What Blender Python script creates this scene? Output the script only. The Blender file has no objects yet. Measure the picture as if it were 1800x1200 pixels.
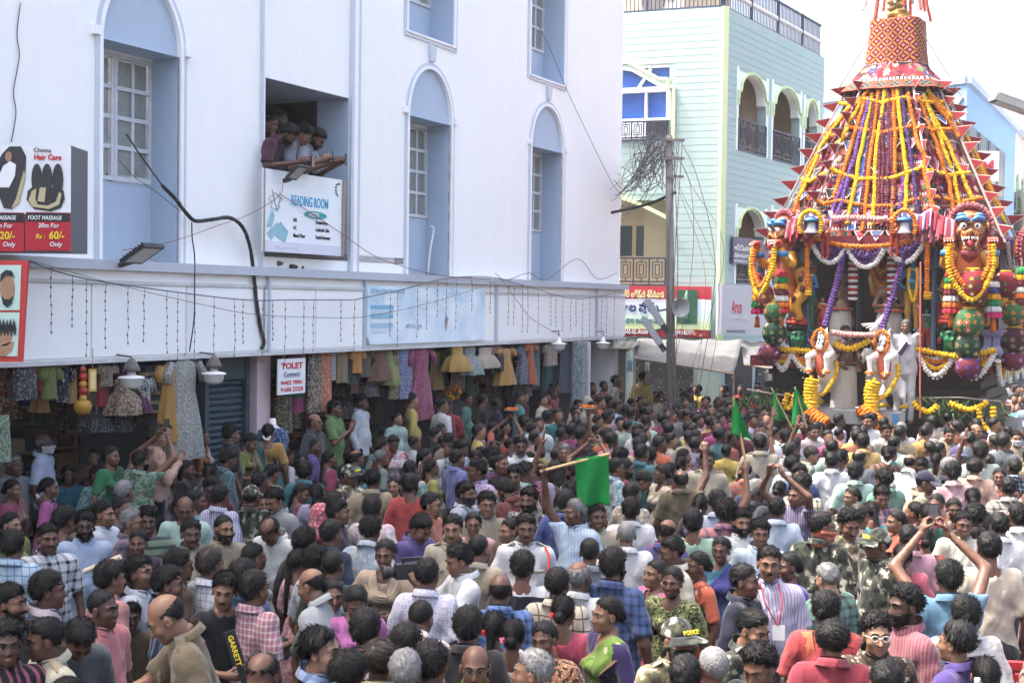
import bpy, bmesh, math, random
import numpy as np
from math import sin, cos, pi, radians, sqrt, atan2, exp
from mathutils import Vector, Matrix
random.seed(7); RNG = np.random.default_rng(7)
SC = bpy.context.scene
COL = SC.collection
FPX = 2300.0                       # focal length in pixels of an 1800 px wide frame
CAM_H = 3.5
PITCH, ROLL = math.atan(68/FPX), 0.0135
f_ = Vector((0, cos(PITCH), -sin(PITCH))); u_ = Vector((0, sin(PITCH), cos(PITCH))); r_ = Vector((1, 0, 0))
R_ = r_*cos(ROLL)+u_*sin(ROLL); U_ = u_*cos(ROLL)-r_*sin(ROLL)
cam = bpy.data.cameras.new('camera'); cam.sensor_width = 36; cam.lens = 36*FPX/1800; cam.clip_start = .1; cam.clip_end = 6000
camo = bpy.data.objects.new('camera', cam); COL.objects.link(camo)
CAMP = Vector((0, 0, CAM_H))
mw = Matrix((R_, U_, -f_)).transposed().to_4x4(); mw.translation = CAMP
camo.matrix_world = mw; SC.camera = camo
SUN_H = Vector((-1, .2, 0)).normalized(); SUN_EL = radians(62)
w = bpy.data.worlds.new('World'); SC.world = w; w.use_nodes = True
nt = w.node_tree; bg = nt.nodes['Background']
sk = nt.nodes.new('ShaderNodeTexSky'); sk.sky_type = 'NISHITA'; sk.sun_disc = False
sk.sun_elevation = SUN_EL; sk.sun_rotation = math.atan2(SUN_H.x, SUN_H.y); sk.air_density = 1.0; sk.dust_density = 10.0; sk.ozone_density = .2
nt.links.new(sk.outputs[0], bg.inputs[0]); bg.inputs[1].default_value = .15
sl = bpy.data.lights.new('sun', 'SUN'); sl.energy = 2.0; sl.angle = radians(.55); sl.color = (1, .95, .88)
so = bpy.data.objects.new('sun', sl); COL.objects.link(so)
sd = SUN_H*cos(SUN_EL)+Vector((0, 0, sin(SUN_EL)))
so.rotation_euler = sd.to_track_quat('Z', 'Y').to_euler(); so.location = (-20, -10, 40)
SC.view_settings.view_transform = 'Standard'; SC.view_settings.look = 'None'; SC.view_settings.gamma = 1
SC.view_settings.use_curve_mapping = False; SC.view_settings.exposure = 2.5
SC.cycles.max_bounces = 6; SC.cycles.diffuse_bounces = 3; SC.cycles.glossy_bounces = 2; SC.cycles.transmission_bounces = 3
SC.cycles.transparent_max_bounces = 6; SC.cycles.volume_bounces = 1; SC.cycles.caustics_reflective = False; SC.cycles.caustics_refractive = False
SC.cycles.adaptive_threshold = .02
def ray(px, py): return f_ + R_*((px-900)/FPX) + U_*((600-py)/FPX)
def at_y(px, py, Y):
 d = ray(px, py); return CAMP+d*(Y/d.y)
def at_z(px, py, z):
 d = ray(px, py); return CAMP+d*((z-CAM_H)/d.z)
def project(p):
 v = Vector(p)-CAMP; d = v.dot(f_); return 900+FPX*v.dot(R_)/d, 600-FPX*v.dot(U_)/d
def zg(y): return .06*max(0., 1-(max(y, 3.)-4)/17) if y < 21 else 0.     # the street falls gently towards the chariot
AL = math.atan(1200/FPX); DS = Vector((sin(AL), cos(AL), 0)); NS = Vector((cos(AL), -sin(AL), 0)); F0 = Vector((-3.46, 16.6, 0)); Z3 = Vector((0, 0, 1))
def fac(s, n, z): return F0+DS*s+NS*n+Z3*z
def fpx(px, py, n=0):
 d = ray(px, py); o = F0+NS*n
 t = (o-CAMP).dot(NS)/d.dot(NS); p = CAMP+d*t
 return (p-F0).dot(DS), p.z
def link(o, parent=None):
 COL.objects.link(o)
 if parent is not None: o.parent = parent
 return o
def tag(o, label, cat, group=None, kind=None):
 o['label'] = label
 if cat: o['category'] = cat
 if group: o['group'] = group
 if kind: o['kind'] = kind
 return o
def thing(name, label, cat, loc=(0, 0, 0), rz=0, group=None, scale=1):
 o = bpy.data.objects.new(name, None); COL.objects.link(o); o.location = loc; o.rotation_euler = (0, 0, rz); o.empty_display_size = .1
 o.scale = (scale,)*3
 return tag(o, label, cat, group)
def structure(o): o['kind'] = 'structure'; return o
def objm(name, me, parent=None, mats=None, loc=None, rot=None):
 o = bpy.data.objects.new(name, me); link(o, parent)
 if loc is not None: o.location = loc
 if rot is not None: o.rotation_euler = rot
 if mats:
  for i, m in enumerate(mats):
   if i < len(me.materials):
    o.material_slots[i].link = 'OBJECT'; o.material_slots[i].material = m
 return o
def mesh_np(name, V, F, mats, smooth=True, fm=None, uv=None):
 """V (n,3) array, F (m,3|4) array or list"""
 me = bpy.data.meshes.new(name)
 V = np.asarray(V, dtype=np.float32)
 if isinstance(F, np.ndarray):
  k = F.shape[1]; m = len(F)
  me.vertices.add(len(V)); me.vertices.foreach_set('co', V.ravel())
  me.loops.add(m*k); me.loops.foreach_set('vertex_index', F.astype(np.int32).ravel())
  me.polygons.add(m); me.polygons.foreach_set('loop_start', np.arange(0, m*k, k, dtype=np.int32))
  me.update(calc_edges=True)
 else:
  me.from_pydata([tuple(v) for v in V.tolist()], [], F); me.update()
 for mt in mats: me.materials.append(mt)
 if fm is not None: me.polygons.foreach_set('material_index', np.asarray(fm, dtype=np.int32))
 me.polygons.foreach_set('use_smooth', np.full(len(me.polygons), smooth))
 if uv is not None:
  l = me.uv_layers.new(name='UVMap'); vi = np.empty(len(me.loops), np.int32); me.loops.foreach_get('vertex_index', vi)
  l.data.foreach_set('uv', np.asarray(uv, np.float32)[vi].ravel())
 return me
class MB:
 def __init__(s): s.v = []; s.f = []; s.m = []; s.cur = 0; s.uv = None
 def add(s, V, F):
  o = len(s.v); s.v += [tuple(x) for x in V]; s.f += [tuple(i+o for i in f) for f in F]; s.m += [s.cur]*len(F); return s
 def hexa(s, P):   # 8 points: bottom 4 (ccw), top 4
  return s.add(P, [(3, 2, 1, 0), (4, 5, 6, 7), (0, 1, 5, 4), (1, 2, 6, 5), (2, 3, 7, 6), (3, 0, 4, 7)])
 def box(s, a, b):
  x0, y0, z0 = a; x1, y1, z1 = b
  return s.hexa([(x0, y0, z0), (x1, y0, z0), (x1, y1, z0), (x0, y1, z0), (x0, y0, z1), (x1, y0, z1), (x1, y1, z1), (x0, y1, z1)])
 def fbox(s, s0, s1, n0, n1, z0, z1, F=None):   # box in the facade frame
  F = F or fac
  return s.hexa([F(s0, n1, z0), F(s1, n1, z0), F(s1, n0, z0), F(s0, n0, z0), F(s0, n1, z1), F(s1, n1, z1), F(s1, n0, z1), F(s0, n0, z1)])
 def obox(s, c, ex, ey, ez):   # oriented box with half vectors
  c = Vector(c); ex = Vector(ex); ey = Vector(ey); ez = Vector(ez)
  return s.hexa([c-ex-ey-ez, c+ex-ey-ez, c+ex+ey-ez, c-ex+ey-ez, c-ex-ey+ez, c+ex-ey+ez, c+ex+ey+ez, c-ex+ey+ez])
 def bar(s, a, b, w, h=None, up=(0, 0, 1)):
  a = Vector(a); b = Vector(b); d = (b-a); L = d.length; d.normalize(); h = h or w
  x = d.cross(Vector(up));
  if x.length < 1e-4: x = d.cross(Vector((1, 0, 0)))
  x.normalize(); y = x.cross(d).normalized()
  return s.obox((a+b)/2, x*w/2, y*h/2, d*L/2)
 def tube(s, pts, r, n=6, cap=True, jit=0):
  pts = [Vector(p) for p in pts]; k = len(pts); rs = r if hasattr(r, '__len__') else [r]*k
  V = []; F = []; px = None
  for i, p in enumerate(pts):
   d = (pts[min(i+1, k-1)]-pts[max(i-1, 0)])
   if d.length < 1e-9: d = Vector((0, 0, 1))
   d.normalize()
   if px is None:
    x = d.cross(Vector((0, 0, 1)))
    if x.length < .05: x = d.cross(Vector((1, 0, 0)))
   else: x = px-d*px.dot(d)
   if x.length < 1e-6: x = d.orthogonal()
   x.normalize(); px = x; y = d.cross(x)
   for j in range(n):
    a = 2*pi*j/n; rr = rs[i]*(1+(random.uniform(-jit, jit) if jit else 0)); V.append(p+x*cos(a)*rr+y*sin(a)*rr)
  for i in range(k-1):
   for j in range(n): F.append((i*n+j, i*n+(j+1) % n, (i+1)*n+(j+1) % n, (i+1)*n+j))
  if cap: F.append(tuple(range(n-1, -1, -1))); F.append(tuple((k-1)*n+j for j in range(n)))
  return s.add(V, F)
 def lathe(s, prof, n=16, c=(0, 0, 0), sx=1, sy=1, rot=0):
  V = []; F = []; k = len(prof)
  for r, z in prof:
   for j in range(n):
    a = 2*pi*j/n+rot; V.append((c[0]+r*cos(a)*sx, c[1]+r*sin(a)*sy, c[2]+z))
  for i in range(k-1):
   for j in range(n): F.append((i*n+j, i*n+(j+1) % n, (i+1)*n+(j+1) % n, (i+1)*n+j))
  F.append(tuple(range(n-1, -1, -1))); F.append(tuple((k-1)*n+j for j in range(n)))
  return s.add(V, F)
 def ball(s, c, r, n=12, m=8):
  if not hasattr(r, '__len__'): r = (r, r, r)
  prof = [(max(sin(pi*i/m), 1e-3), -cos(pi*i/m)) for i in range(m+1)]
  V = []; F = []
  for q, z in prof:
   for j in range(n):
    a = 2*pi*j/n; V.append((c[0]+r[0]*q*cos(a), c[1]+r[1]*q*sin(a), c[2]+r[2]*z))
  for i in range(m):
   for j in range(n): F.append((i*n+j, i*n+(j+1) % n, (i+1)*n+(j+1) % n, (i+1)*n+j))
  return s.add(V, F)
 def grid(s, fn, nu, nv):
  V = [fn(i/nu, j/nv) for j in range(nv+1) for i in range(nu+1)]
  F = [(j*(nu+1)+i, j*(nu+1)+i+1, (j+1)*(nu+1)+i+1, (j+1)*(nu+1)+i) for j in range(nv) for i in range(nu)]
  return s.add(V, F)
 def sheet(s, fn, nu, nv, off):   # closed thin slab: fn(u,v) and fn shifted by vector off
  off = Vector(off); o = len(s.v)
  V = [Vector(fn(i/nu, j/nv)) for j in range(nv+1) for i in range(nu+1)]
  n = len(V); W = V+[p+off for p in V]; q = lambda i, j: j*(nu+1)+i
  F = []
  for j in range(nv):
   for i in range(nu):
    F.append((q(i, j), q(i+1, j), q(i+1, j+1), q(i, j+1))); F.append((n+q(i, j), n+q(i, j+1), n+q(i+1, j+1), n+q(i+1, j)))
  for i in range(nu):
   F.append((q(i, 0), n+q(i, 0), n+q(i+1, 0), q(i+1, 0))); F.append((q(i, nv), q(i+1, nv), n+q(i+1, nv), n+q(i, nv)))
  for j in range(nv):
   F.append((q(0, j), q(0, j+1), n+q(0, j+1), n+q(0, j))); F.append((q(nu, j), n+q(nu, j), n+q(nu, j+1), q(nu, j+1)))
  return s.add(W, F)
 def mesh(s, name, mats, smooth=False):
  if not isinstance(mats, (list, tuple)): mats = [mats]
  me = bpy.data.meshes.new(name); me.from_pydata(s.v, [], s.f)
  for m in mats: me.materials.append(m)
  me.polygons.foreach_set('material_index', s.m); me.polygons.foreach_set('use_smooth', [smooth]*len(s.f)); me.update()
  return me
 def build(s, name, mats, parent=None, smooth=False, **kw):
  o = objm(name, s.mesh(name, mats, smooth), parent, **kw)
  return o
MC = {}
def srgb(h):
 h = h.lstrip('#'); c = [int(h[i:i+2], 16)/255 for i in (0, 2, 4)]
 return tuple(x/12.92 if x <= .04045 else ((x+.055)/1.055)**2.4 for x in c)
class NT:
 def __init__(s, name, rough=.6, spec=.4, metal=0):
  s.m = bpy.data.materials.new(name); s.m.use_nodes = True; s.t = s.m.node_tree; s.b = s.t.nodes['Principled BSDF']
  s.b.inputs['Roughness'].default_value = rough; s.b.inputs['Specular IOR Level'].default_value = spec; s.b.inputs['Metallic'].default_value = metal
 def n(s, typ, **kw):
  d = s.t.nodes.new(typ)
  for k, v in kw.items():
   if hasattr(d, k) and k not in d.inputs: setattr(d, k, v)
   else: s.put(d, k, v)
  return d
 def put(s, d, k, v):
  if isinstance(v, bpy.types.NodeSocket): s.t.links.new(v, d.inputs[k])
  else: d.inputs[k].default_value = v
 def co(s, out='Object'):
  if not hasattr(s, 'tc'): s.tc = s.n('ShaderNodeTexCoord')
  return s.tc.outputs[out]
 def math(s, op, a, b=None, c=None):
  d = s.t.nodes.new('ShaderNodeMath'); d.operation = op
  for i, v in enumerate((a, b, c)):
   if v is None: continue
   if isinstance(v, bpy.types.NodeSocket): s.t.links.new(v, d.inputs[i])
   else: d.inputs[i].default_value = v
  return d.outputs[0]
 def mix(s, fac, a, b):
  d = s.t.nodes.new('ShaderNodeMix'); d.data_type = 'RGBA'
  for k, v in ((0, fac), (6, a), (7, b)):
   if isinstance(v, bpy.types.NodeSocket): s.t.links.new(v, d.inputs[k])
   else: d.inputs[k].default_value = (*v, 1) if hasattr(v, '__len__') else v
  return d.outputs[2]
 def noise(s, scale, detail=4, vec=None, rough=.55):
  d = s.t.nodes.new('ShaderNodeTexNoise'); d.inputs['Scale'].default_value = scale; d.inputs['Detail'].default_value = detail; d.inputs['Roughness'].default_value = rough
  s.t.links.new(vec or s.co(), d.inputs['Vector']); return d.outputs[0]
 def ramp(s, v, stops, interp='LINEAR'):
  d = s.t.nodes.new('ShaderNodeValToRGB'); d.color_ramp.interpolation = interp; e = d.color_ramp.elements
  while len(e) < len(stops): e.new(.5)
  for i, (p, c) in enumerate(stops): e[i].position = p; e[i].color = (*c, 1) if hasattr(c, '__len__') else (c, c, c, 1)
  s.t.links.new(v, d.inputs[0]); return d.outputs[0]
 def xyz(s, out='Object'):
  d = s.t.nodes.new('ShaderNodeSeparateXYZ'); s.t.links.new(s.co(out), d.inputs[0]); return d.outputs
 def bump(s, h, strength=.3, dist=.01):
  d = s.t.nodes.new('ShaderNodeBump'); d.inputs['Strength'].default_value = strength; d.inputs['Distance'].default_value = dist
  s.t.links.new(h, d.inputs['Height']); s.t.links.new(d.outputs[0], s.b.inputs['Normal'])
 def color(s, c):
  if isinstance(c, bpy.types.NodeSocket): s.t.links.new(c, s.b.inputs['Base Color'])
  else: s.b.inputs['Base Color'].default_value = (*c, 1)
  return s
def sc(c, k): return tuple(min(1, x*k) for x in c)
def mat(name, c, rough=.6, var=.12, scale=6, bump=.0, bs=40, spec=.4, metal=0, coord='Object'):
 if isinstance(c, str): c = srgb(c)
 key = (name, c, rough, var, metal)
 if key in MC: return MC[key]
 t = NT(name, rough, spec, metal)
 if var: t.color(t.mix(t.noise(scale, 5, t.co(coord)), sc(c, 1-var), sc(c, 1+var)))
 else: t.color(c)
 if bump: t.bump(t.noise(bs, 4, t.co(coord)), bump)
 MC[key] = t.m; return t.m
TEXTS = []
def text(body, size, org, right, up, m, parent, bold=0, ex=.003, align='LEFT', squeeze=1, shear=0, name='lettering'):
 c = bpy.data.curves.new(name, 'FONT'); c.body = body; c.size = size; c.extrude = ex; c.offset = bold*size; c.align_x = align; c.shear = shear
 c.resolution_u = 3; c.materials.append(m)
 o = bpy.data.objects.new(name, c); link(o, parent); TEXTS.append(o)
 X = Vector(right).normalized(); Y = Vector(up).normalized(); Zc = X.cross(Y)
 M_ = Matrix((X*squeeze, Y, Zc)).transposed().to_4x4(); M_.translation = Vector(org); o.matrix_local = M_
 return o
def catenary(a, b, sag, n=16):
 a = Vector(a); b = Vector(b); return [a.lerp(b, i/n)-Vector((0, 0, sag*4*(i/n)*(1-i/n))) for i in range(n+1)]
def convert_texts():
 dg = bpy.context.evaluated_depsgraph_get()
 for o in TEXTS:
  me = bpy.data.meshes.new_from_object(o.evaluated_get(dg));
  if not me.materials: me.materials.append(o.data.materials[0])
  n = bpy.data.objects.new('lettering', me); link(n, o.parent); n.matrix_local = o.matrix_local.copy()
 for o in TEXTS: bpy.data.objects.remove(o)
 TEXTS.clear()
# ================================================================== ground
t = NT('asphalt', .9, .2); n1 = t.noise(2.5, 6); n2 = t.noise(140, 3)
t.color(t.mix(n1, (.045, .045, .047), (.085, .082, .078))); t.bump(n2, .5, .01)
g = MB(); gy = [-300, -60, -10, 0, 3, 4, 8, 12, 16, 21, 40, 100, 400, 2300]; gx = [-900, -200, -40, -15, 0, 15, 40, 200, 900]
g.grid(lambda u, v: (gx[round(u*8)], gy[round(v*13)], zg(gy[round(v*13)])), 8, 13); structure(g.build('ground', t.m))
hz = MB(); hz.box((-905, -305, -1), (905, 2305, 19)); hz = hz.build('haze', None) if False else objm('haze', hz.mesh('haze', []))
hm = bpy.data.materials.new('haze'); hm.use_nodes = True; hn = hm.node_tree; hn.nodes.remove(hn.nodes['Principled BSDF']); hv_ = hn.nodes.new('ShaderNodeVolumePrincipled'); hv_.inputs['Density'].default_value = .00055; hv_.inputs['Color'].default_value = (.93, .95, 1, 1); hv_.inputs['Anisotropy'].default_value = .25
hn.links.new(hv_.outputs[0], hn.nodes['Material Output'].inputs['Volume']); hz.data.materials.append(hm); hz['kind'] = 'stuff'; hz['label'] = 'thin dusty haze hanging over the street and crowd'; hz['category'] = 'haze'
STEP = .32
b = MB(); b.fbox(-14, 12.35, -4, .55, 0.004, STEP); structure(b.build('pavement', mat('concrete', (.3, .29, .27), .85, .25, 3, .3)))
# ================================================================== white building
def white_wall(name, c, stain=.12):
 t = NT(name, .75, .25); x = t.xyz()
 big = t.noise(.5, 4); fine = t.noise(7, 6)
 cm = t.n('ShaderNodeCombineXYZ'); t.put(cm, 0, t.math('MULTIPLY', x[0], 3.0)); t.put(cm, 1, t.math('MULTIPLY', x[1], 3.0)); t.put(cm, 2, t.math('MULTIPLY', x[2], .25))
 streak = t.noise(2.2, 5, cm.outputs[0])
 f = t.math('ADD', t.math('MULTIPLY', big, .35), t.math('ADD', t.math('MULTIPLY', fine, .25), t.math('MULTIPLY', streak, .4)))
 t.color(t.mix(f, sc(c, 1-stain), sc(c, 1.06))); t.bump(t.noise(55, 5), .12, .006); return t.m
M_WHITE = white_wall('white_paint', (.87, .885, .875), .12); M_BLUE = white_wall('pale_blue_paint', srgb('#aebfd2'), .16); M_LEDGE = white_wall('grey_blue_paint', srgb('#bdc4ce'), .3)
M_TRIMW = mat('white_trim', (.82, .83, .85), .6, .05); M_TRIMB = mat('blue_trim', srgb('#bec7d3'), .6, .06)
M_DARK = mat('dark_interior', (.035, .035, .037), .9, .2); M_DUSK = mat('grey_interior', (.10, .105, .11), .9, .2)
WB = thing('white_building', 'white two-storey shop building with pale blue arched window recesses', 'building', fac(0, 0, 0))
def fo(s, n, z): return DS*s+NS*n+Z3*z       # local to the building's Empty (unrotated)
def S(px, py=480): return fpx(px, py)[0]
def Zp(px, py): return fpx(px, py)[1]
Z_LEDGE = Zp(620, 478); Z_SOF = 2.82
Z_LIN = Zp(753, 211); Z_APX = Zp(752, 121); Z_UP = (Zp(717, 52)+Zp(932, 131))/2
arches = [(S(178, 260), S(315, 260)), (S(716.5, 350), S(790.5, 350)), (S(932, 380), S(987, 380))]
RR = (S(461, 300), S(612, 300), Zp(610, 447), Zp(612, 173))
S_END = S(1092, 300); S_BEG = -13.5
def height(s): return 17.0 if s < -3 else (13.2 if s < 5 else 10.6)  # unseen roof steps, heights shaped to cast the shade over the near crowd
ops = []      # s0,s1,z0,z1
for a, b_ in arches: ops.append((a, b_, Z_LEDGE-.02, Z_APX+.02))
ops.append(RR)
UPW = [(S(716.5, 25), S(797, 25)), (S(932, 60), S(992, 60)), (arches[0][0], arches[0][1])]
for a, b_ in UPW: ops.append((a, b_, Z_UP, Z_UP+2.3))
ss = sorted(set([S_BEG, -3, 5, S_END]+[o[0] for o in ops]+[o[1] for o in ops]))
wl = MB()
for i in range(len(ss)-1):
 a, b_ = ss[i], ss[i+1]; mid = (a+b_)/2; zz = sorted(set([Z_LEDGE-.1, height(mid)]+[z for o in ops if o[0]-1e-6 <= mid <= o[1] for z in o[2:4]]))
 for j in range(len(zz)-1):
  zm = (zz[j]+zz[j+1])/2
  if any(o[0] < mid < o[1] and o[2] < zm < o[3] for o in ops) or zm < Z_LEDGE-.1: continue
  wl.add([fo(a, 0, zz[j]), fo(b_, 0, zz[j]), fo(b_, 0, zz[j+1]), fo(a, 0, zz[j+1])], [(0, 1, 2, 3)])
def arcp(a, b_, t, zl=Z_LIN, za=Z_APX, grow=0):     # half ellipse springing at the lintel line
 c = (a+b_)/2; r = (b_-a)/2+grow; return c-r*cos(pi*t), zl+(za-zl+grow)*sin(pi*t)
for a, b_ in arches:
 n = 20
 for k in range(n):
  s0, z0 = arcp(a, b_, k/n); s1, z1 = arcp(a, b_, (k+1)/n)
  wl.add([fo(s0, 0, z0), fo(s1, 0, z1), fo(s1, 0, Z_APX+.02), fo(s0, 0, Z_APX+.02)], [(0, 3, 2, 1)])
  wl.add([fo(s0, 0, z0), fo(s1, 0, z1), fo(s1, -.05, z1), fo(s0, -.05, z0)], [(0, 1, 2, 3)])
wl.fbox(S_END-.25, S_END-.001, -9, -.002, 0, 10.6, fo); wl.fbox(S_BEG, -3, -9, -.3, 16.7, 16.99, fo); wl.fbox(-3, 5, -9, -.3, 12.9, 13.19, fo); wl.fbox(5, S_END-.26, -9, -.3, 10.3, 10.59, fo)
wl.fbox(S_BEG, S_END-.26, -9.2, -9, 0, 10.5, fo); wl.fbox(S_BEG-.2, S_BEG, -9, 0, 0, 17, fo); wl.fbox(-3.2, -3.01, -9, 0, 13.2, 16.98, fo); wl.fbox(4.8, 4.99, -9, 0, 10.6, 13.18, fo)
wl.build('wall', M_WHITE, WB)
REC = .44
M_PANE = NT('frosted_pane', .35, .5); M_PANE.color(M_PANE.mix(M_PANE.noise(9, 4), (.14, .16, .15), (.30, .32, .30))); M_PANE = M_PANE.m
M_SASH = mat('weathered_sash', (.55, .58, .62), .7, .25, 20, .4)
def window(par, a, b_, z0, z1, n, leaves=2, rows=4, cols=2):
 wob = MB(); f = .05
 wob.fbox(a, b_, n, n+.05, z0, z0+f, fo); wob.fbox(a, b_, n, n+.05, z1-f, z1, fo)
 L = (b_-a)/leaves
 for l in range(leaves):
  x0 = a+l*L; x1 = x0+L
  wob.fbox(x0+.003, x0+f, n, n+.05, z0+f, z1-f, fo); wob.fbox(x1-f, x1-.003, n, n+.05, z0+f, z1-f, fo)
  for c in range(1, cols):
   x = x0+f+(L-2*f)*c/cols; wob.fbox(x-.021, x+.021, n+.006, n+.042, z0+f, z1-f, fo)
  for r in range(1, rows):
   z = z0+f+(z1-z0-2*f)*r/rows; wob.fbox(x0+f, x1-f, n+.003, n+.046, z-.024, z+.024, fo)
 wo = wob.build('window', M_SASH, par)
 for l in range(leaves):
  x0 = a+l*L+f; wd = (L-2*f)/cols
  for c in range(cols):
   for r in range(rows):
    hz = (z1-z0-2*f)/rows; p = MB(); p.fbox(x0+c*wd+.021, x0+(c+1)*wd-.021, n+.012, n+.02, z0+f+r*hz+.024, z0+f+(r+1)*hz-.024, fo); p.build('pane', M_PANE, wo)
 gr = MB()
 for k in range(1, 13):
  z = z0+(z1-z0)*k/13; gr.bar(fo(a+.02, n-.05, z), fo(b_-.02, n-.05, z), .014)
 gr.build('grille', mat('old_iron', (.3, .3, .31), .6), wo)
def ribbon(m, pts, w, n0, n1, side):
 """moulding of width w along an (s,z) path, offset outwards"""
 P = [Vector((p[0], p[1])) for p in pts]; k = len(P); O = []
 for i in range(k):
  d = (P[min(i+1, k-1)]-P[max(i-1, 0)]).normalized(); nn = Vector((-d.y, d.x))*side; O.append(P[i]+nn*w)
 for i in range(k-1):
  q = [P[i], P[i+1], O[i+1], O[i]]
  if side > 0: q = [O[i], O[i+1], P[i+1], P[i]]
  m.hexa([fo(p.x, n0, p.y) for p in q]+[fo(p.x, n1, p.y) for p in q])
for k, (a, b_) in enumerate(arches):
 r = MB(); zl = Z_LEDGE-.02
 r.add([fo(a, 0, zl), fo(a, -REC, zl), fo(a, -REC, Z_LIN), fo(a, 0, Z_LIN)], [(0, 1, 2, 3)]); r.add([fo(b_, 0, zl), fo(b_, -REC, zl), fo(b_, -REC, Z_LIN), fo(b_, 0, Z_LIN)], [(3, 2, 1, 0)])
 r.add([fo(a, 0, Z_LIN), fo(b_, 0, Z_LIN), fo(b_, -REC, Z_LIN), fo(a, -REC, Z_LIN)], [(0, 3, 2, 1)])
 zs = fpx(263, 327, -REC)[1]
 r.fbox(a+.002, b_-.002, -REC-.1, -REC, zl, zs, fo); r.fbox(a+.002, b_-.002, -REC-1.0, -REC-.9, zs, Z_LIN, fo)
 r.build('recess', M_BLUE, WB)
 ty = MB(); pts = [arcp(a, b_, q/24) for q in range(25)]
 ty.add([fo(p[0], -.035, p[1]) for p in pts], [tuple(range(24, -1, -1))]); ty.add([fo(a, -.035, Z_LIN), fo(b_, -.035, Z_LIN), fo(b_, -.2, Z_LIN+.001), fo(a, -.2, Z_LIN+.001)], [(0, 1, 2, 3)])
 ty.build('tympanum', M_BLUE, WB)
 path = [(a, zl)]+[arcp(a, b_, q/28) for q in range(29)]+[(b_, zl)]
 m1 = MB(); ribbon(m1, path, .05, -.03, .03, 1); m1.build('arch_trim', M_TRIMW, WB)
 path2 = [(a-.052, zl)]+[arcp(a, b_, q/28, grow=.052) for q in range(29)]+[(b_+.052, zl)]
 m2 = MB(); ribbon(m2, path2, .05, 0, .02, 1); m2.build('arch_trim', M_TRIMB, WB)
 for s_ in (a-.16, b_+.06):
  e = MB(); e.fbox(s_, s_+.1, 0, .06, Z_LIN+.02, Z_LIN+.12, fo); e.build('impost', M_TRIMW, WB)
 c = (a+b_)/2; e = MB(); e.hexa([fo(c-.06, .0, Z_APX+.12), fo(c+.06, 0, Z_APX+.12), fo(c+.06, .05, Z_APX+.12), fo(c-.06, .05, Z_APX+.12), fo(c-.1, 0, Z_APX+.36), fo(c+.1, 0, Z_APX+.36), fo(c+.1, .05, Z_APX+.36), fo(c-.1, .05, Z_APX+.36)])
 e.build('keystone', M_TRIMB, WB)
 window(WB, a+.01, b_-.01, zs+.01, Z_LIN-.02, -REC-.03)
for a, b_ in UPW:
 z0, z1 = Z_UP, Z_UP+2.3; r = MB()
 for q in ([(a, 0, z0), (a, -REC, z0), (a, -REC, z1), (a, 0, z1)], [(b_, 0, z1), (b_, -REC, z1), (b_, -REC, z0), (b_, 0, z0)], [(a, 0, z0), (b_, 0, z0), (b_, -REC, z0), (a, -REC, z0)], [(a, 0, z1), (a, -REC, z1), (b_, -REC, z1), (b_, 0, z1)]):
  r.add([fo(*p) for p in q], [(0, 1, 2, 3)])
 r.fbox(a+.002, b_-.002, -REC-.1, -REC, z0, z0+.62, fo); r.fbox(a+.002, b_-.002, -REC-1, -REC-.9, z0+.62, z1, fo); r.build('recess', M_BLUE, WB)
 m1 = MB(); ribbon(m1, [(a, z1), (a, z0), (b_, z0), (b_, z1)], .06, 0, .03, -1); m1.build('window_trim', M_TRIMW, WB)
 m1 = MB(); ribbon(m1, [(a-.062, z1), (a-.062, z0-.062), (b_+.062, z0-.062), (b_+.062, z1)], .05, 0, .02, -1); m1.build('window_trim', M_TRIMB, WB)
 window(WB, a+.01, b_-.01, z0+.63, z1-.02, -REC-.03)
for x0, x1, mm in ((455.5, 457.5, M_TRIMB), (457.8, 460, M_TRIMW), (612.5, 617, M_TRIMB), (617.3, 624, M_TRIMW), (624.3, 628, M_TRIMB)):
 p = MB(); p.fbox(S(x0, 300), S(x1, 300), -.01, .05, Z_LEDGE, height(S(x0))-.1, fo); p.build('pilaster_strip', mm, WB)
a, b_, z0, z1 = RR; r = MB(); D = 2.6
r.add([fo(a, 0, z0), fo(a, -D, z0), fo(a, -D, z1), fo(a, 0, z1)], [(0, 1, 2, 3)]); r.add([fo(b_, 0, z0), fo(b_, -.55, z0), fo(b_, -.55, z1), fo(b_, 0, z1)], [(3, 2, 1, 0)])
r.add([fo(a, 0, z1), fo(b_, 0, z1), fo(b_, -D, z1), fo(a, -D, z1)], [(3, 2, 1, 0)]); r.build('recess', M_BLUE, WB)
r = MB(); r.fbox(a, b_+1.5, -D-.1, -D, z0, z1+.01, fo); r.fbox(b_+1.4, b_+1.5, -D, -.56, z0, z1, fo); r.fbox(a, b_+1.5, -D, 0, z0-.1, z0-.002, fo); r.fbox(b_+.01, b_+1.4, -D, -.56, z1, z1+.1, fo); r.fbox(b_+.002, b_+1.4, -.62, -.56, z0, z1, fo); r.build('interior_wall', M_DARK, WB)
b = MB(); zd = z1-.42
b.fbox(a+.1, b_-.02, -.96, -.9, zd, zd+.07, fo); b.fbox(b_-.09, b_-.02, -.96, -.9, z0, zd, fo); b.build('door_frame', mat('teal_grey_wood', (.12, .15, .16), .6), WB)
b = MB(); b.fbox(a+.2, b_-.12, -1.0, -.985, z0+.9, zd-.02, fo); b.build('notice_board', mat('grey_notice', (.22, .21, .21), .6), WB)
text('CHI', .13, fo(b_-.42, -.975, zd-.42), DS, Z3, mat('notice_white', (.6, .58, .56)), WB, bold=.02)
b = MB(); b.fbox(a+.35, b_-.16, -.984, -.978, zd-.47, zd-.24, fo); b.build('notice_panel', mat('notice_maroon', (.12, .02, .03)), WB)
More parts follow.
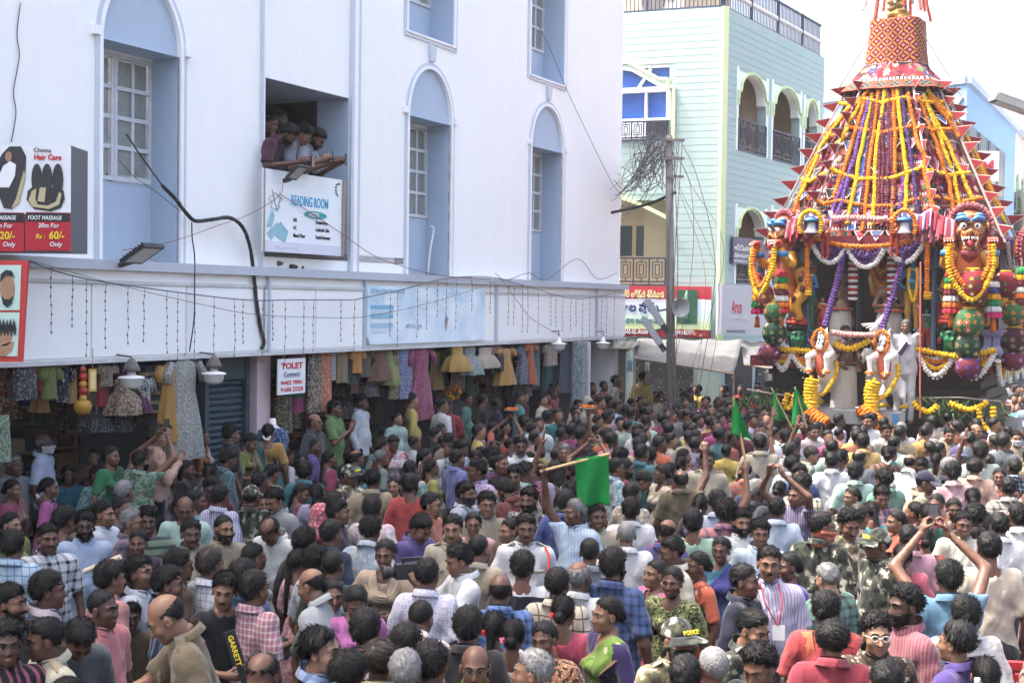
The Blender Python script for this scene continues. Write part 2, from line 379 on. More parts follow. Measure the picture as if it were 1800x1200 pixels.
b = MB(); b.fbox(S_BEG, S_END+.05, .0, .2, Z_LEDGE-.11, Z_LEDGE, fo); b.build('ledge', M_LEDGE, WB)
FN = .14
b = MB(); b.fbox(S_BEG, S_END, -.2, FN-.03, Z_SOF, Z_LEDGE-.112, fo); b.build('fascia', M_WHITE, WB)
b = MB(); b.fbox(S_BEG, S_END, -.19, FN+.02, Z_SOF-.04, Z_SOF-.002, fo); b.build('soffit_edge', mat('grimy_white', (.55, .55, .55), .8, .3, 5), WB)
edges = [(-60, 455), (445, 626), (628, 858), (862, 1036), (1040, 1090)]
for k, (x0, x1) in enumerate(edges):
 s0, s1 = S(x0, 540)+.02, S(x1, 540)-.02; nsub = 3 if k == 0 else (2 if k == 1 else 1)
 for q in range(nsub):
  a0 = s0+(s1-s0)*q/nsub; a1 = s0+(s1-s0)*(q+1)/nsub; p = MB(); p.fbox(a0+.012, a1-.012, FN-.028, FN-.006, Z_SOF+.03, Z_LEDGE-.27, fo); p.build('fascia_panel', M_WHITE, WB)
 p = MB(); p.fbox(s0, s1, FN-.028, FN+.012, Z_LEDGE-.265, Z_LEDGE-.225, fo); p.build('fascia_trim', mat('grimy_white', (.55, .55, .55), .8, .3, 5), WB)
for x in (457, 627, 860, 1038):
 p = MB(); p.fbox(S(x, 540)-.018, S(x, 540)+.018, FN-.03, FN+.03, Z_SOF, Z_LEDGE-.12, fo); p.build('fascia_strip', M_TRIMB, WB)
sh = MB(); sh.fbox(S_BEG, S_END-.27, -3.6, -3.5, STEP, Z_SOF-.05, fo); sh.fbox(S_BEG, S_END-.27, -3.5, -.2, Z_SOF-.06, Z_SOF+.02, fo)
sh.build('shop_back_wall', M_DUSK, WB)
def pier(x0, x1, n0, n1, m, name='pier', y=660):
 p = MB(); p.fbox(S(x0, y), S(x1, y), n0, n1, STEP, Z_SOF-.045, fo); return p.build(name, m, WB)
M_TEAL = mat('teal_blue_metal', srgb('#3d5d76'), .5, .1)
pier(338, 381, -3.4, -.35, mat('slate_wall', srgb('#4a5660'), .8, .15)); pier(463, 486, -3.4, -.1, mat('pink_wall', srgb('#c9b2b4'), .8, .12))
pier(845, 852, -3.4, -.3, mat('grey_wall', (.2, .2, .2), .8)); pier(1012, 1024, -3.4, -.1, mat('grey_wall', (.2, .2, .2), .8))
sb = MB(); sa, sbn = S(383, 700), S(460, 700); nsl = 26
sb.fbox(sa, sa+.07, -.34, -.2, STEP, Z_SOF-.05, fo); sb.fbox(sbn-.07, sbn, -.34, -.2, STEP, Z_SOF-.05, fo); sb.fbox(sa+.07, sbn-.07, -.36, -.22, Z_SOF-.35, Z_SOF-.05, fo)
sho = sb.build('shutter', mat('shutter_blue', srgb('#35464f'), .5, .1), WB)
slat = None
for k in range(nsl):
 h = (Z_SOF-.36-STEP)/nsl; z = STEP+k*h
 m_ = MB(); prof = [(-.30, 0), (-.275, h*.25), (-.265, h*.5), (-.275, h*.8), (-.30, h*.97)]
 V = [fo(sa+.07, p[0], p[1]) for p in prof]+[fo(sbn-.07, p[0], p[1]) for p in prof]
 if slat is None: slat = m_.add(V, [(i, 5+i, 6+i, 1+i) for i in range(4)]).mesh('slat', [mat('shutter_blue', srgb('#35464f'), .5, .1)], True)
 objm('slat', slat, sho, loc=(0, 0, z))
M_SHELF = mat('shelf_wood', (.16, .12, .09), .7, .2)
def rack(x0, x1, n, rows, seed):
 rr = random.Random(seed); s0, s1 = S(x0, 700), S(x1, 700)
 p = MB()
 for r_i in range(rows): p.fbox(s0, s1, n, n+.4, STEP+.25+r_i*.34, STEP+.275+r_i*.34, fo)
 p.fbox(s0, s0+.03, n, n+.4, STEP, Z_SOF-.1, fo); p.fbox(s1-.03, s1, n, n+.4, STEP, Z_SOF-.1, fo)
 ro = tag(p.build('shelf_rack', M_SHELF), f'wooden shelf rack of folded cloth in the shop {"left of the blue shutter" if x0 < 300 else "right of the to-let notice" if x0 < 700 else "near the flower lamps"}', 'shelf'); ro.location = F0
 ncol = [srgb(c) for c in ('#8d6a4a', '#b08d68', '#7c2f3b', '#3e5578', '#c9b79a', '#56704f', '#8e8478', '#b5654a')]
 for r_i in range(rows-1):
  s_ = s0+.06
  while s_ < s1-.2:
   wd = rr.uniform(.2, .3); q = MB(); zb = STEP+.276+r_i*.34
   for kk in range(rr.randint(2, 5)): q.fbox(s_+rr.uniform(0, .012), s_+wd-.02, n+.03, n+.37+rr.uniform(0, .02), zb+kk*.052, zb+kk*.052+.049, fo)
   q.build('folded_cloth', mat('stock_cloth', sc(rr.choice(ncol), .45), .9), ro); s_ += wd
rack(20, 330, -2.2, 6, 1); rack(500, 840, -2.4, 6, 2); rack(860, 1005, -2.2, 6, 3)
# ================================================================== mint building behind the end of the lane
MCN = at_y(1265, 548, 30.0); MCN.z = 0
ML = Vector((-6400/FPX, 1, 0)).normalized(); MR = Vector((1424/FPX, 1, 0)).normalized()
NL = Vector((-ML.y, ML.x, 0)); NL = NL if NL.y < 0 else -NL
NR = Vector((MR.y, -MR.x, 0))
def plane_px(px, py, org, nrm, d):
 rr = ray(px, py); tt = (org-CAMP).dot(nrm)/rr.dot(nrm); p = CAMP+rr*tt; return (p-org).dot(d), p.z
def fl(s, n, z): return ML*s+NL*n+Z3*z
def fr(s, n, z): return MR*s+NR*n+Z3*z
def pl(px, py): return plane_px(px, py, MCN, NL, ML)
def pr(px, py): return plane_px(px, py, MCN, NR, MR)
MBU = thing('mint_building', 'pale mint building with horizontal siding grooves and arched balconies', 'building', MCN)
M_MINT = white_wall('mint_paint', srgb('#a7bdbb'), .12); M_LIME = mat('lime_trim', srgb('#cfe0ad'), .7, .06); M_CREAM = mat('cream_wall', srgb('#bfb094'), .8, .08)
ZT = pl(1262, 13)[1]; print('mint top', ZT)
def mopen(P, x0, x1, ytop, ybot):
 xm = (x0+x1)/2; s0, s1 = sorted((P(x0, (ytop+ybot)/2)[0], P(x1, (ytop+ybot)/2)[0])); return [s0, s1, P(xm, ybot)[1], P(xm, ytop)[1]]
oL = [mopen(pl, 1070, 1176, 118, 248), mopen(pl, 1060, 1171, 352, 502)]
oR = [mopen(pr, 1297, 1346, 134, 271), mopen(pr, 1358, 1405, 157, 288), mopen(pr, 1414, 1436, 178, 300), mopen(pr, 1294, 1343, 369, 500), mopen(pr, 1357, 1402, 372, 500), mopen(pr, 1412, 1434, 374, 500)]
LL, LR = 6.5, pr(1445, 300)[0]
zr = [2.75]
while zr[-1]+.16 < ZT: zr.append(zr[-1]+.158)
zr[-1] = ZT
for Fm, L, ol in ((fl, LL, oL), (fr, LR, oR)):
 core = MB(); cuts = sorted(set([0, L]+[v for o in ol for v in o[:2] if 0 < v < L]))
 for i in range(len(cuts)-1):
  a, b_ = cuts[i], cuts[i+1]; mid = (a+b_)/2; zz = sorted(set([0, ZT]+[z for o in ol if o[0] < mid < o[1] for z in o[2:4]]))
  for j in range(len(zz)-1):
   zm = (zz[j]+zz[j+1])/2
   if not any(o[0] < mid < o[1] and o[2] < zm < o[3] for o in ol): core.fbox(a, b_, -.22, 0, zz[j], zz[j+1], Fm)
 core.build('wall', M_MINT, MBU)
 for k in range(len(zr)-1):
  q = MB(); z0, z1 = zr[k]+.006, zr[k+1]-.006; zm = (z0+z1)/2
  hit = sorted((max(o[0]-.14, .06), min(o[1]+.14, L)) for o in ol if o[2]-.02 < zm < o[3]+.1)
  x = .1
  for h0, h1 in hit+[(L, L)]:
   if h0-x > .02: q = MB(); q.fbox(x, h0, .0, .010, z0, z1, Fm); q.build('siding_board', M_MINT, MBU)
   x = max(x, h1)
b = MB(); b.obox(Vector((0, 0, (ZT+2.7)/2)), (ML-MR).normalized()*.07, (ML+MR).normalized()*.07, Z3*(ZT-2.7)/2); b.build('corner_strip', M_LIME, MBU)
def march(Fm, o, spring, trim, dz=0):
 """arched head with scalloped shoulders + surround"""
 s0, s1, z0, z1 = o; c = (s0+s1)/2; r = (s1-s0)/2; zs = z1-spring; m = MB(); n = 16
 pts = [(c-r*.86*cos(pi*k/n), zs+(z1-zs)*sin(pi*k/n)) for k in range(n+1)]
 pts = [(s0, zs-.12), (s0+r*.14, zs-.1), (s0+r*.14, zs)]+pts+[(s1-r*.14, zs-.1), (s1, zs-.12)]
 for k in range(len(pts)-1):
  (x0, y0), (x1, y1) = pts[k], pts[k+1]
  if abs(x1-x0) > 1e-5: m.add([Fm(x0, -.2, y0), Fm(x1, -.2, y1), Fm(x1, -.2, z1+.01), Fm(x0, -.2, z1+.01), Fm(x0, .01, y0), Fm(x1, .01, y1), Fm(x1, .01, z1+.01), Fm(x0, .01, z1+.01)], [(0, 1, 5, 4), (4, 5, 6, 7), (0, 3, 2, 1)])
  else: m.add([Fm(x0, -.2, y0), Fm(x1, -.2, y1), Fm(x1, .01, y1), Fm(x0, .01, y0)], [(0, 1, 2, 3)])
 for (x0, x1) in ((s0-.13, s0), (s1, s1+.13)): m.fbox(x0, x1, 0, .02, z0, z1+.1, Fm)
 m.build('arch_head', mat('mint_white', srgb('#e6f3ee'), .7, .05), MBU)
 tr = MB(); g = .05; pt = [(s0-.06, zs-.3), (s0-.06, zs+.02), (s0+r*.1, zs+.04)]+[(c-(r*.86+g)*cos(pi*k/n), zs+(z1-zs+g)*sin(pi*k/n)) for k in range(2, n-1)]+[(s1-r*.1, zs+.04), (s1+.06, zs+.02), (s1+.06, zs-.3)]
 for k in range(len(pt)-1):
  a_, b2 = Fm(pt[k][0], .035, pt[k][1]), Fm(pt[k+1][0], .035, pt[k+1][1]); tr.bar(a_, b2, .05, .06, up=(Fm(0, 1, 0)))
 tr.build('arch_trim', trim, MBU)
M_IRON = mat('navy_iron', (.035, .045, .09), .5, .1)
def railing(Fm, s0, s1, z0, h, n=.02, pan=3, name='railing', m=None):
 q = MB(); m = m or M_IRON
 for z in (z0, z0+h*.12, z0+h): q.bar(Fm(s0, n, z), Fm(s1, n, z), .035)
 for k in range(pan+1):
  s_ = s0+(s1-s0)*k/pan; q.bar(Fm(s_, n, z0), Fm(s_, n, z0+h), .03)
 for k in range(pan):
  a_, b2 = s0+(s1-s0)*(k+.2)/pan, s0+(s1-s0)*(k+.8)/pan; c = (a_+b2)/2
  for g in (0, .28):
   w_ = (b2-a_)*g; hh = h*.55*g
   P = [(a_+w_, z0+h*.28+hh*.6), (b2-w_, z0+h*.28+hh*.6), (b2-w_, z0+h*.85-hh*.6), (a_+w_, z0+h*.85-hh*.6)]
   for i in range(4): q.bar(Fm(P[i][0], n, P[i][1]), Fm(P[(i+1) % 4][0], n, P[(i+1) % 4][1]), .022)
  q.bar(Fm(c, n, z0+h*.1), Fm(c, n, z0+h*.28), .022); q.bar(Fm(c, n, z0+h*.85), Fm(c, n, z0+h), .022)
 return q.build(name, m, MBU)
for o in oR: march(fr, o, .5, M_LIME); railing(fr, o[0], o[1], o[2]+.02, .72, pan=3)
b = MB(); zf2, zf1 = oR[0][2]-.05, oR[3][2]-.05
for zf in (zf1, zf2):
 b.fbox(.3, LR, -2.1, -2.0, zf, zf+3.0, fr); b.fbox(.3, LR, -2, -.23, zf-.12, zf, fr); b.fbox(.3, LR, -2, -.23, zf+2.78, zf+2.9, fr); b.fbox(.25, .3, -2, -.23, zf, zf+2.7, fr); b.fbox(oR[0][1]+.1, oR[0][1]+.2, -2, -.23, zf, zf+2.7, fr); b.fbox(LR-.1, LR, -2, -.23, zf, zf+2.7, fr)
b.build('balcony_wall', M_CREAM, MBU)
M_GLASSD = mat('dark_glass', (.05, .07, .09), .15, .2, 3, spec=.6); M_DOORP = mat('door_cream', srgb('#c8b498'), .6, .08)
for zf in (zf1, zf2):
 d = MB(); d.fbox(oR[0][0]+.05, oR[0][0]+.75, -2, -1.94, zf, zf+2.1, fr); do = d.build('balcony_door', M_DOORP, MBU)
 for k in (0, 1):
  d = MB(); d.fbox(oR[0][0]+.12+k*.32, oR[0][0]+.36+k*.32, -1.94, -1.93, zf+.3, zf+1.95, fr); d.build('pane', M_GLASSD, do)
q = MB(); o = oR[1]
for k in range(9): q.bar(fr(o[0]+(o[1]-o[0])*k/8, -.9, o[2]), fr(o[0]+(o[1]-o[0])*k/8, -.9, o[3]), .025)
for k in range(12): q.bar(fr(o[0], -.9, o[2]+.2*k), fr(o[1], -.9, o[2]+.2*k), .022)
q.build('window_grille', M_IRON, MBU)
s0, s1, z0, z1 = oL[0]
M_BGL = NT('blue_film_glass', .12, .6); M_BGL.color(M_BGL.mix(M_BGL.noise(1.2, 2), srgb('#1d3f92'), srgb('#3b6fc0'))); M_BGL = M_BGL.m
q = MB(); zr1, zr2, zr3 = z0+.52, z0+1.12, z0+1.28
q.fbox(s0, s1, -.12, -.1, zr1, z1, fl); q.build('pane', M_BGL, MBU)
q = MB(); sx = (s0+.55)
q.fbox(s0-.04, s1, -.1, .03, zr1-.06, zr1, fl); q.fbox(s0-.04, s1, -.1, .03, zr2-.0, zr2+.12, fl); q.fbox(s0-.04, s0+.06, -.1, .03, zr1, zr2, fl)
q.fbox(sx-.03, sx+.03, -.1, .0, zr1, zr2, fl); q.bar(fl(sx+.2, -.05, zr2+.1), fl(sx-.1+.0, -.05, z1-.05), .07); q.fbox(s0+.0, s1, -.1, .0, z1-.03, z1+.05, fl); q.build('window_frame', mat('white_upvc', (.8, .8, .82), .4, .03), MBU)
q = MB(); pth = [(s0-.12, z0+.0), (s0-.12, zr2+.1), (s0+.02, zr2+.1), (s0+.02, zr2+.28), (s0+.25, zr2+.3), (s0+.55, zr2+.48), (s0+.9, z1+.08), (s0+1.3, z1+.16), (s1, z1+.17)]
for k in range(len(pth)-1): q.bar(fl(pth[k][0], .04, pth[k][1]), fl(pth[k+1][0], .04, pth[k+1][1]), .07, .08, up=NL)
q.build('window_trim', M_LIME, MBU)
q = MB(); sp = [(s0-.02, zr2+.1), (s0+.02, zr2+.26), (s0+.25, zr2+.28), (s0+.55, zr2+.46), (s0+.9, z1+.06), (s0+1.3, z1+.14)]
for k in range(len(sp)-1):
 q.add([fl(sp[k][0], .004, sp[k][1]), fl(sp[k+1][0], .004, sp[k+1][1]), fl(sp[k+1][0], .004, sp[k+1][1]-.16), fl(sp[k][0], .004, sp[k][1]-.16)], [(0, 1, 2, 3)])
q.build('window_head', mat('mint_white', srgb('#e6f3ee'), .7, .05), MBU)
railing(fl, s0, s1, z0+.02, .42, n=.05, pan=5)
s0, s1, z0, z1 = oL[1]
q = MB(); q.fbox(s0-.3, s1, -1.7, -1.6, z0, z1+.3, fl); q.fbox(s0-.3, s1, -1.6, -.23, z0-.12, z0, fl); q.fbox(s0-.3, s1, -1.6, -.23, z1+.2, z1+.3, fl); q.fbox(s0-.35, s0-.3, -1.6, -.23, z0, z1+.2, fl); q.build('balcony_wall', M_CREAM, MBU)
d = MB(); d.fbox(s0+.75, s1-.1, -1.6, -1.56, z0, z1-.35, fl); do = d.build('balcony_door', M_DOORP, MBU)
for k in range(3):
 d = MB(); d.fbox(s0+.8+k*.42, s0+1.12+k*.42, -1.56, -1.55, z0+.75, z1-.5, fl); d.build('pane', M_GLASSD, do)
q = MB(); n = 12; c = s1+.1
pt = [(s0-.05, z1-.45)]+[(s0+.05+(c-s0)*k/n, z1-.38+.52*sin(pi/2*k/n)) for k in range(n+1)]
for k in range(len(pt)-1): q.bar(fl(pt[k][0], .04, pt[k][1]), fl(pt[k+1][0], .04, pt[k+1][1]), .08, .08, up=NL)
q.build('arch_trim', M_LIME, MBU)
railing(fl, s0, s1, z0+.02, .62, n=.05, pan=4)
tb = MB(); tb.fbox(2.0, LL, -2.2, -1.9, ZT, ZT+3.4, fl); tb.fbox(2.2, LR-.2, -3.0, -2.7, ZT, ZT+3.4, fr); tb.build('penthouse_wall', M_CREAM, MBU)
tb = MB(); tb.fbox(.0, LL, -6, -.22, ZT-.25, ZT-.05, fl); tb.build('terrace_slab', M_CREAM, MBU)
q = MB()
for Fm, L in ((fl, LL), (fr, LR)):
 for z in (ZT+.04, ZT+.86): q.bar(Fm(.05, -.1, z), Fm(L-.05, -.1, z), .05)
 k = 0
 while k*.1 < L-.1:
  if k % 18 == 0: q.bar(Fm(.05+k*.1, -.1, ZT), Fm(.05+k*.1, -.1, ZT+.9), .06)
  else:
   q.bar(Fm(.05+k*.1, -.1, ZT), Fm(.05+k*.1, -.1, ZT+.86), .022)
  k += 1
q.build('terrace_railing', M_IRON, MBU)
q = MB()
for Fm, L in ((fl, LL), (fr, LR)):
 k = 0
 while k*.1 < L-.1: q.lathe([(.012, -.07), (.03, -.02), (.03, .02), (.012, .07)], 5, Fm(.1+k*.1, -.1, ZT+.42)); k += 1
q.build('railing_collar', mat('silver_paint', (.5, .5, .52), .4), MBU)
s_, z_ = pl(1150, 10); ac = thing('air_conditioner', 'white air-conditioner outdoor unit behind the mint terrace railing', 'air conditioner', MCN)
q = MB(); q.fbox(s_-.5, s_+.5, -.9, -.5, ZT, ZT+.75, fl); q.build('casing', mat('ac_white', (.7, .7, .7), .4, .04), ac)
q = MB(); q.lathe([(.3, 0), (.3, .02), (.26, .03)], 24); fo_ = q.build('fan_grille', mat('ac_grey', (.2, .2, .21), .5), ac); fo_.matrix_local = Matrix.Translation(fl(s_+.15, -.5, ZT+.38)) @ NL.to_track_quat('Z', 'Y').to_matrix().to_4x4()
text('LG', .12, fl(s_-.22, -.495, ZT+.3), -ML, Z3, mat('logo_grey', (.15, .15, .16)), ac, bold=.02)
q = MB(); q.lathe([(.07, 0), (.07, .01)], 14); lo = q.build('logo', mat('logo_red', (.5, .02, .08)), ac); lo.matrix_local = Matrix.Translation(fl(s_-.3, -.495, ZT+.5)) @ NL.to_track_quat('Z', 'Y').to_matrix().to_4x4()
# ================================================================== distant buildings
def block(name, label, px0, px1, px2, ytop, Y0, m, rec):
 c = at_y(px1, ytop, Y0); zt = c.z; c.z = 0
 o = thing(name, label, 'building', c)
 l = at_y(px0, ytop, Y0+6); l.z = 0; r = c+DS*14
 b = MB(); vl = l-c; vr = r-c; vb = vl+vr
 b.hexa([vl, Vector(), vr, vb, vl+Z3*zt, Z3*zt, vr+Z3*zt, vb+Z3*zt]); b.build('wall', m, o)
 p = MB(); p.bar(vl.normalized()*.0+vl+Z3*(zt+.05), Z3*(zt+.05), .3, .25); p.bar(Z3*(zt+.05), vr+Z3*(zt+.05), .3, .25); p.build('parapet', mat('parapet_grey', (.4, .46, .55), .8), o)
 return o, vl, vr, zt
M_BB = white_wall('sky_blue_paint', srgb('#86a8d2'), .1)
bo, vl, vr, zt = block('blue_building', 'sky blue building behind the chariot tower', 1400, 1700, 1750, 143, 46, M_BB, None)
dr = vr.normalized(); nr = Vector((dr.y, -dr.x, 0)); dl = vl.normalized(); nl = Vector((-dl.y, dl.x, 0)); nl = nl if nl.y < 0 else -nl
for k in range(4):
 for r_i in range(3):
  c = dr*(1.2+k*2.6)+Z3*(zt-2.4-r_i*3.2)
  q = MB(); q.obox(c+nr*.02, dr*.75, nr*.05, Z3*.95); wf = q.build('window', mat('window_dark', (.06, .08, .11), .3, .2), bo)
  for d_ in (-1, 1):
   q = MB(); q.obox(c+dr*d_*.95+nr*.02, dr*.1, nr*.05, Z3*.95); q.build('window_slit', mat('window_dark', (.06, .08, .11), .3, .2), bo)
def on_l(px, py):
 rr = ray(px, py); org = bo.location; tt = (org-CAMP).dot(nl)/rr.dot(nl); return CAMP+rr*tt-org
text('EX', .55, on_l(1664, 196)+nl*.05, -dl, Z3, mat('steel_letters', (.35, .36, .38), .3, metal=.6), bo, bold=.03, ex=.05)
M_BEI = white_wall('beige_paint', srgb('#ece2d6'), .1)
b2, vl2, vr2, zt2 = block('beige_building', 'cream building with green arched windows at the right edge', 1745, 1752, 1800, 196, 58, M_BEI, None)
dr = vr2.normalized(); nr = Vector((dr.y, -dr.x, 0))
for k in range(5):
 for r_i in range(3):
  c = dr*(1.3+k*2.2)+Z3*(zt2-3.2-r_i*3.1)
  q = MB(); q.obox(c+nr*.02, dr*.42, nr*.05, Z3*.8); q.lathe([(.42, 0), (.42, .05)], 12) if False else None
  wf = q.build('window', mat('green_shutter', srgb('#8fb49a'), .6), b2)
  q = MB(); q.add([c+nr*.07+dr*.42*cos(pi*j/8)+Z3*(.8+.4*sin(pi*j/8)) for j in range(9)], [tuple(range(9))]); q.build('window_head', mat('green_shutter', srgb('#8fb49a'), .6), b2)
  q = MB()
  for j in range(6): q.bar(c+nr*.3+dr*(-.5+.2*j)-Z3*.8, c+nr*.3+dr*(-.5+.2*j)-Z3*.2, .03)
  q.bar(c+nr*.3-dr*.55-Z3*.2, c+nr*.3+dr*.55-Z3*.2, .05); q.obox(c+nr*.17-Z3*.85, dr*.6, nr*.17, Z3*.05); q.build('balcony', mat('green_shutter', srgb('#8fb49a'), .6), b2)
gp = at_y(1727, 296, 44); gy = thing('gym_sign', 'white sign with red GYM letters behind the chariot tower', 'sign', gp)
q = MB(); q.box((-.85, 0, -.42), (.55, .12, .58)); q.build('board', mat('sign_white', (.78, .79, .8), .5, .04), gy)
text('GYM', .58, (-.83, -.006, -.14), (1, 0, 0), Z3, mat('sign_red', (.55, .02, .04)), gy, bold=.03)
text('SUNLITE', .16, (-.75, -.006, .4), (1, 0, 0), Z3, mat('sign_black', (.03, .03, .03)), gy, bold=.01)
text('REETHU', .14, (-.6, -.006, -.34), (1, 0, 0), Z3, mat('sign_black', (.03, .03, .03)), gy, bold=.01)
q = MB(); q.bar((0, .06, -gp.z), (0, .06, -.42), .1); q.build('post', mat('post_grey', (.3, .3, .3)), gy)
for k, (px0, px1, yt, Y, c) in enumerate(((1800, 1990, 330, 62, '#d8d2c6'), (1990, 2260, 250, 50, '#c9d3dc'))):
 a = at_y(px0, yt, Y); zt3 = a.z; a.z = 0; b_ = at_y(px1, yt, Y-8); b_.z = 0
 o = thing('street_house', ('plain stone-coloured' if k == 0 else 'plain pale grey')+' house beyond the right edge of the street', 'building', a)
 q = MB(); v = b_-a; back = Vector((2, 10, 0)); q.hexa([Vector(), v, v+back, back, Z3*zt3, v+Z3*zt3, v+back+Z3*zt3, back+Z3*zt3]); q.build('wall', white_wall('house_paint', srgb(c)), o)
 for j in range(5):
  q = MB(); p = v*((j+.5)/5)+Z3*(zt3-2); nn = Vector((v.y, -v.x, 0)).normalized(); q.obox(p+nn*.02, v.normalized()*.6, nn*.05, Z3*.7); q.build('window', mat('window_dark', (.06, .08, .11), .3, .2), o)
# ================================================================== signed-distance sculpting
def surface_nets(f, lo, hi, h):
 lo = np.array(lo, float); hi = np.array(hi, float); n = np.ceil((hi-lo)/h).astype(int)+1
 ax = [lo[i]+h*np.arange(n[i]) for i in range(3)]
 X, Y, Z = np.meshgrid(*ax, indexing='ij'); P = np.stack([X.ravel(), Y.ravel(), Z.ravel()], 1)
 D = f(P).reshape(n).astype(np.float64); inside = D < 0
 c = [inside[dx:n[0]-1+dx, dy:n[1]-1+dy, dz:n[2]-1+dz] for dx in (0, 1) for dy in (0, 1) for dz in (0, 1)]
 s = sum(x.astype(int) for x in c); act = (s > 0) & (s < 8)
 idx = -np.ones(act.shape, int); ci = np.argwhere(act); idx[act] = np.arange(len(ci))
 acc = np.zeros((len(ci), 3)); cnt = np.zeros(len(ci))
 cor = np.array([(dx, dy, dz) for dx in (0, 1) for dy in (0, 1) for dz in (0, 1)])
 edges = [(a, b) for a in range(8) for b in range(a+1, 8) if np.abs(cor[a]-cor[b]).sum() == 1]
 dv = [D[ci[:, 0]+q[0], ci[:, 1]+q[1], ci[:, 2]+q[2]] for q in cor]
 for a, b in edges:
  da, db = dv[a], dv[b]; m = (da < 0) != (db < 0)
  t = np.where(m, da/np.where(m, da-db, 1), 0)
  acc += np.where(m[:, None], cor[a]+t[:, None]*(cor[b]-cor[a]), 0); cnt += m
 V = lo+h*(ci+acc/cnt[:, None]); F = []
 for d in range(3):
  e1, e2 = (d+1) % 3, (d+2) % 3
  sl0 = [slice(None)]*3; sl1 = [slice(None)]*3; sl0[d] = slice(0, n[d]-1); sl1[d] = slice(1, n[d])
  a = inside[tuple(sl0)]; b = inside[tuple(sl1)]
  for sgn, msk in ((1, a & ~b), (-1, ~a & b)):
   q = np.argwhere(msk); q = q[(q[:, e1] > 0) & (q[:, e2] > 0) & (q[:, e1] < n[e1]-1) & (q[:, e2] < n[e2]-1)]
   if not len(q): continue
   def cell(o1, o2):
    k = q.copy(); k[:, e1] += o1; k[:, e2] += o2; return idx[k[:, 0], k[:, 1], k[:, 2]]
   w_ = [cell(-1, -1), cell(0, -1), cell(0, 0), cell(-1, 0)]
   F.append(np.stack(w_ if sgn > 0 else w_[::-1], 1))
 F = np.concatenate(F) if F else np.zeros((0, 4), int)
 return V, F[(F >= 0).all(1)]
def A3(*v): return np.array(v, float)
def cap(P, a, b, ra, rb=None, flat=False):
 rb = ra if rb is None else rb; a = np.asarray(a, float); b = np.asarray(b, float); d = b-a; L2 = d@d
 t = ((P-a)@d)/L2; tc = np.clip(t, 0, 1); dd = np.linalg.norm(P-a-tc[:, None]*d, axis=1)-(ra+(rb-ra)*tc)
 if flat: dd = np.maximum(dd, (t-1)*sqrt(L2))
 return dd
def ell(P, c, r):
 q = (P-np.asarray(c, float))/np.asarray(r, float); k = np.linalg.norm(q, axis=1); return (k-1)*min(r)*1.0 if False else (k-1)*k/np.maximum(np.linalg.norm(q/np.asarray(r, float), axis=1), 1e-6)
def smin(a, b, k):
 h = np.clip(.5+.5*(b-a)/k, 0, 1); return b+(a-b)*h-k*h*(1-h)
def smax(a, b, k): return -smin(-a, -b, k)
def rotz(V, a): c, s = cos(a), sin(a); return V@np.array([[c, s, 0], [-s, c, 0], [0, 0, 1]])
def rotx(V, a): c, s = cos(a), sin(a); return V@np.array([[1, 0, 0], [0, c, s], [0, -s, c]])
def roty(V, a): c, s = cos(a), sin(a); return V@np.array([[c, 0, -s], [0, 1, 0], [s, 0, c]])
def joinm(parts):
 """parts: (V, F, matindex)"""
 V = []; F = []; M_ = []; o = 0
 for v, f, m in parts:
  f = np.asarray(f)
  if f.shape[1] == 3: f = np.concatenate([f, f[:, 2:3]], 1)
  V.append(v); F.append(f+o); M_.append(np.full(len(f), m) if np.isscalar(m) else m); o += len(v)
 return np.concatenate(V), np.concatenate(F), np.concatenate(M_)
def mesh_q(name, V, F, mats, fm=None, smooth=True):
 """quad array where a repeated last index marks a triangle"""
 tri = F[:, 2] == F[:, 3]
 if not tri.any(): return mesh_np(name, V, F, mats, smooth, fm)
 me = bpy.data.meshes.new(name); k = np.where(tri, 3, 4); L = int(k.sum())
 me.vertices.add(len(V)); me.vertices.foreach_set('co', np.asarray(V, np.float32).ravel())
 flat = F[np.arange(4)[None, :] < k[:, None]]
 me.loops.add(L); me.loops.foreach_set('vertex_index', flat.astype(np.int32))
 me.polygons.add(len(F)); me.polygons.foreach_set('loop_start', np.concatenate([[0], np.cumsum(k)[:-1]]).astype(np.int32)); me.update(calc_edges=True)
 for m in mats: me.materials.append(m)
 if fm is not None: me.polygons.foreach_set('material_index', np.asarray(fm, np.int32))
 me.polygons.foreach_set('use_smooth', np.full(len(F), smooth)); return me
def mb_np(mb):
 V = np.array([tuple(v) for v in mb.v], float); F = []; M_ = []
 for f, m in zip(mb.f, mb.m):
  if len(f) <= 4: F.append(list(f)+[f[-1]]*(4-len(f))); M_.append(m)
  else:
   for i in range(1, len(f)-1): F.append([f[0], f[i], f[i+1], f[i+1]]); M_.append(m)
 return V, np.array(F), np.array(M_)
def cranium(P): return ell(P, (0, .022, .035), (.075, .093, .087))
HV = [(0, 0, 0, 0), (-.006, .006, .004, .3), (.004, -.004, -.003, -.2)]    # nose length, jaw width, cheek, brow
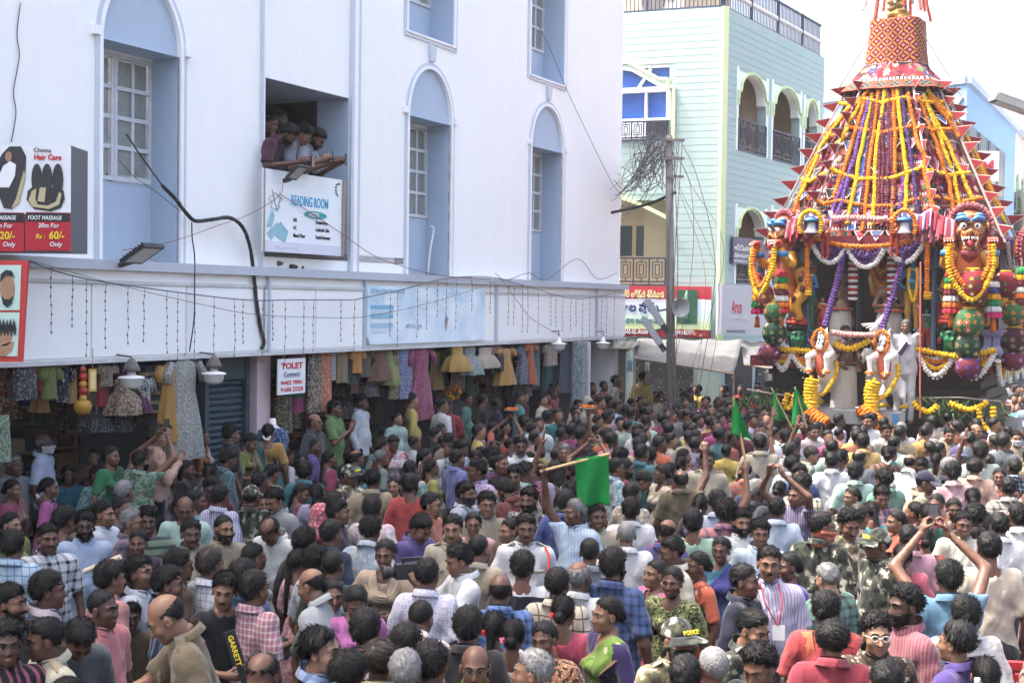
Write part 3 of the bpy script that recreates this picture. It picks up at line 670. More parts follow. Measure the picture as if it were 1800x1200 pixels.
def head_sdf(P, fem=0, hv=0):
 nl_, jw_, ck_, bw_ = HV[hv]; jw = .052-.006*fem+jw_
 d = cranium(P); d = smin(d, ell(P, (0, -.02, -.02), (.064-.002*fem+jw_*.5, .068, .09)), .02)
 d = smin(d, ell(P, (0, -.03, -.075), (jw, .05, .040)), .02); d = smin(d, np.linalg.norm(P-A3(0, -.066, -.098+.004*fem), axis=1)-.019, .018)
 Q = P*A3(1, 1, 1); Q = Q.copy(); Q[:, 0] = np.abs(Q[:, 0])
 d = smin(d, np.linalg.norm(Q-A3(.040+ck_, -.052, -.03), axis=1)-.024-ck_, .02)
 d = smin(d, cap(Q, (.010, -.080, .020), (.048, -.062, .022), .010), .012)
 d = smax(d, -(np.linalg.norm(Q-A3(.031, -.094, .003), axis=1)-.0165), .010)
 d = smin(d, cap(P, (0, -.080, .008), (0, -.101+nl_*.8-.002*fem*0, -.034), .0075+abs(bw_)*.003, .0125+bw_*.005-.001*fem), .010)
 d = smin(d, np.linalg.norm(Q-A3(.0125, -.090, -.037), axis=1)-.0095, .006)
 d = smin(d, cap(Q, (0, -.090, -.060), (.021, -.078, -.064), .0065, .004), .006); d = smin(d, cap(Q, (0, -.088, -.073), (.018, -.077, -.069), .0078, .004), .006)
 e = ell(Q, (.080, .012, -.008), (.011, .021, .033)); e = smax(e, -ell(Q, (.089, .006, -.006), (.007, .011, .018)), .004)
 d = smin(d, e, .007)
 return smin(d, cap(P, (0, .026, -.08), (0, .040, -.22), .053-.008*fem, .058-.008*fem), .025)
def make_head(fem, hv=0):
 V, F = surface_nets(lambda P: head_sdf(P, fem, hv), (-.11, -.135, -.22), (.11, .14, .14), .0088)
 c = V[F].mean(1); fm = np.zeros(len(F), int)
 lip = (np.abs(c[:, 0]) < .019) & (c[:, 1] < -.078) & (np.abs(c[:, 2]+.0665) < .0095); fm[lip] = 2
 parts = [(V, F, fm)]
 for s in (-1, 1):
  b = MB(); b.ball((s*.031, -.0685, .002), .0132, 10, 7); v, f, _ = mb_np(b); parts.append((v, f, 1))
  b = MB(); b.ball((s*.031, -.0775, .001), (.0078, .005, .0078), 8, 6); v, f, _ = mb_np(b); parts.append((v, f, 3))
  b = MB(); b.ball((s*.031, -.0672, .0075), (.0165, .0150, .0085), 10, 6); v, f, _ = mb_np(b); parts.append((v, f, 0))
 return joinm(parts)
HEADS = [make_head(0), make_head(1), make_head(0, 1), make_head(1, 1), make_head(0, 2), make_head(1, 2)]
def brows(w=.005, lash=True):
 b = MB()
 for s in (-1, 1):
  b.tube([(s*.012, -.0915, .0235), (s*.03, -.086, .0305), (s*.049, -.070, .026)], [w*.8, w, w*.4], 5)
  if lash: b.tube([(s*.0175, -.0795, .0065), (s*.031, -.0845, .0125), (s*.0455, -.0755, .006)], .0024, 4)
 return b
def hair_shell(kind, h=.0095):
 tk = {'short': .013, 'thick': .019, 'curly': .021, 'buzz': .006, 'side': .016, 'bald': .0035, 'fem': .012, 'balding': .013}[kind]
 def f(P):
  d = cranium(P)-tk
  n = .0035*np.sin(P[:, 0]*95+3*np.sin(P[:, 1]*60))*np.sin(P[:, 1]*88+1.7*np.sin(P[:, 2]*70)) if kind not in ('buzz', 'fem', 'bald') else 0
  if kind == 'curly': n = n*2.0
  line = .074-.92*(P[:, 1]+.062)+(.012 if kind in ('balding',) else 0)+.9*np.maximum(0, np.abs(P[:, 0])-.055)*(P[:, 1] < -.02)
  line = np.maximum(line, -.085)
  edge = (P[:, 2]-line)*.74; d = cranium(P)-tk*np.clip(.25+edge/.045, .12, 1)+n*np.clip(edge/.03, 0, 1); d = smax(d, -edge+.006*np.sin(P[:, 0]*140), .006)
  if kind == 'fem':
   d = smax(d, -(np.abs(P[:, 0])-.002+.4*np.maximum(0, -.02-P[:, 2]+.05)+np.maximum(0, P[:, 1]-.0)*.5), .006)
  if kind in ('bald', 'balding'):
   top = np.linalg.norm((P-A3(0, -.005 if kind == 'bald' else .035, .125))*A3(1, .8, 1), axis=1)-(.105 if kind == 'bald' else .075)
   d = smax(d, -top, .008)
  e = ell(P*A3(1, 1, 1), (0, .014, -.01), (.3, .03, .036)); d = smax(d, -e, .006)
  return d
 return surface_nets(f, (-.13, -.14, -.11), (.13, .16, .17), h)
def strands(V, F, n, length, lift, flow, wid=.0052, seed=0, minz=-.09):
 rg = np.random.default_rng(seed); A = V[F[:, 0]]; B = V[F[:, 1]]; C = V[F[:, 2]]
 nm = np.cross(B-A, C-A); ar = np.linalg.norm(nm, axis=1)+1e-12; nm = nm/ar[:, None]
 out = np.einsum('ij,ij->i', nm, (A-A3(0, .022, .035))) > 0; ar = ar*out
 k = rg.choice(len(F), n, p=ar/ar.sum()); u = rg.random((n, 1)); p = (A[k]*(1-u)+C[k]*u); nn = nm[k]
 d = flow(p, rg); d = d-nn*(d*nn).sum(1)[:, None]; d /= np.linalg.norm(d, axis=1)[:, None]+1e-9
 L = length*(.6+.8*rg.random((n, 1))); lf = lift*(.4+1.2*rg.random((n, 1)))
 sd = np.cross(nn, d)*wid*(.6+.8*rg.random((n, 1)))/2
 p0 = p-nn*.003; p1 = p+d*L*.5+nn*L*lf*.6; p2 = p+d*L+nn*L*lf*.45
 VV = np.stack([p0-sd, p0+sd, p1+sd*.9, p1-sd*.9, p2], 1).reshape(-1, 3); o = np.arange(n)[:, None]*5
 FF = np.concatenate([o+np.array([[0, 1, 2, 3]]), o+np.array([[3, 2, 4, 4]])]); return VV, FF
HAIR = {}
def fl_crown(p, rg): return (p-A3(.015, .06, .12))*A3(1, 1, 1)+rg.normal(0, .02, p.shape)
def fl_rand(p, rg): return rg.normal(0, 1, p.shape)
def fl_side(p, rg): return np.where(p[:, :1] > .03, A3(1, -.1, -.5), A3(-1, -.25, -.2))+rg.normal(0, .18, p.shape)
def fl_fwd(p, rg): return np.where(p[:, 2:3] > .05, A3(.25, -1, 0), A3(0, .3, -1))+rg.normal(0, .25, p.shape)
def fl_back(p, rg): return A3(0, .13, -.01)-p+rg.normal(0, .006, p.shape)
def make_hair(kind, face='none'):
 key = (kind, face)
 if key in HAIR: return HAIR[key]
 base = {'short': 'short', 'thick': 'thick', 'curly': 'curly', 'buzz': 'buzz', 'side': 'side', 'bald': 'bald', 'balding': 'balding'}.get(kind, 'fem')
 V, F = hair_shell(base); parts = [(V, F, 0)]
 if base != 'fem':
  n, L, lf, fl_ = {'short': (850, .026, .22, fl_fwd), 'thick': (1100, .04, .2, fl_fwd), 'curly': (1250, .022, .7, fl_rand), 'buzz': (500, .009, .5, fl_crown), 'side': (1000, .05, .1, fl_side), 'bald': (700, .016, .2, fl_crown), 'balding': (1000, .024, .25, fl_crown)}[base]
  v, f = strands(V, F, n, L, lf, fl_, seed=len(HAIR)); parts.append((v, f, 0))
 else:
  v, f = strands(V, F, 900, .055, .06, fl_back, .0036, seed=len(HAIR)); parts.append((v, f, 0))
  if kind in ('bun', 'bunflower'):
   def bf(P): return smin(ell(P, (0, .125, -.012), (.047, .036, .047)), cap(P, (0, .09, 0), (0, .12, -.01), .04, .03), .02)+.002*np.sin(P[:, 0]*160+P[:, 2]*90)
   v, f = surface_nets(bf, (-.08, .03, -.08), (.08, .18, .06), .008); parts.append((v, f, 0))
  if kind in ('braid', 'braidflower', 'tail'):
   def bf(P):
    z = P[:, 2]; yy = .112+.035*np.clip(-z/.3, 0, 1); r = (.030-.016*np.clip(-z/.5, 0, 1))*(1+.16*np.abs(np.sin(z*46))) if kind != 'tail' else .034-.012*np.clip(-z/.4, 0, 1)
    d = np.sqrt(P[:, 0]**2+((P[:, 1]-yy)/.8)**2)-r; return np.maximum(d, np.maximum(z-.02, -.46-z))
   v, f = surface_nets(bf, (-.06, .05, -.5), (.06, .2, .06), .009); parts.append((v, f, 0))
 v, f, _ = mb_np(brows(.0042 if base == 'fem' else .0062)); parts.append((v, f, 0))
 if face in ('mous', 'beard'):
  b = MB()
  for s in (-1, 1): b.tube([(0, -.099, -.050), (s*.014, -.0955, -.052), (s*.029, -.082, -.061)], [.0068, .0075, .003], 6)
  v, f, _ = mb_np(b); parts.append((v, f, 0))
 if face == 'beard':
  def bf(P):
   d = head_sdf(P, 0)-.0045; m = np.maximum(P[:, 2]+.038-.5*np.maximum(0, np.abs(P[:, 0])-.045), P[:, 1]-.012); m = np.maximum(m, -.128-P[:, 2])
   d = smax(d, m, .004); lipc = ell(P, (0, -.09, -.066), (.026, .03, .016)); return smax(d, -lipc, .004)
  v, f = surface_nets(bf, (-.1, -.13, -.13), (.1, .04, .0), .007); parts.append((v, f, 0))
  v, f = strands(v, f, 420, .014, .3, lambda p, r: A3(0, -.15, -1)+r.normal(0, .3, p.shape), .003, minz=-.2); parts.append((v, f, 0))
 V, F, M_ = joinm(parts); HAIR[key] = (V, F, M_); return HAIR[key]
def hand_sdf(P, curl, spread):
 d = ell(P, (0, 0, -.048), (.038, .015, .05)); d = smin(d, cap(P, (0, 0, .02), (0, 0, -.03), .026, .026), .02)
 for i, (x, L) in enumerate(((-.028, .062), (-.0095, .072), (.0095, .068), (.027, .054))):
  a = A3(x, 0, -.088); sx = spread*(x/.03)*.25; ang = 0; p = a
  for j, (k, r) in enumerate(((.45, .0092), (.32, .0084), (.25, .0074))):
   ang += curl*(.75 if j == 0 else .95); q = p+L*k*A3(sx, -sin(ang), -cos(ang)); d = smin(d, cap(P, p, q, r, r*.94), .004); p = q
 t0 = A3(-.03, -.006, -.025); t1 = A3(-.054, -.020-.01*curl, -.052); t2 = A3(-.05+.012*curl, -.034-.02*curl, -.080)
 d = smin(d, cap(P, t0, t1, .013, .011), .008); return smin(d, cap(P, t1, t2, .0105, .0085), .004)
HANDS = {k: surface_nets(lambda P, c=c, s=s: hand_sdf(P, c, s), (-.085, -.1, -.185), (.06, .03, .03), .0092) for k, c, s in (('relax', .35, .3), ('flat', .06, .4), ('grip', 1.05, .1))}
def place_hand(kind, wrist, direction, palm, side):
 """side -1: person's right hand (at -x)"""
 V, F = HANDS[kind]; V = V.copy()
 if side < 0: V[:, 0] *= 1
 else: V[:, 0] *= -1; F = F[:, ::-1]
 d = np.asarray(direction, float); d = d/np.linalg.norm(d); p = np.asarray(palm, float); p = p-d*(p@d); p = p/(np.linalg.norm(p)+1e-9)
 z = -d; y = -p; x = np.cross(y, z)
 return V@np.stack([x, y, z])+np.asarray(wrist), F
SH = A3(.158, .012, 1.390)
def sided(v, s): return A3(v[0]*s, v[1], v[2])
POSES = {   # per side: elbow, wrist, hand kind, palm dir   (right side, left side)
 'down': [((.245, .04, 1.12), (.262, -.05, .885), 'relax', (-1, 0, 0))]*2,
 'walk': [((.25, .10, 1.14), (.25, .02, .90), 'relax', (-1, 0, 0)), ((.25, -.03, 1.13), (.22, -.2, .97), 'relax', (-1, 0, 0))],
 'pray': [((.235, -.07, 1.13), (.030, -.235, 1.30), 'flat', (-1, 0, 0))]*2,
 'photo': [((.30, -.20, 1.62), (.085, -.33, 1.83), 'grip', (-1, -.2, 0))]*2,
 'phone': [((.25, -.15, 1.20), (.075, -.36, 1.44), 'grip', (-1, -.2, 0))]*2,
 'raise': [((.27, -.07, 1.63), (.25, -.13, 1.88), 'grip', (0, -1, 0)), ((.245, .04, 1.12), (.262, -.05, .885), 'relax', (-1, 0, 0))],
 'wave': [((.245, .04, 1.12), (.262, -.05, .885), 'relax', (-1, 0, 0)), ((.27, -.12, 1.60), (.22, -.2, 1.86), 'flat', (0, -1, 0))],
 'reach': [((.24, -.20, 1.24), (.17, -.43, 1.22), 'flat', (0, 0, -1)), ((.245, .04, 1.12), (.262, -.05, .885), 'relax', (-1, 0, 0))],
 'side': [((.42, -.10, 1.30), (.66, -.20, 1.22), 'relax', (0, -1, -.4)), ((.25, -.1, 1.12), (.22, -.3, 1.02), 'relax', (0, 0, -1))],
 'chest': [((.25, -.05, 1.12), (.10, -.26, 1.12), 'grip', (-1, 0, 0)), ((.25, -.05, 1.12), (.10, -.26, 1.12), 'grip', (-1, 0, 0))],
 'hip': [((.34, .03, 1.16), (.17, -.12, 1.02), 'relax', (-1, 0, 0)), ((.25, -.08, 1.14), (.12, -.28, 1.16), 'grip', (-1, 0, 0))],
}
def torso(P, fem, g):
 Q = P.copy(); Q[:, 1] = Q[:, 1]/.70; k = .86
 w_ = .010*fem
 d = cap(Q, (-.105+w_, .01, 1.33), (.105-w_, .01, 1.33), .098-.4*w_+g)
 d = smin(d, cap(Q, (-.045, .0, 1.07), (.045, .0, 1.07), .112-.012*fem+g), .10)
 d = smin(d, cap(Q, (-.065, .02, .92), (.065, .02, .92), .118+.012*fem+g), .08)
 d = smin(d, cap(Q, (-.135, .015, 1.385), (.135, .015, 1.385), .055+g*.8), .05)
 d = d*k
 if fem:
  R = P.copy(); R[:, 0] = np.abs(R[:, 0]); d = smin(d, np.linalg.norm(R-A3(.07, -.085, 1.265), axis=1)-(.042+g*.7), .05)
 else: d = smin(d, ell(P, (0, -.035, 1.09), (.115+g, .095+g, .13)), .06)
 return smin(d, cap(P, (0, .02, 1.40), (0, .035, 1.475), .066+g, .050+g*.5), .04)
def arms(P, pose, g, lim, k0=.049):
 """lim: 0 bare arm to the wrist, 'short' sleeve, 'long' sleeve"""
 D = None
 for s, (e, w_, hk, pm) in zip((-1, 1), POSES[pose]):
  e, w_ = sided(e, s), sided(w_, s); sh = sided(SH, s)
  if lim == 'short': ee = sh+(e-sh)*.86; d = cap(P, sh, ee, k0+g, .049+g*1.25, flat=True)
  else:
   d = smin(cap(P, sh, e, k0+g*.8, .040+g), cap(P, e, w_, .039+g, .027+g*.8, flat=bool(lim)), .02)
  D = d if D is None else np.minimum(D, d)
 return D
def legs(P, g):
 Q = P.copy(); Q[:, 0] = np.abs(Q[:, 0])
 d = smin(cap(Q, (.09, .02, .88), (.10, 0, .48), .082+g, .052+g), cap(Q, (.10, 0, .48), (.105, .03, .08), .052+g, .036+g), .03)
 return d
def folds(P, a=1.0, seed=0):
 x, y, z = P.T; ph = seed*1.7
 return a*(.0042*np.sin(26*z+9*np.sin(5*x+ph)+7*y)+.0035*np.sin(34*x-20*z+6*np.sin(8*z+ph))+.003*np.sin(17*y+31*z*np.sign(x)+ph))
def bend(V, ang, lean=0):
 """bend forward about the hips, lean sideways"""
 if not ang and not lean: return V
 V = V.copy(); t = np.clip((V[:, 2]-.88)/.35, 0, 1); t = t*t*(3-2*t); a = ang*t
 y, z = V[:, 1].copy(), V[:, 2]-.95
 V[:, 1] = y*np.cos(a)-np.maximum(z, -2)*np.sin(a); V[:, 2] = .95+y*np.sin(a)+z*np.cos(a)
 a = lean*t; x, z = V[:, 0].copy(), V[:, 2]-.95
 V[:, 0] = x*np.cos(a)+z*np.sin(a); V[:, 2] = .95-x*np.sin(a)+z*np.cos(a); return V
HEADP = A3(0, -.012, 1.59)
def head_xf(V, hy, hp):
 return rotz(rotx((V-A3(0, .03, -.12))*.93, hp), hy)+A3(0, .03, -.12)+HEADP
BODIES = {}
M_SKIN0 = mat('skin', (.2, .1, .06)); M_EYE = mat('eye_white', (.22, .19, .17), .4, 0); M_IRIS = mat('iris', (.012, .008, .006), .2, 0); M_LIP = mat('lips', (.17, .065, .05), .5, .1)
BT = {}
def body_mesh(sex, pose, hy=0, hp=0, bd=0, ln=0, h=.027, hv=0):
 key = (sex, pose, hy, hp, bd, ln, hv)
 if key in BODIES: return BODIES[key]
 fem = 1 if sex == 'f' else 0
 if (sex, pose) not in BT:
  f = lambda P: smin(smin(torso(P, fem, 0), arms(P, pose, -.004*fem, 0), .03), legs(P, 0), .04)
  e = np.array([np.abs(np.array(q[:2])).max(0) for q in POSES[pose]]).max(0); zt = max(1.52, e[2]+.08)
  BT[sex, pose] = surface_nets(f, (-max(.36, e[0]+.1), -max(.2, e[1]+.08), .02), (max(.36, e[0]+.1), .2, zt), h)
 V, F = BT[sex, pose]
 parts = [(V, F, 0)]
 for s in (-1, 1):
  b = MB(); b.ball((s*.105, -.03, .035), (.042, .12, .035), 10, 6); v, f_, _ = mb_np(b); parts.append((v, f_, 0))
 for s, (e_, w_, hk, pm) in zip((-1, 1), POSES[pose]):
  w3 = sided(w_, s); d = w3-sided(e_, s)
  if pose == 'pray': d = A3(-.25*s, -.35, 1)
  if pose in ('photo', 'phone', 'raise', 'wave'): d = d*A3(.3, .6, 1)
  v, f_ = place_hand(hk, w3, d, sided(pm, s), s); parts.append((v, f_, 0))
 hv_, hf, hm = HEADS[fem+2*hv]; parts.append((head_xf(hv_, hy, hp), hf, hm))
 V, F, M_ = joinm(parts); V = bend(V, bd, ln)
 BODIES[key] = mesh_q('body', V, F, [M_SKIN0, M_EYE, M_LIP, M_IRIS], M_); return BODIES[key]
HM = {}
M_HAIR = NT('black_hair', .45, .18); M_HAIR.color(M_HAIR.mix(M_HAIR.noise(60, 3), (.0018, .0018, .002), (.006, .0055, .0055))); M_HAIR.bump(M_HAIR.noise(170, 3), .7, .006); M_HAIR = M_HAIR.m
M_HGREY = NT('grey_hair', .5, .4); M_HGREY.color(M_HGREY.mix(M_HGREY.noise(90, 3), (.012, .012, .012), (.22, .22, .22))); M_HGREY = M_HGREY.m
M_HBRN = NT('brown_black_hair', .5, .3); M_HBRN.color(M_HBRN.mix(M_HBRN.noise(60, 3), (.006, .004, .003), (.02, .012, .008))); M_HBRN = M_HBRN.m
def hair_mesh(kind, face, hy, hp, bd, ln):
 key = (kind, face, hy, hp, bd, ln)
 if key not in HM:
  V, F, M_ = make_hair(kind, face); HM[key] = mesh_q('hair', bend(head_xf(V, hy, hp), bd, ln), F, [M_HAIR], M_)
 return HM[key]
CL = {}
def collar_parts(hgt=.045):
 b = MB(); n = 22
 def fn(u, v):
  a = -pi/2+.24+(2*pi-.48)*u; rr = .070+.006*v; z = 1.447+.012*cos(a+pi/2)*-1+v*hgt*(1-.35*abs(2*u-1)**6)
  return (cos(a)*rr*1.02, .03+sin(a)*rr*1.02-.012*(1 if sin(a) < -.5 else 0), z+.02*max(0, sin(a)))
 b.sheet(fn, n, 3, (0, 0, 0));
 def fn2(u, v):
  a = -pi/2+.20+(2*pi-.40)*u; rr = .077+.020*v; z0 = 1.447+hgt*(1-.35*abs(2*u-1)**6)+.02*max(0, sin(a))
  return (cos(a)*rr, .03+sin(a)*rr, z0-v*.042*(1+.35*abs(2*u-1)**4))
 b.sheet(fn2, n, 2, (0, 0, -.002)); v, f, _ = mb_np(b); return v, f
def shirt_mesh(sex, pose, kind, bd=0, ln=0, seed=0):
 """kind: short, long (collared shirts), tee, kurta, blouse"""
 key = (sex, pose, kind, bd, ln)
 if key in CL: return CL[key]
 k0_ = ('raw', sex, pose, kind)
 if k0_ in CL:
  V, F, M_ = CL[k0_]; CL[key] = mesh_q('shirt', bend(V, bd, ln), F, [mat('cloth0', (.5, .5, .5))], M_); return CL[key]
 fem = 1 if sex == 'f' else 0; sl = 'long' if kind in ('long', 'longkurta') else 'short'; g = .016 if kind != 'blouse' else .008
 hem = {'kurta': .55, 'longkurta': .5, 'blouse': 1.10}.get(kind, .80)
 def f(P):
  d = smin(torso(P, fem, g), arms(P, pose, g, sl), .028)
  if hem < .7: d = smin(d, np.sqrt(P[:, 0]**2+(P[:, 1]/.7)**2)*.85-(.16+.10*np.clip((.95-P[:, 2])/.4, 0, 1)) , .04) if False else smin(d, cap(P*A3(1, 1/.72, 1), (0, .01, .98), (0, .01, .45), .165, .23)*.85, .05)
  if kind in ('short', 'long', 'tee'): d = smin(d, cap(P*A3(1, 1/.74, 1), (0, .004, 1.24), (0, .004, .70), .150-.012*fem, .166)*.85, .035)
  d = d+folds(P, 1.0 if kind != 'blouse' else .4, seed)
  d = np.maximum(d, hem+.012*np.sin(P[:, 0]*9)-P[:, 2])
  neck = .050 if kind in ('short', 'long') else .072
  d = smax(d, -cap(P, (0, .028-.012*(neck > .07), 1.485 if neck < .07 else 1.445), (0, .036, 1.60), neck), .006)
  d = smax(d, P[:, 2]-1.485, .008) if kind in ('short', 'long') else d
  if kind in ('blouse', 'kurta', 'longkurta'): d = smax(d, -ell(P, (0, .12 if kind == 'blouse' else -.08, 1.47), (.085, .10, .10)), .01)
  if kind in ('short', 'long'): d = smax(d, -cap(P, (0, -.13, 1.43), (0, -.17, 1.33), .022, .004), .006)
  return d
 e = np.array([np.abs(np.array(q[:2])).max(0) for q in POSES[pose]]).max(0); e1 = np.array([np.abs(np.array(q[0])) for q in POSES[pose]]).max(0)
 if sl == 'short': e = e1
 V, F = surface_nets(f, (-max(.38, e[0]+.1), -max(.25, e[1]+.1), hem-.04), (max(.38, e[0]+.1), .25, max(1.54, e[2]+.1)), .022)
 parts = [(V, F, 0)]
 if kind in ('short', 'long'):
  v, f_ = collar_parts(); parts.append((v, f_, 0))
 V, F, M_ = joinm(parts); CL[k0_] = (V, F, M_); CL[key] = mesh_q('shirt', bend(V, bd, ln), F, [mat('cloth0', (.5, .5, .5))], M_); return CL[key]
def project_sheet(pts, fem, g, it=5):
 P = np.array(pts, float)
 for _ in range(it):
  d = torso(P, fem, g); e = 1e-3; G = np.stack([(torso(P+e*np.eye(3)[i], fem, g)-d)/e for i in range(3)], 1); G /= np.linalg.norm(G, axis=1)[:, None]+1e-9
  P = P-d[:, None]*G
 return P
def drape_mesh(pose, bd=0, ln=0, style='saree'):
 key = ('drape', style, bd, ln)
 if key in CL: return CL[key]
 nu, nv = 9, 34; pts = []
 for j in range(nv+1):
  v = j/nv
  if style == 'saree':
   ctr = np.array([[-.16, -.14, .98], [-.08, -.19, 1.12], [.02, -.17, 1.24], [.10, -.11, 1.36], [.13, .02, 1.45], [.12, .12, 1.34], [.10, .15, 1.15], [.08, .16, .92], [.07, .17, .75]])
   wd = np.array([.30, .30, .27, .22, .17, .20, .24, .27, .28]); ax = np.array([[.5, .0, -.85], [.6, 0, -.8], [.75, 0, -.65], [.85, .1, -.5], [.85, .5, -.3], [1, 0, -.25], [1, 0, -.1], [1, 0, 0], [1, 0, 0]])
  else:      # dupatta: U over the front, both ends behind
   ctr = np.array([[-.12, .17, .95], [-.12, .14, 1.25], [-.12, .05, 1.45], [-.09, -.12, 1.36], [0, -.19, 1.28], [.09, -.12, 1.36], [.12, .05, 1.45], [.12, .14, 1.25], [.12, .17, .95]])
   wd = np.array([.2, .18, .12, .12, .16, .12, .12, .18, .2]); ax = np.array([[1, 0, 0], [1, 0, 0], [1, 0, -.2], [.5, 0, .8], [0, 0, 1], [-.5, 0, .8], [-1, 0, -.2], [-1, 0, 0], [-1, 0, 0]])
  t = v*(len(ctr)-1); i = min(int(t), len(ctr)-2); q = t-i; q = q*q*(3-2*q) if False else q
  c = ctr[i]*(1-q)+ctr[i+1]*q; w_ = wd[i]*(1-q)+wd[i+1]*q; a = ax[i]*(1-q)+ax[i+1]*q; a = a/np.linalg.norm(a)
  for k in range(nu+1): pts.append(c+a*w_*(k/nu-.5))
 P0 = np.array(pts); P = project_sheet(P0, 1, .022)
 low = P0[:, 2] < .95; P[low] = P0[low]
 uu = np.tile(np.arange(nu+1)/nu, nv+1); P = P+(.007*np.sin(uu*nu*2.2)[:, None])*((P-A3(0, 0.02, 1.2))*A3(1, 1, 0))/.15
 V = np.concatenate([P, P*A3(1, 1, 1)+((P-A3(0, .02, 0))*A3(1, 1, 0))*-.03]); n = len(P); q = lambda i, j: j*(nu+1)+i; F = []; M_ = []
 for j in range(nv):
  for i in range(nu):
   m = 1 if i in (0, nu-1) or j >= nv-3 else 0
   F.append([q(i, j), q(i+1, j), q(i+1, j+1), q(i, j+1)]); F.append([n+q(i, j), n+q(i, j+1), n+q(i+1, j+1), n+q(i+1, j)]); M_ += [m, m]
 CL[key] = mesh_q('drape', bend(V, bd, ln), np.array(F), [mat('cloth0', (.5, .5, .5))]*2, M_); return CL[key]
def skirt_mesh():
 if 'skirt' in CL: return CL['skirt']
 b = MB(); n = 40
 def fn(u, v):
  a = 2*pi*u; r = .172+.040*min(1, v*6)+.05*v+.010*sin(a*11)*v; return (cos(a)*r, .01+sin(a)*r*.76, 1.075-v*1.05)
 b.grid(fn, n, 10); v, f, _ = mb_np(b); CL['skirt'] = mesh_q('skirt', v, f, [mat('cloth0', (.5, .5, .5))]); return CL['skirt']
def trouser_mesh():
 if 'tr' in CL: return CL['tr']
 V, F = surface_nets(lambda P: np.maximum(smin(smin(legs(P, .018), cap(P*A3(1, 1/.75, 1), (-.06, .02, .92), (.06, .02, .92), .125)*.85, .05), cap(P, (0, .02, .85), (0, .02, .95), .13), .02)+folds(P, .8), P[:, 2]-1.0), (-.28, -.22, .05), (.28, .22, 1.06), .026)
 CL['tr'] = mesh_q('trousers', V, F, [mat('cloth0', (.5, .5, .5))]); return CL['tr']
def cap_mesh(hy, hp, bd, ln, style):
 key = ('cap', style, hy, hp, bd, ln)
 if key in CL: return CL[key]
 def f(P):
  d = smax(ell(P, (0, .02, .03), (.088, .106, .108)), .028-.25*(P[:, 1]+.09)*0-P[:, 2]+.0, .008)
  return d
 V, F = surface_nets(f, (-.12, -.13, -.0), (.12, .16, .16), .010); parts = [(V, F, 0)]
 if style == 'cap':
  b = MB()
  def br(u, v):
   a = (u-.5)*2.2; r = .095+v*.078; return (sin(a)*r*.92, .008-cos(a)*r-.01*v, .038+.012*cos(a*1.3)-.022*v-.02*abs(u-.5)*v)
  b.sheet(br, 12, 4, (0, 0, -.005)); v, f_, _ = mb_np(b); parts.append((v, f_, 0))
  b = MB(); b.ball((0, .02, .139), .009, 8, 5); v, f_, _ = mb_np(b); parts.append((v, f_, 0))
 V, F, M_ = joinm(parts); CL[key] = mesh_q('cap', bend(head_xf(V, hy, hp), bd, ln), F, [mat('cloth0', (.5, .5, .5))], M_); return CL[key]
def scarf_mesh(hy, hp, bd, ln, style):
 key = ('scarf', style, hy, hp, bd, ln)
 if key in CL: return CL[key]
 if style == 'hood':
  f = lambda P: smax(smin(cranium(P)-.024, cap(P, (0, .05, 0), (0, .07, -.22), .085, .12), .04)+folds(P*2, .6), np.minimum(-(P[:, 1]+.035)+.0, 9)*0+(-.04-P[:, 1]), .01)
  V, F = surface_nets(f, (-.16, -.1, -.24), (.16, .22, .17), .011)
 elif style == 'mask':
  f = lambda P: np.maximum(np.maximum(head_sdf(P, 0)-.008, np.maximum(P[:, 2]+.02, -.112-P[:, 2])), P[:, 1]-.02)
  V, F = surface_nets(f, (-.11, -.14, -.13), (.11, .04, 0), .0075)
 else:   # cloth wrapped over nose and neck
  f = lambda P: np.maximum(smin(head_sdf(P, 0)-.010, cap(P, (0, 0, -.08), (0, .02, -.14), .07, .085), .02)+.004*np.sin(P[:, 2]*130+P[:, 0]*30), np.maximum(P[:, 2]+.018-.2*P[:, 1], -.165-P[:, 2]))
  V, F = surface_nets(f, (-.13, -.15, -.18), (.13, .15, .02), .0085)
 CL[key] = mesh_q('scarf', bend(head_xf(V, hy, hp), bd, ln), F, [mat('cloth0', (.5, .5, .5))]); return CL[key]
def extra(name, mb, mats, hy=0, hp=0, bd=0, ln=0, on_head=True):
 v, f, m = mb_np(mb)
 if on_head: v = head_xf(v, hy, hp)
 return mesh_q(name, bend(v, bd, ln), f, mats, m)
EX = {}
def glasses_mesh(hy, hp, bd, ln):
 k = ('gl', hy, hp, bd, ln)
 if k not in EX:
  b = MB()
  for s in (-1, 1):
   b.tube([(s*.033+.022*cos(a), -.096+.006*abs(cos(a)), .002+.017*sin(a)) for a in [2*pi*i/14 for i in range(15)]], .0024, 5, False); b.tube([(s*.055, -.088, .006), (s*.08, -.02, .006), (s*.083, .01, -.0)], .0022, 4)
  b.tube([(-.012, -.099, .004), (0, -.101, .007), (.012, -.099, .004)], .0022, 4); EX[k] = extra('glasses', b, [mat('glasses_frame', (.02, .02, .02), .3, 0)], hy, hp, bd, ln)
 return EX[k]
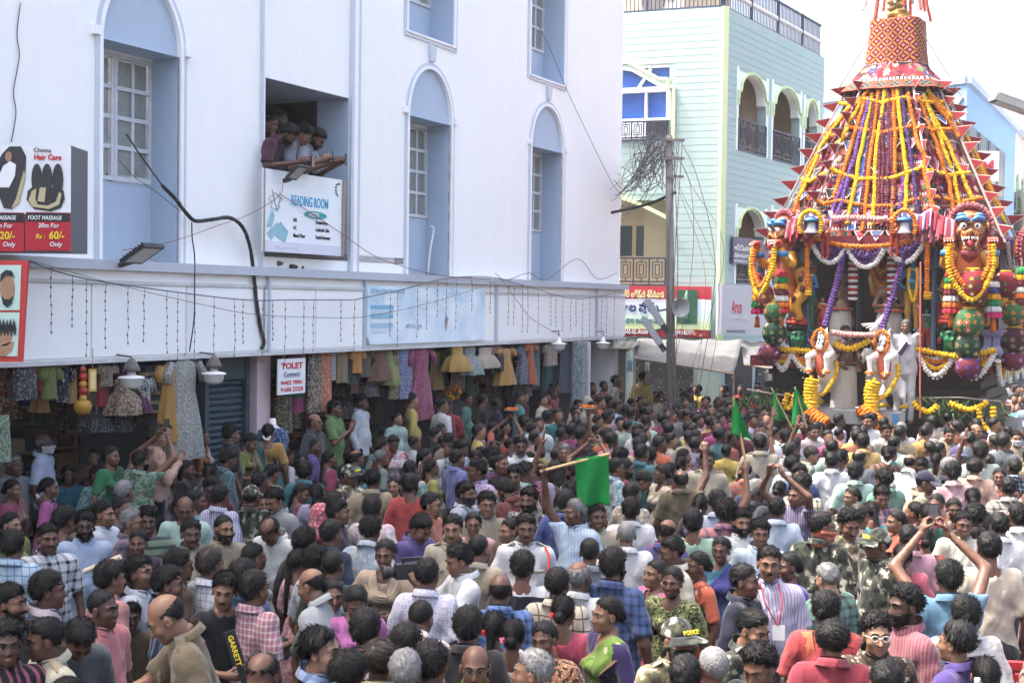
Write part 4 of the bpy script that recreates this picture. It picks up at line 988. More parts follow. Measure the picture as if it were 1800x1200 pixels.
def flower_mesh(hy, hp, bd, ln, kind):
 k = ('fl', kind, hy, hp, bd, ln)
 if k not in EX:
  rr = random.Random(3); b = MB()
  if kind == 'jasmine':
   for i in range(46):
    a = pi*(.1+.8*rr.random()); b.ball((cos(a)*.05+rr.uniform(-.008, .008), .135+rr.uniform(-.018, .018), -.05-sin(a)*.06+rr.uniform(-.012, .012)), rr.uniform(.006, .010), 6, 4)
  else:
   for i in range(26):
    a = rr.random()*6.28; r_ = rr.random()*.02; b.ball((.052+cos(a)*r_, .10+rr.uniform(-.01, .012), -.0+sin(a)*r_), rr.uniform(.008, .012), 6, 4)
  EX[k] = extra('hair_flowers', b, [mat('petal', (.8, .8, .7))], hy, hp, bd, ln)
 return EX[k]
def epaulette_mesh(bd, ln, s, what):
 k = (what, bd, ln, s)
 if k not in EX:
  b = MB()
  if what == 'epaulette': b.sheet(lambda u, v: (s*(.085+.10*u), .0+(.05*(v-.5)), 1.478-.045*u+.004), 4, 2, (0, 0, .006))
  else: b.sheet(lambda u, v: (s*.09+(u-.5)*.09, -.156+.012*abs((u-.5)*2), 1.30-.03*v), 4, 2, (0, -.006, 0))
  EX[k] = extra(what, b, [mat('cloth0', (.5, .5, .5))], bd=bd, ln=ln, on_head=False)
 return EX[k]
# ================================================================== cloth materials
def cloth(spec):
 if spec in MC: return MC[spec]
 p = spec.split(':'); kind = p[0]; c1 = srgb(p[1]) if len(p) > 1 else (.5, .5, .5); c2 = srgb(p[2]) if len(p) > 2 else c1; k = float(p[3]) if len(p) > 3 else 0
 def mute(c): g_ = sum(c)/3; return tuple(min((g_*.25+x*.75)*.54, .52) for x in c)
 c1, c2 = mute(c1), mute(c2)
 t = NT('cloth_'+kind, .85, .15); x = t.xyz(); wv = t.math('ADD', x[0], t.math('MULTIPLY', x[1], .75)); n = t.noise(9, 5)
 def lines(v, sc_, w_): return t.math('LESS_THAN', t.math('FRACT', t.math('MULTIPLY', t.math('ADD', v, 5.0), sc_)), w_)
 if kind == 'plain': col = t.mix(n, sc(c1, .86), sc(c1, 1.1))
 elif kind == 'check':
  s_ = k or 14; a = lines(wv, s_, .32); b = lines(x[2], s_, .32); f = t.math('MULTIPLY', t.math('ADD', a, b), .5); col = t.mix(f, c1, c2)
 elif kind == 'line':     # thin window-pane checks
  s_ = k or 18; a = lines(wv, s_, .13); b = lines(x[2], s_, .13); col = t.mix(t.math('MAXIMUM', a, b), c1, c2)
 elif kind == 'stripe': col = t.mix(lines(wv, k or 34, .4), c1, c2)
 elif kind == 'band': col = t.mix(lines(x[2], k or 12, .35), c1, c2)
 elif kind == 'dots':
  v = t.n('ShaderNodeTexVoronoi', feature='F1'); t.put(v, 'Scale', k or 22); t.put(v, 'Randomness', .5); t.t.links.new(t.co(), v.inputs['Vector']); col = t.mix(t.math('LESS_THAN', v.outputs['Distance'], .3), c1, c2)
 elif kind == 'print':
  nn = t.noise(k or 24, 3, rough=.5); col = t.mix(t.ramp(nn, [(.47, 0), (.53, 1)]), c1, c2); v = t.noise((k or 24)*1.7, 2); col = t.mix(t.math('MULTIPLY', t.ramp(v, [(.6, 0), (.64, 1)]), .6), col, (.6, .5, .35))
 elif kind == 'camo':
  a = t.noise(13, 2, rough=.4); b = t.noise(17, 3, rough=.45); col = t.ramp(a, [(.0, (.010, .012, .011)), (.45, (.028, .036, .022)), (.53, (.06, .06, .042)), (.585, (.26, .25, .21))], 'CONSTANT'); col = t.mix(t.ramp(b, [(.55, 0), (.57, 1)], 'CONSTANT'), col, (.012, .013, .012))
 elif kind == 'camotan':
  a = t.noise(13, 2, rough=.4); b = t.noise(17, 3, rough=.45); col = t.ramp(a, [(.0, (.05, .05, .03)), (.45, (.13, .11, .07)), (.54, (.32, .28, .18)), (.6, (.5, .46, .36))], 'CONSTANT'); col = t.mix(t.ramp(b, [(.58, 0), (.6, 1)], 'CONSTANT'), col, (.03, .03, .025))
 else: col = c1
 t.color(col)
 cr = t.noise(14, 4, rough=.6); wvv = t.n('ShaderNodeTexWave'); t.put(wvv, 'Scale', 5.0); t.put(wvv, 'Distortion', 9.0); t.put(wvv, 'Detail', 3.0); t.t.links.new(t.co(), wvv.inputs['Vector'])
 t.bump(t.math('ADD', cr, t.math('MULTIPLY', wvv.outputs['Fac'], .45)), .55, .012)
 t.b.inputs['Sheen Weight'].default_value = .15
 MC[spec] = t.m; return t.m
def skin_mat(i):
 c = [(.125, .060, .038), (.085, .040, .026), (.165, .086, .053), (.058, .028, .019), (.215, .12, .078)][i]
 t = MC.get(('skin', i))
 if t: return t
 q = NT('skin', .48, .35); q.color(q.mix(q.noise(22, 4), sc(c, .82), sc(c, 1.16))); q.bump(q.noise(120, 3), .15, .002); MC[('skin', i)] = q.m; return q.m
HAIRM = {'black': M_HAIR, 'grey': M_HGREY, 'brown': M_HBRN}
PEOPLE = []
def q5(d): return round(d/15)*15
def person(loc, yaw, sex='m', top='plain:#888888', kind='short', bottom='plain:#2b2f3a', hair='short', hcol='black', face='none', pose='down', hy=0, hp=0, bd=0, ln=0, skin=0, scale=1.0, label='', group='people in the festival crowd', ex=(), drape=None, border=None, skirt=None, name='person'):
 """yaw: 0 faces the camera side (-Y), 90 faces +X, 180 faces away"""
 P = thing(name, label, 'person', loc, radians(yaw), group, scale)
 hyr, hpr, bdr, lnr = radians(hy), radians(hp), radians(bd), radians(ln)
 sk_ = skin_mat(skin); PEOPLE.append(P)
 objm('body', body_mesh(sex, pose, hyr, hpr, bdr, lnr, hv=len(PEOPLE) % 3), P, [sk_, M_EYE, M_LIP, M_IRIS])
 capped = any(e[0] in ('cap', 'hood') for e in ex)
 if hair != 'none' and not any(e[0] == 'hood' for e in ex): objm('hair', hair_mesh('buzz' if capped and sex == 'm' else hair, face, hyr, hpr, bdr, lnr), P, [HAIRM[hcol]])
 if kind != 'bare': objm('shirt' if kind in ('short', 'long', 'tee') else 'blouse' if kind == 'blouse' else 'kurta', shirt_mesh(sex, pose, kind, bdr, lnr), P, [cloth(top)])
 if skirt: objm('skirt', skirt_mesh(), P, [cloth(skirt)])
 elif bottom: objm('trousers', trouser_mesh(), P, [cloth(bottom)])
 if drape: objm('drape', drape_mesh(pose, bdr, lnr, 'saree' if skirt else 'dupatta'), P, [cloth(drape), cloth(border or drape)])
 for e in ex:
  if e[0] == 'cap': objm('cap', cap_mesh(hyr, hpr, bdr, lnr, 'cap'), P, [cloth(e[1])])
  elif e[0] == 'hood': objm('head_scarf', scarf_mesh(hyr, hpr, bdr, lnr, 'hood'), P, [cloth(e[1])])
  elif e[0] == 'mask': objm('face_mask', scarf_mesh(hyr, hpr, bdr, lnr, 'mask'), P, [cloth(e[1])])
  elif e[0] == 'wrap': objm('face_cloth', scarf_mesh(hyr, hpr, bdr, lnr, 'wrap'), P, [cloth(e[1])])
  elif e[0] == 'glasses': objm('glasses', glasses_mesh(hyr, hpr, bdr, lnr), P, [mat('glasses_frame', e[1] if len(e) > 1 else (.02, .02, .02), .3, 0)])
  elif e[0] == 'flower': objm('hair_flowers', flower_mesh(hyr, hpr, bdr, lnr, e[1]), P, [mat('petal_'+e[1], e[2], .6)])
  elif e[0] == 'epaul': [objm(w_, epaulette_mesh(bdr, lnr, s_, w_), P, [cloth(e[1])]) for s_ in (-1, 1) for w_ in ('epaulette', 'pocket_flap')]
 return P
def body_point(P, v, bd=0, ln=0):
 """world position of a body-space point of a person"""
 q = bend(np.array([v], float), radians(bd), radians(ln))[0]; c, s = cos(P.rotation_euler.z), sin(P.rotation_euler.z); k = P.scale[0]
 return Vector((P.location.x+k*(c*q[0]-s*q[1]), P.location.y+k*(s*q[0]+c*q[1]), P.location.z+k*q[2]))
def head_at(px, py, yaw, scale=1, base=0, bd=0, ln=0, Y=None):
 """ground position that puts this person's head centre at a surveyed point of the photograph"""
 q = bend(HEADP[None, :]+A3(0, 0, .01), radians(bd), radians(ln))[0]; a = radians(yaw)
 if Y is None:
  b0 = base; p = at_z(px, py, base+q[2]*scale)
  for _ in range(12): base = b0+(zg(p.y) if b0 < .2 else 0); p = at_z(px, py, base+q[2]*scale)
 else: p = at_y(px, py, Y); base = p.z-q[2]*scale
 return Vector((p.x-scale*(cos(a)*q[0]-sin(a)*q[1]), p.y-scale*(sin(a)*q[0]+cos(a)*q[1]), base))
_srgb0 = srgb
def srgb(h): return sc(_srgb0(h), .56)
# ================================================================== temple chariot
CH0 = at_y(1567, 548, 24.9); CH0.z = 0
CH = thing('temple_chariot', 'tall temple chariot with red patchwork cloth tower, guardian statues and marigold garlands', 'chariot', CH0, -AL)
CMI = Matrix.Rotation(AL, 4, 'Z')
def to_ch(p): return CMI @ (Vector(p)-CH0)
def cray(px, py): return CMI @ (CAMP-CH0), (CMI.to_3x3() @ ray(px, py))
def cpx(px, py, yl):
 o, d = cray(px, py); t = (yl-o.y)/d.y; return o+d*t
HWD, FRW = 2.04, 1.12
RING = [(-FRW, -HWD), (FRW, -HWD), (HWD, -FRW), (HWD, FRW), (FRW, HWD), (-FRW, HWD), (-HWD, FRW), (-HWD, -FRW)]
ZC0, ZC1, KT = 4.72, 7.62, .36
def ringp(i, h):
 k = 1+(KT-1)*h; x, y = RING[i % 8]; return Vector((x*k, y*k, ZC0+(ZC1-ZC0)*h))
def cone_hit(px, py, off=.06):
 o, d = cray(px, py); best = None
 for i in range(8):
  a, b, c, e = ringp(i, 0), ringp(i+1, 0), ringp(i+1, 1), ringp(i, 1); n = (b-a).cross(e-a).normalized(); dn = d.dot(n)
  if dn >= -1e-6: continue
  t = (a-o).dot(n)/dn; p = o+d*t; h = (p.z-ZC0)/(ZC1-ZC0); k = 1+(KT-1)*h
  if not -.12 <= h <= 1.05 or k < .05: continue
  A, B = Vector(RING[i])*k, Vector(RING[(i+1) % 8])*k; s = (Vector((p.x, p.y))-A).dot(B-A)/(B-A).length_squared
  if -.03 <= s <= 1.03 and (best is None or t < best[0]): best = (t, p+n*off)
 if best: return best[1]
 h = 0
 return None
def uvx(t):
 d = t.n('ShaderNodeUVMap'); sp = t.n('ShaderNodeSeparateXYZ'); t.t.links.new(d.outputs[0], sp.inputs[0]); return d.outputs[0], sp.outputs[0], sp.outputs[1]
def applique():
 t = NT('applique_cloth', .8, .2); uvv, u, v = uvx(t)
 fr_ = lambda x, k: t.math('FRACT', t.math('MULTIPLY', x, k))
 band = fr_(v, 1/.62);
 vo = t.n('ShaderNodeTexVoronoi'); t.put(vo, 'Scale', 6.5); t.put(vo, 'Randomness', .8); t.t.links.new(uvv, vo.inputs['Vector'])
 wob = t.noise(26, 2, uvv); dist = t.math('ADD', vo.outputs['Distance'], t.math('MULTIPLY', t.math('SUBTRACT', wob, .5), .5))
 hs = t.n('ShaderNodeSeparateColor'); t.t.links.new(vo.outputs['Color'], hs.inputs[0])
 motif = t.ramp(hs.outputs[0], [(0, srgb('#d07a90')), (.2, srgb('#5f7a4a')), (.34, srgb('#efdfc0')), (.46, srgb('#b0384e')), (.6, srgb('#2f4576')), (.72, srgb('#1c1420')), (.84, srgb('#d89a5a'))], 'CONSTANT')
 base = t.mix(t.noise(4, 4, uvv), srgb('#76142a'), srgb('#a8243c'))
 col = t.mix(t.math('LESS_THAN', dist, .54), base, motif); col = t.mix(t.math('LESS_THAN', dist, .2), col, srgb('#e2b0a4')); col = t.mix(t.ramp(t.noise(2.6, 3, uvv), [(.56, 0), (.6, .85)]), col, t.mix(t.math('LESS_THAN', dist, .4), srgb('#2a1420'), srgb('#b86a74')))  # dark noise patches put black patchwork and shaded folds into the cloth colour
 blk = t.math('LESS_THAN', band, .26)
 cu = fr_(u, 1/.19); cv = t.math('MULTIPLY', band, .62/.16)
 sq = t.math('MULTIPLY', t.math('LESS_THAN', t.math('ABSOLUTE', t.math('SUBTRACT', cu, .5)), .33), t.math('LESS_THAN', t.math('ABSOLUTE', t.math('SUBTRACT', cv, .5)), .36))
 ch = t.n('ShaderNodeTexChecker'); t.put(ch, 'Scale', 26.0); t.t.links.new(uvv, ch.inputs['Vector']); t.put(ch, 'Color1', (*srgb('#20202a'), 1)); t.put(ch, 'Color2', (*srgb('#6b7466'), 1))
 bc = t.mix(sq, srgb('#b5503c'), ch.outputs[0]); col = t.mix(blk, col, bc)
 rib = t.math('LESS_THAN', t.math('ABSOLUTE', t.math('SUBTRACT', band, .30)), .035); dots = t.math('LESS_THAN', fr_(u, 1/.055), .45)
 col = t.mix(rib, col, t.mix(dots, srgb('#efe6da'), srgb('#1a1518')))
 rib2 = t.math('LESS_THAN', t.math('ABSOLUTE', t.math('SUBTRACT', band, .97)), .03); col = t.mix(rib2, col, t.mix(dots, srgb('#efe6da'), srgb('#1a1518')))
 t.color(t.mix(.12, col, (.05, .01, .015))); t.bump(t.noise(7, 4, uvv), .6, .04); return t.m
M_APP = applique()
def lattice():
 t = NT('quatrefoil_cloth', .8, .2); uvv, u, v = uvx(t); k = 1/.21
 a = t.math('FRACT', t.math('MULTIPLY', t.math('ADD', u, v), k)); b = t.math('FRACT', t.math('MULTIPLY', t.math('ADD', t.math('SUBTRACT', u, v), 7.0), k))
 da = t.math('ABSOLUTE', t.math('SUBTRACT', a, .5)); db = t.math('ABSOLUTE', t.math('SUBTRACT', b, .5)); mx = t.math('MAXIMUM', da, db); mn = t.math('MINIMUM', da, db)
 ln_ = t.math('GREATER_THAN', t.math('ADD', mx, t.math('MULTIPLY', t.math('SUBTRACT', .25, mn), .16)), .43)
 col = t.mix(ln_, t.mix(t.noise(5, 3, uvv), srgb('#7d1d31'), srgb('#9b2a3c')), srgb('#dca35a')); kn = t.math('GREATER_THAN', mn, .43); col = t.mix(kn, col, srgb('#22202c'))
 r1 = t.math('LESS_THAN', t.math('ABSOLUTE', t.math('SUBTRACT', mx, .10)), .028); col = t.mix(r1, col, srgb('#e8d6d0')); t.color(col); t.bump(t.noise(6, 4, uvv), .5, .03); return t.m
M_LAT = lattice()
def uv_panel(name, fn, nu, nv, W, H, m, parent, thick=(0, 0, 0)):
 V = np.array([fn(i/nu, j/nv) for j in range(nv+1) for i in range(nu+1)], float); UV = np.array([(i/nu*W, j/nv*H) for j in range(nv+1) for i in range(nu+1)])
 F = np.array([(j*(nu+1)+i, j*(nu+1)+i+1, (j+1)*(nu+1)+i+1, (j+1)*(nu+1)+i) for j in range(nv) for i in range(nu)])
 return objm(name, mesh_np(name, V, F, [m], True, None, UV), parent)
for i in range(8):
 a0, b0, a1, b1 = ringp(i, 0), ringp(i+1, 0), ringp(i, 1), ringp(i+1, 1); n = (b0-a0).cross(a1-a0).normalized(); rr = random.Random(i); p1, p2 = rr.random()*6, rr.random()*6
 def fn(u, v):
  h = v; p = a0.lerp(b0, u).lerp(a1.lerp(b1, u), h); e = sin(pi*u)
  return p+n*e*(.03*sin(u*17+p1+2*sin(v*7))+.05*sin(v*16+p2+1.5*sin(u*5))+.025*sin(v*41+u*9))
 uv_panel('cloth_panel', fn, 26, 34, (b0-a0).length, 3.0, M_APP, CH)
M_FLR = [mat('flap_black', srgb('#1e1a20'), .85), mat('flap_red', srgb('#a4203a'), .85), mat('flap_pink', srgb('#c96a7c'), .85), mat('flap_blue', srgb('#3b4a76'), .85)]; M_EDGE = mat('white_ric_rac', srgb('#ece4dc'), .8)
def pennant(P, A, B, T, m, name, th):   # triangle with a white edging, corners A,B,T
 b = MB(); A, B, T = Vector(A), Vector(B), Vector(T); n = (B-A).cross(T-A).normalized(); c = (A+B+T)/3
 def tri(k, d0, d1):
  q = [c+(x-c)*k for x in (A, B, T)]; b.add([x+n*d0 for x in q]+[x+n*d1 for x in q], [(2, 1, 0), (3, 4, 5), (0, 1, 4, 3), (1, 2, 5, 4), (2, 0, 3, 5)])
 b.cur = 1; tri(1.0, 0, th*.6); b.cur = 0; tri(.85, -th*.3, th*.9); return b.build(name, [m, M_EDGE], P)
for tier, h in enumerate((.93, .78, .62, .46, .31, .17, .04)):
 for i in (7, 0, 1, 2):
  a, b_ = ringp(i, h), ringp(i+1, h); L = (b_-a).length; nf = max(2, int(L/.27)); lo0, lo1 = ringp(i, h-.075), ringp(i+1, h-.075); n = (ringp(i+1, 0)-ringp(i, 0)).cross(ringp(i, 1)-ringp(i, 0)).normalized()
  for k in range(nf):
   if random.random() < .38: continue
   pennant(CH, a.lerp(b_, k/nf)+n*.05, a.lerp(b_, (k+.96)/nf)+n*.05, lo0.lerp(lo1, (k+.5)/nf)+n*random.uniform(.08, .14), random.choice(M_FLR), 'cloth_flap', .012)
M_RED = mat('red_cloth', srgb('#b02640'), .85, .2, 5, .3); M_PINK = mat('pink_cloth', srgb('#d98494'), .85, .2, 5, .3)
b = MB(); HW = .62
prof = [(.98, 7.52), (.86, 7.66), (.70, 7.86), (.585, 7.98), (.56, 8.05)]
def squarish(a, r):
 c, s = cos(a), sin(a); k = max(abs(c), abs(s)); return r*(c*(1/k)**.55), r*(s*(1/k)**.55)
def skf(u, v):
 a = 2*pi*u+.4; i = v*(len(prof)-1); j = min(int(i), len(prof)-2); q = i-j; r = prof[j][0]*(1-q)+prof[j+1][0]*q; z = prof[j][1]*(1-q)+prof[j+1][1]*q; r += .03*sin(a*9+v*4)*(1-v)+.02*sin(a*23); x, y = squarish(a, r); return (x, y, z)
uv_panel('cloth_skirt', skf, 72, 10, 4.4, .62, M_APP, CH)
def drf(u, v):
 a = 2*pi*u+.4; r = .56-.085*v+.012*sin(a*7+v*6); r = r if v < .86 else r*(1-((v-.86)/.14)**2*.75); z = 8.02+min(v/.86, 1)*.86+(.06*max(0, (v-.86)/.14)); x, y = squarish(a, max(r, .03)); return (x, y, z+.01*sin(a*5))
uv_panel('drum_cloth', drf, 72, 22, 3.6, 1.05, M_LAT, CH)
b = MB(); M_GOLD = mat('brass', (.55, .38, .12), .35, .15, 5, metal=.85)
b.lathe([(.12, 8.9), (.2, 8.96), (.22, 9.06), (.1, 9.14), (.09, 9.2), (.16, 9.26), (.17, 9.36), (.08, 9.44), (.06, 9.52), (.12, 9.6), (.12, 9.7), (.03, 9.86), (.01, 10.1)], 16); b.build('finial', M_GOLD, CH, True)
def fmat(c, name): return mat(name, srgb(c), .8, .35, 55, .6, 120)
GM = {'y': fmat('#fbc60a', 'yellow_marigold'), 'o': fmat('#ee8309', 'orange_marigold'), 'p': fmat('#4d2a72', 'purple_orchid'), 'v': fmat('#7b4fa8', 'violet_orchid'), 'm': fmat('#6e1434', 'maroon_flower'), 'w': fmat('#fffdf8', 'white_jasmine'), 'k': fmat('#f0aaa4', 'pink_carnation'), 'r': fmat('#d3372e', 'red_flower'), 'c': fmat('#ee6f4e', 'coral_flower')}
def resample(pts, step):
 pts = [Vector(p) for p in pts]; out = [pts[0].copy()]; acc = 0
 for a, b in zip(pts, pts[1:]):
  L = (b-a).length
  if L < 1e-9: continue
  d = step-acc
  while d <= L: out.append(a.lerp(b, d/L)); d += step
  acc = L-(d-step)
 return out
def smooth(pts, n=8):
 P = [Vector(p) for p in pts]; P = [P[0]*2-P[1]]+P+[P[-1]*2-P[-2]]; out = []
 for i in range(1, len(P)-2):
  for k in range(n):
   t = k/n; a, b, c, d = P[i-1:i+3]; out.append(.5*((2*b)+(c-a)*t+(2*a-5*b+4*c-d)*t*t+(3*b-a-3*c+d)*t*t*t))
 out.append(P[-2]); return out
def garland(pts, c, r=.042, pitch=.05, parent=None, sides=9, name='garland'):
 pitch *= .95; pts = [Vector(p)+Vector((random.gauss(0, .006), random.gauss(0, .006), random.gauss(0, .006))) for p in pts]
 """string of flower heads: every pitch a ruffled disc"""
 P = resample(smooth(pts), pitch/3); b = MB(); rs = []
 for i in range(len(P)): rs.append(r*(1.0 if i % 3 == 1 else (.93 if i % 3 == 0 else .68))*random.uniform(.86, 1.12))
 if len(P) < 3: return None
 b.tube(P, rs, sides, True, .17); return b.build(name, GM[c], parent if parent is not None else CH, False)
def gpx(pix, c, r=.041, off=.085, **k):
 P = [cone_hit(x, y, off) for x, y in pix]; P = [p for p in P if p]
 if len(P) > 1: garland(P, c, r, r*1.15, **k)
def dense(pix, n=5):
 out = []
 for (x0, y0), (x1, y1) in zip(pix, pix[1:]):
  for k in range(n): out.append((x0+(x1-x0)*k/n, y0+(y1-y0)*k/n))
 return out+[pix[-1]]
for pix, c in (
 ([(1529, 164), (1468, 227), (1422, 311), (1398, 392)], 'o'), ([(1534, 168), (1517, 262), (1491, 399)], 'y'), ([(1545, 164), (1533, 266), (1517, 412)], 'o'), ([(1557, 163), (1541, 269), (1536, 402)], 'y'),
 ([(1571, 161), (1575, 266), (1569, 398)], 'o'), ([(1578, 161), (1589, 266), (1596, 311), (1592, 398)], 'y'), ([(1523, 175), (1496, 266), (1466, 352)], 'o'), ([(1597, 168), (1611, 241), (1636, 343), (1646, 390)], 'o'),
 ([(1516, 178), (1490, 232), (1474, 262)], 'y'), ([(1618, 171), (1650, 252), (1671, 311), (1683, 374)], 'y'), ([(1625, 163), (1678, 224), (1706, 273), (1748, 367), (1760, 398)], 'y'), ([(1630, 168), (1684, 232), (1712, 280), (1752, 372)], 'o'), ([(1627, 172), (1670, 226), (1700, 276), (1740, 362)], 'o'),
 ([(1484, 322), (1464, 378)], 'v'), ([(1589, 315), (1581, 396)], 'v'), ([(1552, 190), (1554, 290), (1552, 402)], 'm'), ([(1540, 180), (1526, 280), (1512, 400)], 'm'), ([(1564, 180), (1563, 300), (1561, 402)], 'm'),
 ([(1512, 182), (1470, 255), (1440, 330), (1418, 392)], 'm'), ([(1504, 184), (1450, 262), (1412, 350)], 'y'), ([(1530, 176), (1508, 262), (1480, 360), (1472, 396)], 'v'), ([(1603, 176), (1628, 262), (1655, 372)], 'm'), ([(1610, 176), (1640, 255), (1664, 330), (1672, 380)], 'o'), ([(1584, 168), (1600, 262), (1618, 392)], 'p'), ([(1549, 172), (1547, 280), (1545, 400)], 'm'), ([(1567, 172), (1569, 290), (1577, 400)], 'm'), ([(1621, 180), (1664, 262), (1700, 345), (1716, 384)], 'y'), ([(1427, 352), (1452, 362), (1480, 356), (1520, 366), (1570, 366), (1620, 352)], 'o'), ([(1640, 350), (1680, 360), (1722, 352)], 'o'),
 ([(1477, 183), (1492, 187), (1510, 182)], 'y'), ([(1518, 178), (1553, 185), (1597, 174)], 'y'), ([(1600, 180), (1632, 184), (1664, 184)], 'y'), ([(1447, 238), (1468, 243), (1486, 238)], 'o'), ([(1493, 227), (1549, 238), (1606, 225)], 'o'), ([(1610, 229), (1640, 234), (1668, 231)], 'o'),
 ([(1407, 315), (1430, 323), (1457, 309)], 'y'), ([(1461, 301), (1510, 319), (1570, 318), (1626, 297)], 'y'), ([(1630, 304), (1664, 312), (1701, 307)], 'y')):
 gpx(dense(pix), c)
def ribbon_mat():
 t = NT('blue_ribbon', .8, .2); uvv, u, v = uvx(t); f = t.math('FRACT', t.math('MULTIPLY', v, 1/.22)); vo = t.n('ShaderNodeTexVoronoi'); t.put(vo, 'Scale', 9.0); t.t.links.new(uvv, vo.inputs['Vector'])
 c = t.mix(t.math('LESS_THAN', vo.outputs['Distance'], .36), srgb('#33508f'), t.mix(t.math('GREATER_THAN', f, .5), srgb('#df92ac'), srgb('#94a578'))); e = t.math('GREATER_THAN', t.math('ABSOLUTE', t.math('SUBTRACT', u, .07)), .058); t.color(t.mix(e, c, srgb('#dfe3ea'))); return t.m
M_RIB = ribbon_mat()
for x0, y0, x1, y1 in ((1533, 180, 1497, 408), (1561, 186, 1564, 385)):
 P = [cone_hit(x0+(x1-x0)*k/20, y0+(y1-y0)*k/20, .07) for k in range(21)]; P = [p for p in P if p]
 uv_panel('ribbon', lambda u, v: P[min(int(v*(len(P)-1)), len(P)-1)]+Vector(((u-.5)*.14, 0, 0)), 2, len(P)-1, .14, 2.9, M_RIB, CH)
M_ROPE = mat('rib_grey', srgb('#b9aea6'), .7); M_PR = mat('pennant_red', srgb('#94182a'), .8, .12)
for i in (0, 1, 2, 3, 7):
 a, b_ = ringp(i, -.02), ringp(i, .97); out = Vector((RING[i][0], RING[i][1], 0)).normalized(); q = MB(); q.tube([a+out*.1, b_+out*.1], .024, 6); q.build('rib', M_ROPE, CH)
 for k in range(10):
  h = .02+k*.103; p = ringp(i, h)+out*.11; p2 = ringp(i, h+.075)+out*.11
  tip = (p+p2)/2+out*.30+Vector((random.uniform(-.05, .05), random.uniform(-.05, .05), random.uniform(.03, .12))); pennant(CH, p, p2, tip, M_PR, 'pennant', .014)
M_WOOD = mat('dark_carved_wood', (.035, .026, .02), .7, .4, 14, .6, 60); M_POST = mat('blue_grey_post', srgb('#4f6680'), .6, .15); M_LAV = mat('lavender_paint', srgb('#9d95c4'), .6, .1); M_MAR = mat('maroon_board', srgb('#7a1a2c'), .7)
b = MB(); n = 8
for i in range(8): b.bar(ringp(i, -.02), ringp(i+1, -.02), .14, .2)
b.build('canopy_beam', M_MAR, CH)
b = MB(); b.add([ringp(i, -.01)*1.0 for i in range(8)], [tuple(range(8))]); b.build('canopy_ceiling', M_WOOD, CH)
ZP = 2.60
for x, y in ((-1.1, -1.9), (1.1, -1.9), (-1.9, -1.0), (1.9, -1.0), (-.45, -.7), (.45, -.7), (-1.9, 1.5), (1.9, 1.5), (-1.1, 1.9), (1.1, 1.9)):
 b = MB(); b.lathe([(.075, ZP), (.075, ZP+.1), (.05, ZP+.14), (.05, ZC0-.2), (.075, ZC0-.12), (.075, ZC0)], 12, (x, y, 0)); b.build('post', M_POST, CH, True)
b = MB(); b.box((-1.95, -.15, ZP+.01), (1.95, .1, ZC0-.1)); b.box((-1.95, .1, ZP+.01), (-1.8, 1.9, ZC0-.1)); b.box((1.8, .1, ZP+.01), (1.95, 1.9, ZC0-.1)); b.build('shrine_wall', M_WOOD, CH)  # dark box added; the shrine's dim inside is put into its colour
b = MB(); b.box((-2.1, -1.6, ZP-.2), (2.1, 2.1, ZP)); b.box((-2.1, -2.1, ZP-.19), (-.95, -1.601, ZP-.001)); b.box((1.0, -2.1, ZP-.19), (2.1, -1.601, ZP-.001)); b.build('platform', M_MAR, CH)
b = MB(); b.box((-1.85, -1.5, .75), (1.85, 1.85, ZP-.21)); b.build('carved_base', M_WOOD, CH)
for k in range(7):      # carved mouldings of the base
 b = MB(); z = .8+k*.24; e = .06+.05*(k % 2); b.box((-1.85-e, -1.5-e, z), (1.85+e, 1.85+e, z+.1)); b.build('base_moulding', M_WOOD, CH)
for x in (-1.35, 1.35):
 for y in (-1.0, 1.2):
  b = MB(); b.lathe([(.2, -.16), (.24, -.18), (.55, -.14), (.72, -.12), (.72, .12), (.55, .14), (.24, .18), (.2, .16)], 28); w_ = b.build('wheel', mat('weathered_wheel', (.22, .2, .18), .8, .3), CH, rot=(0, pi/2, 0), loc=(x*1.55, y, .72))
  b = MB(); b.lathe([(.14, -.24), (.14, .24)], 14); b.build('hub', M_WOOD, w_)
ZD = 1.74
b = MB(); b.box((-1.0, -2.75, ZD-.12), (.78, -1.6, ZD)); b.build('porch_deck', mat('steel_deck', (.11, .12, .13), .5, .2), CH)
b = MB(); b.box((-1.05, -2.82, ZD-.24), (.83, -2.75, ZD-.01)); b.build('porch_beam', mat('steel_beam', (.13, .14, .155), .45, .15), CH)
for x in (-.86, .62):
 b = MB(); b.box((x, -2.826, ZD-.2), (x+.1, -2.815, ZD-.03)); b.build('tape_patch', mat('blue_tape', srgb('#3a78b0'), .5), CH)
 b = MB(); b.bar((x+.05, -2.6, .2), (x+.05, -2.6, ZD-.13), .09); b.build('porch_leg', mat('steel_beam', (.13, .14, .155), .45, .15), CH)
b = MB(); b.bar((.72, -2.78, ZD-.2), (.5, -2.95, ZD-.75), .04); b.build('chain', mat('white_rope', (.5, .5, .48)), CH)
def cP(x, y, yl): return cpx(x, y, yl)
YF = -HWD-.12
def swag(pix, c, yl, r=.04, dz=0, nsag=3, name='garland', pitch=None): return garland([cP(x, y, yl)+Vector((0, 0, dz)) for x, y in pix], c, r, pitch or r*1.2, name=name)
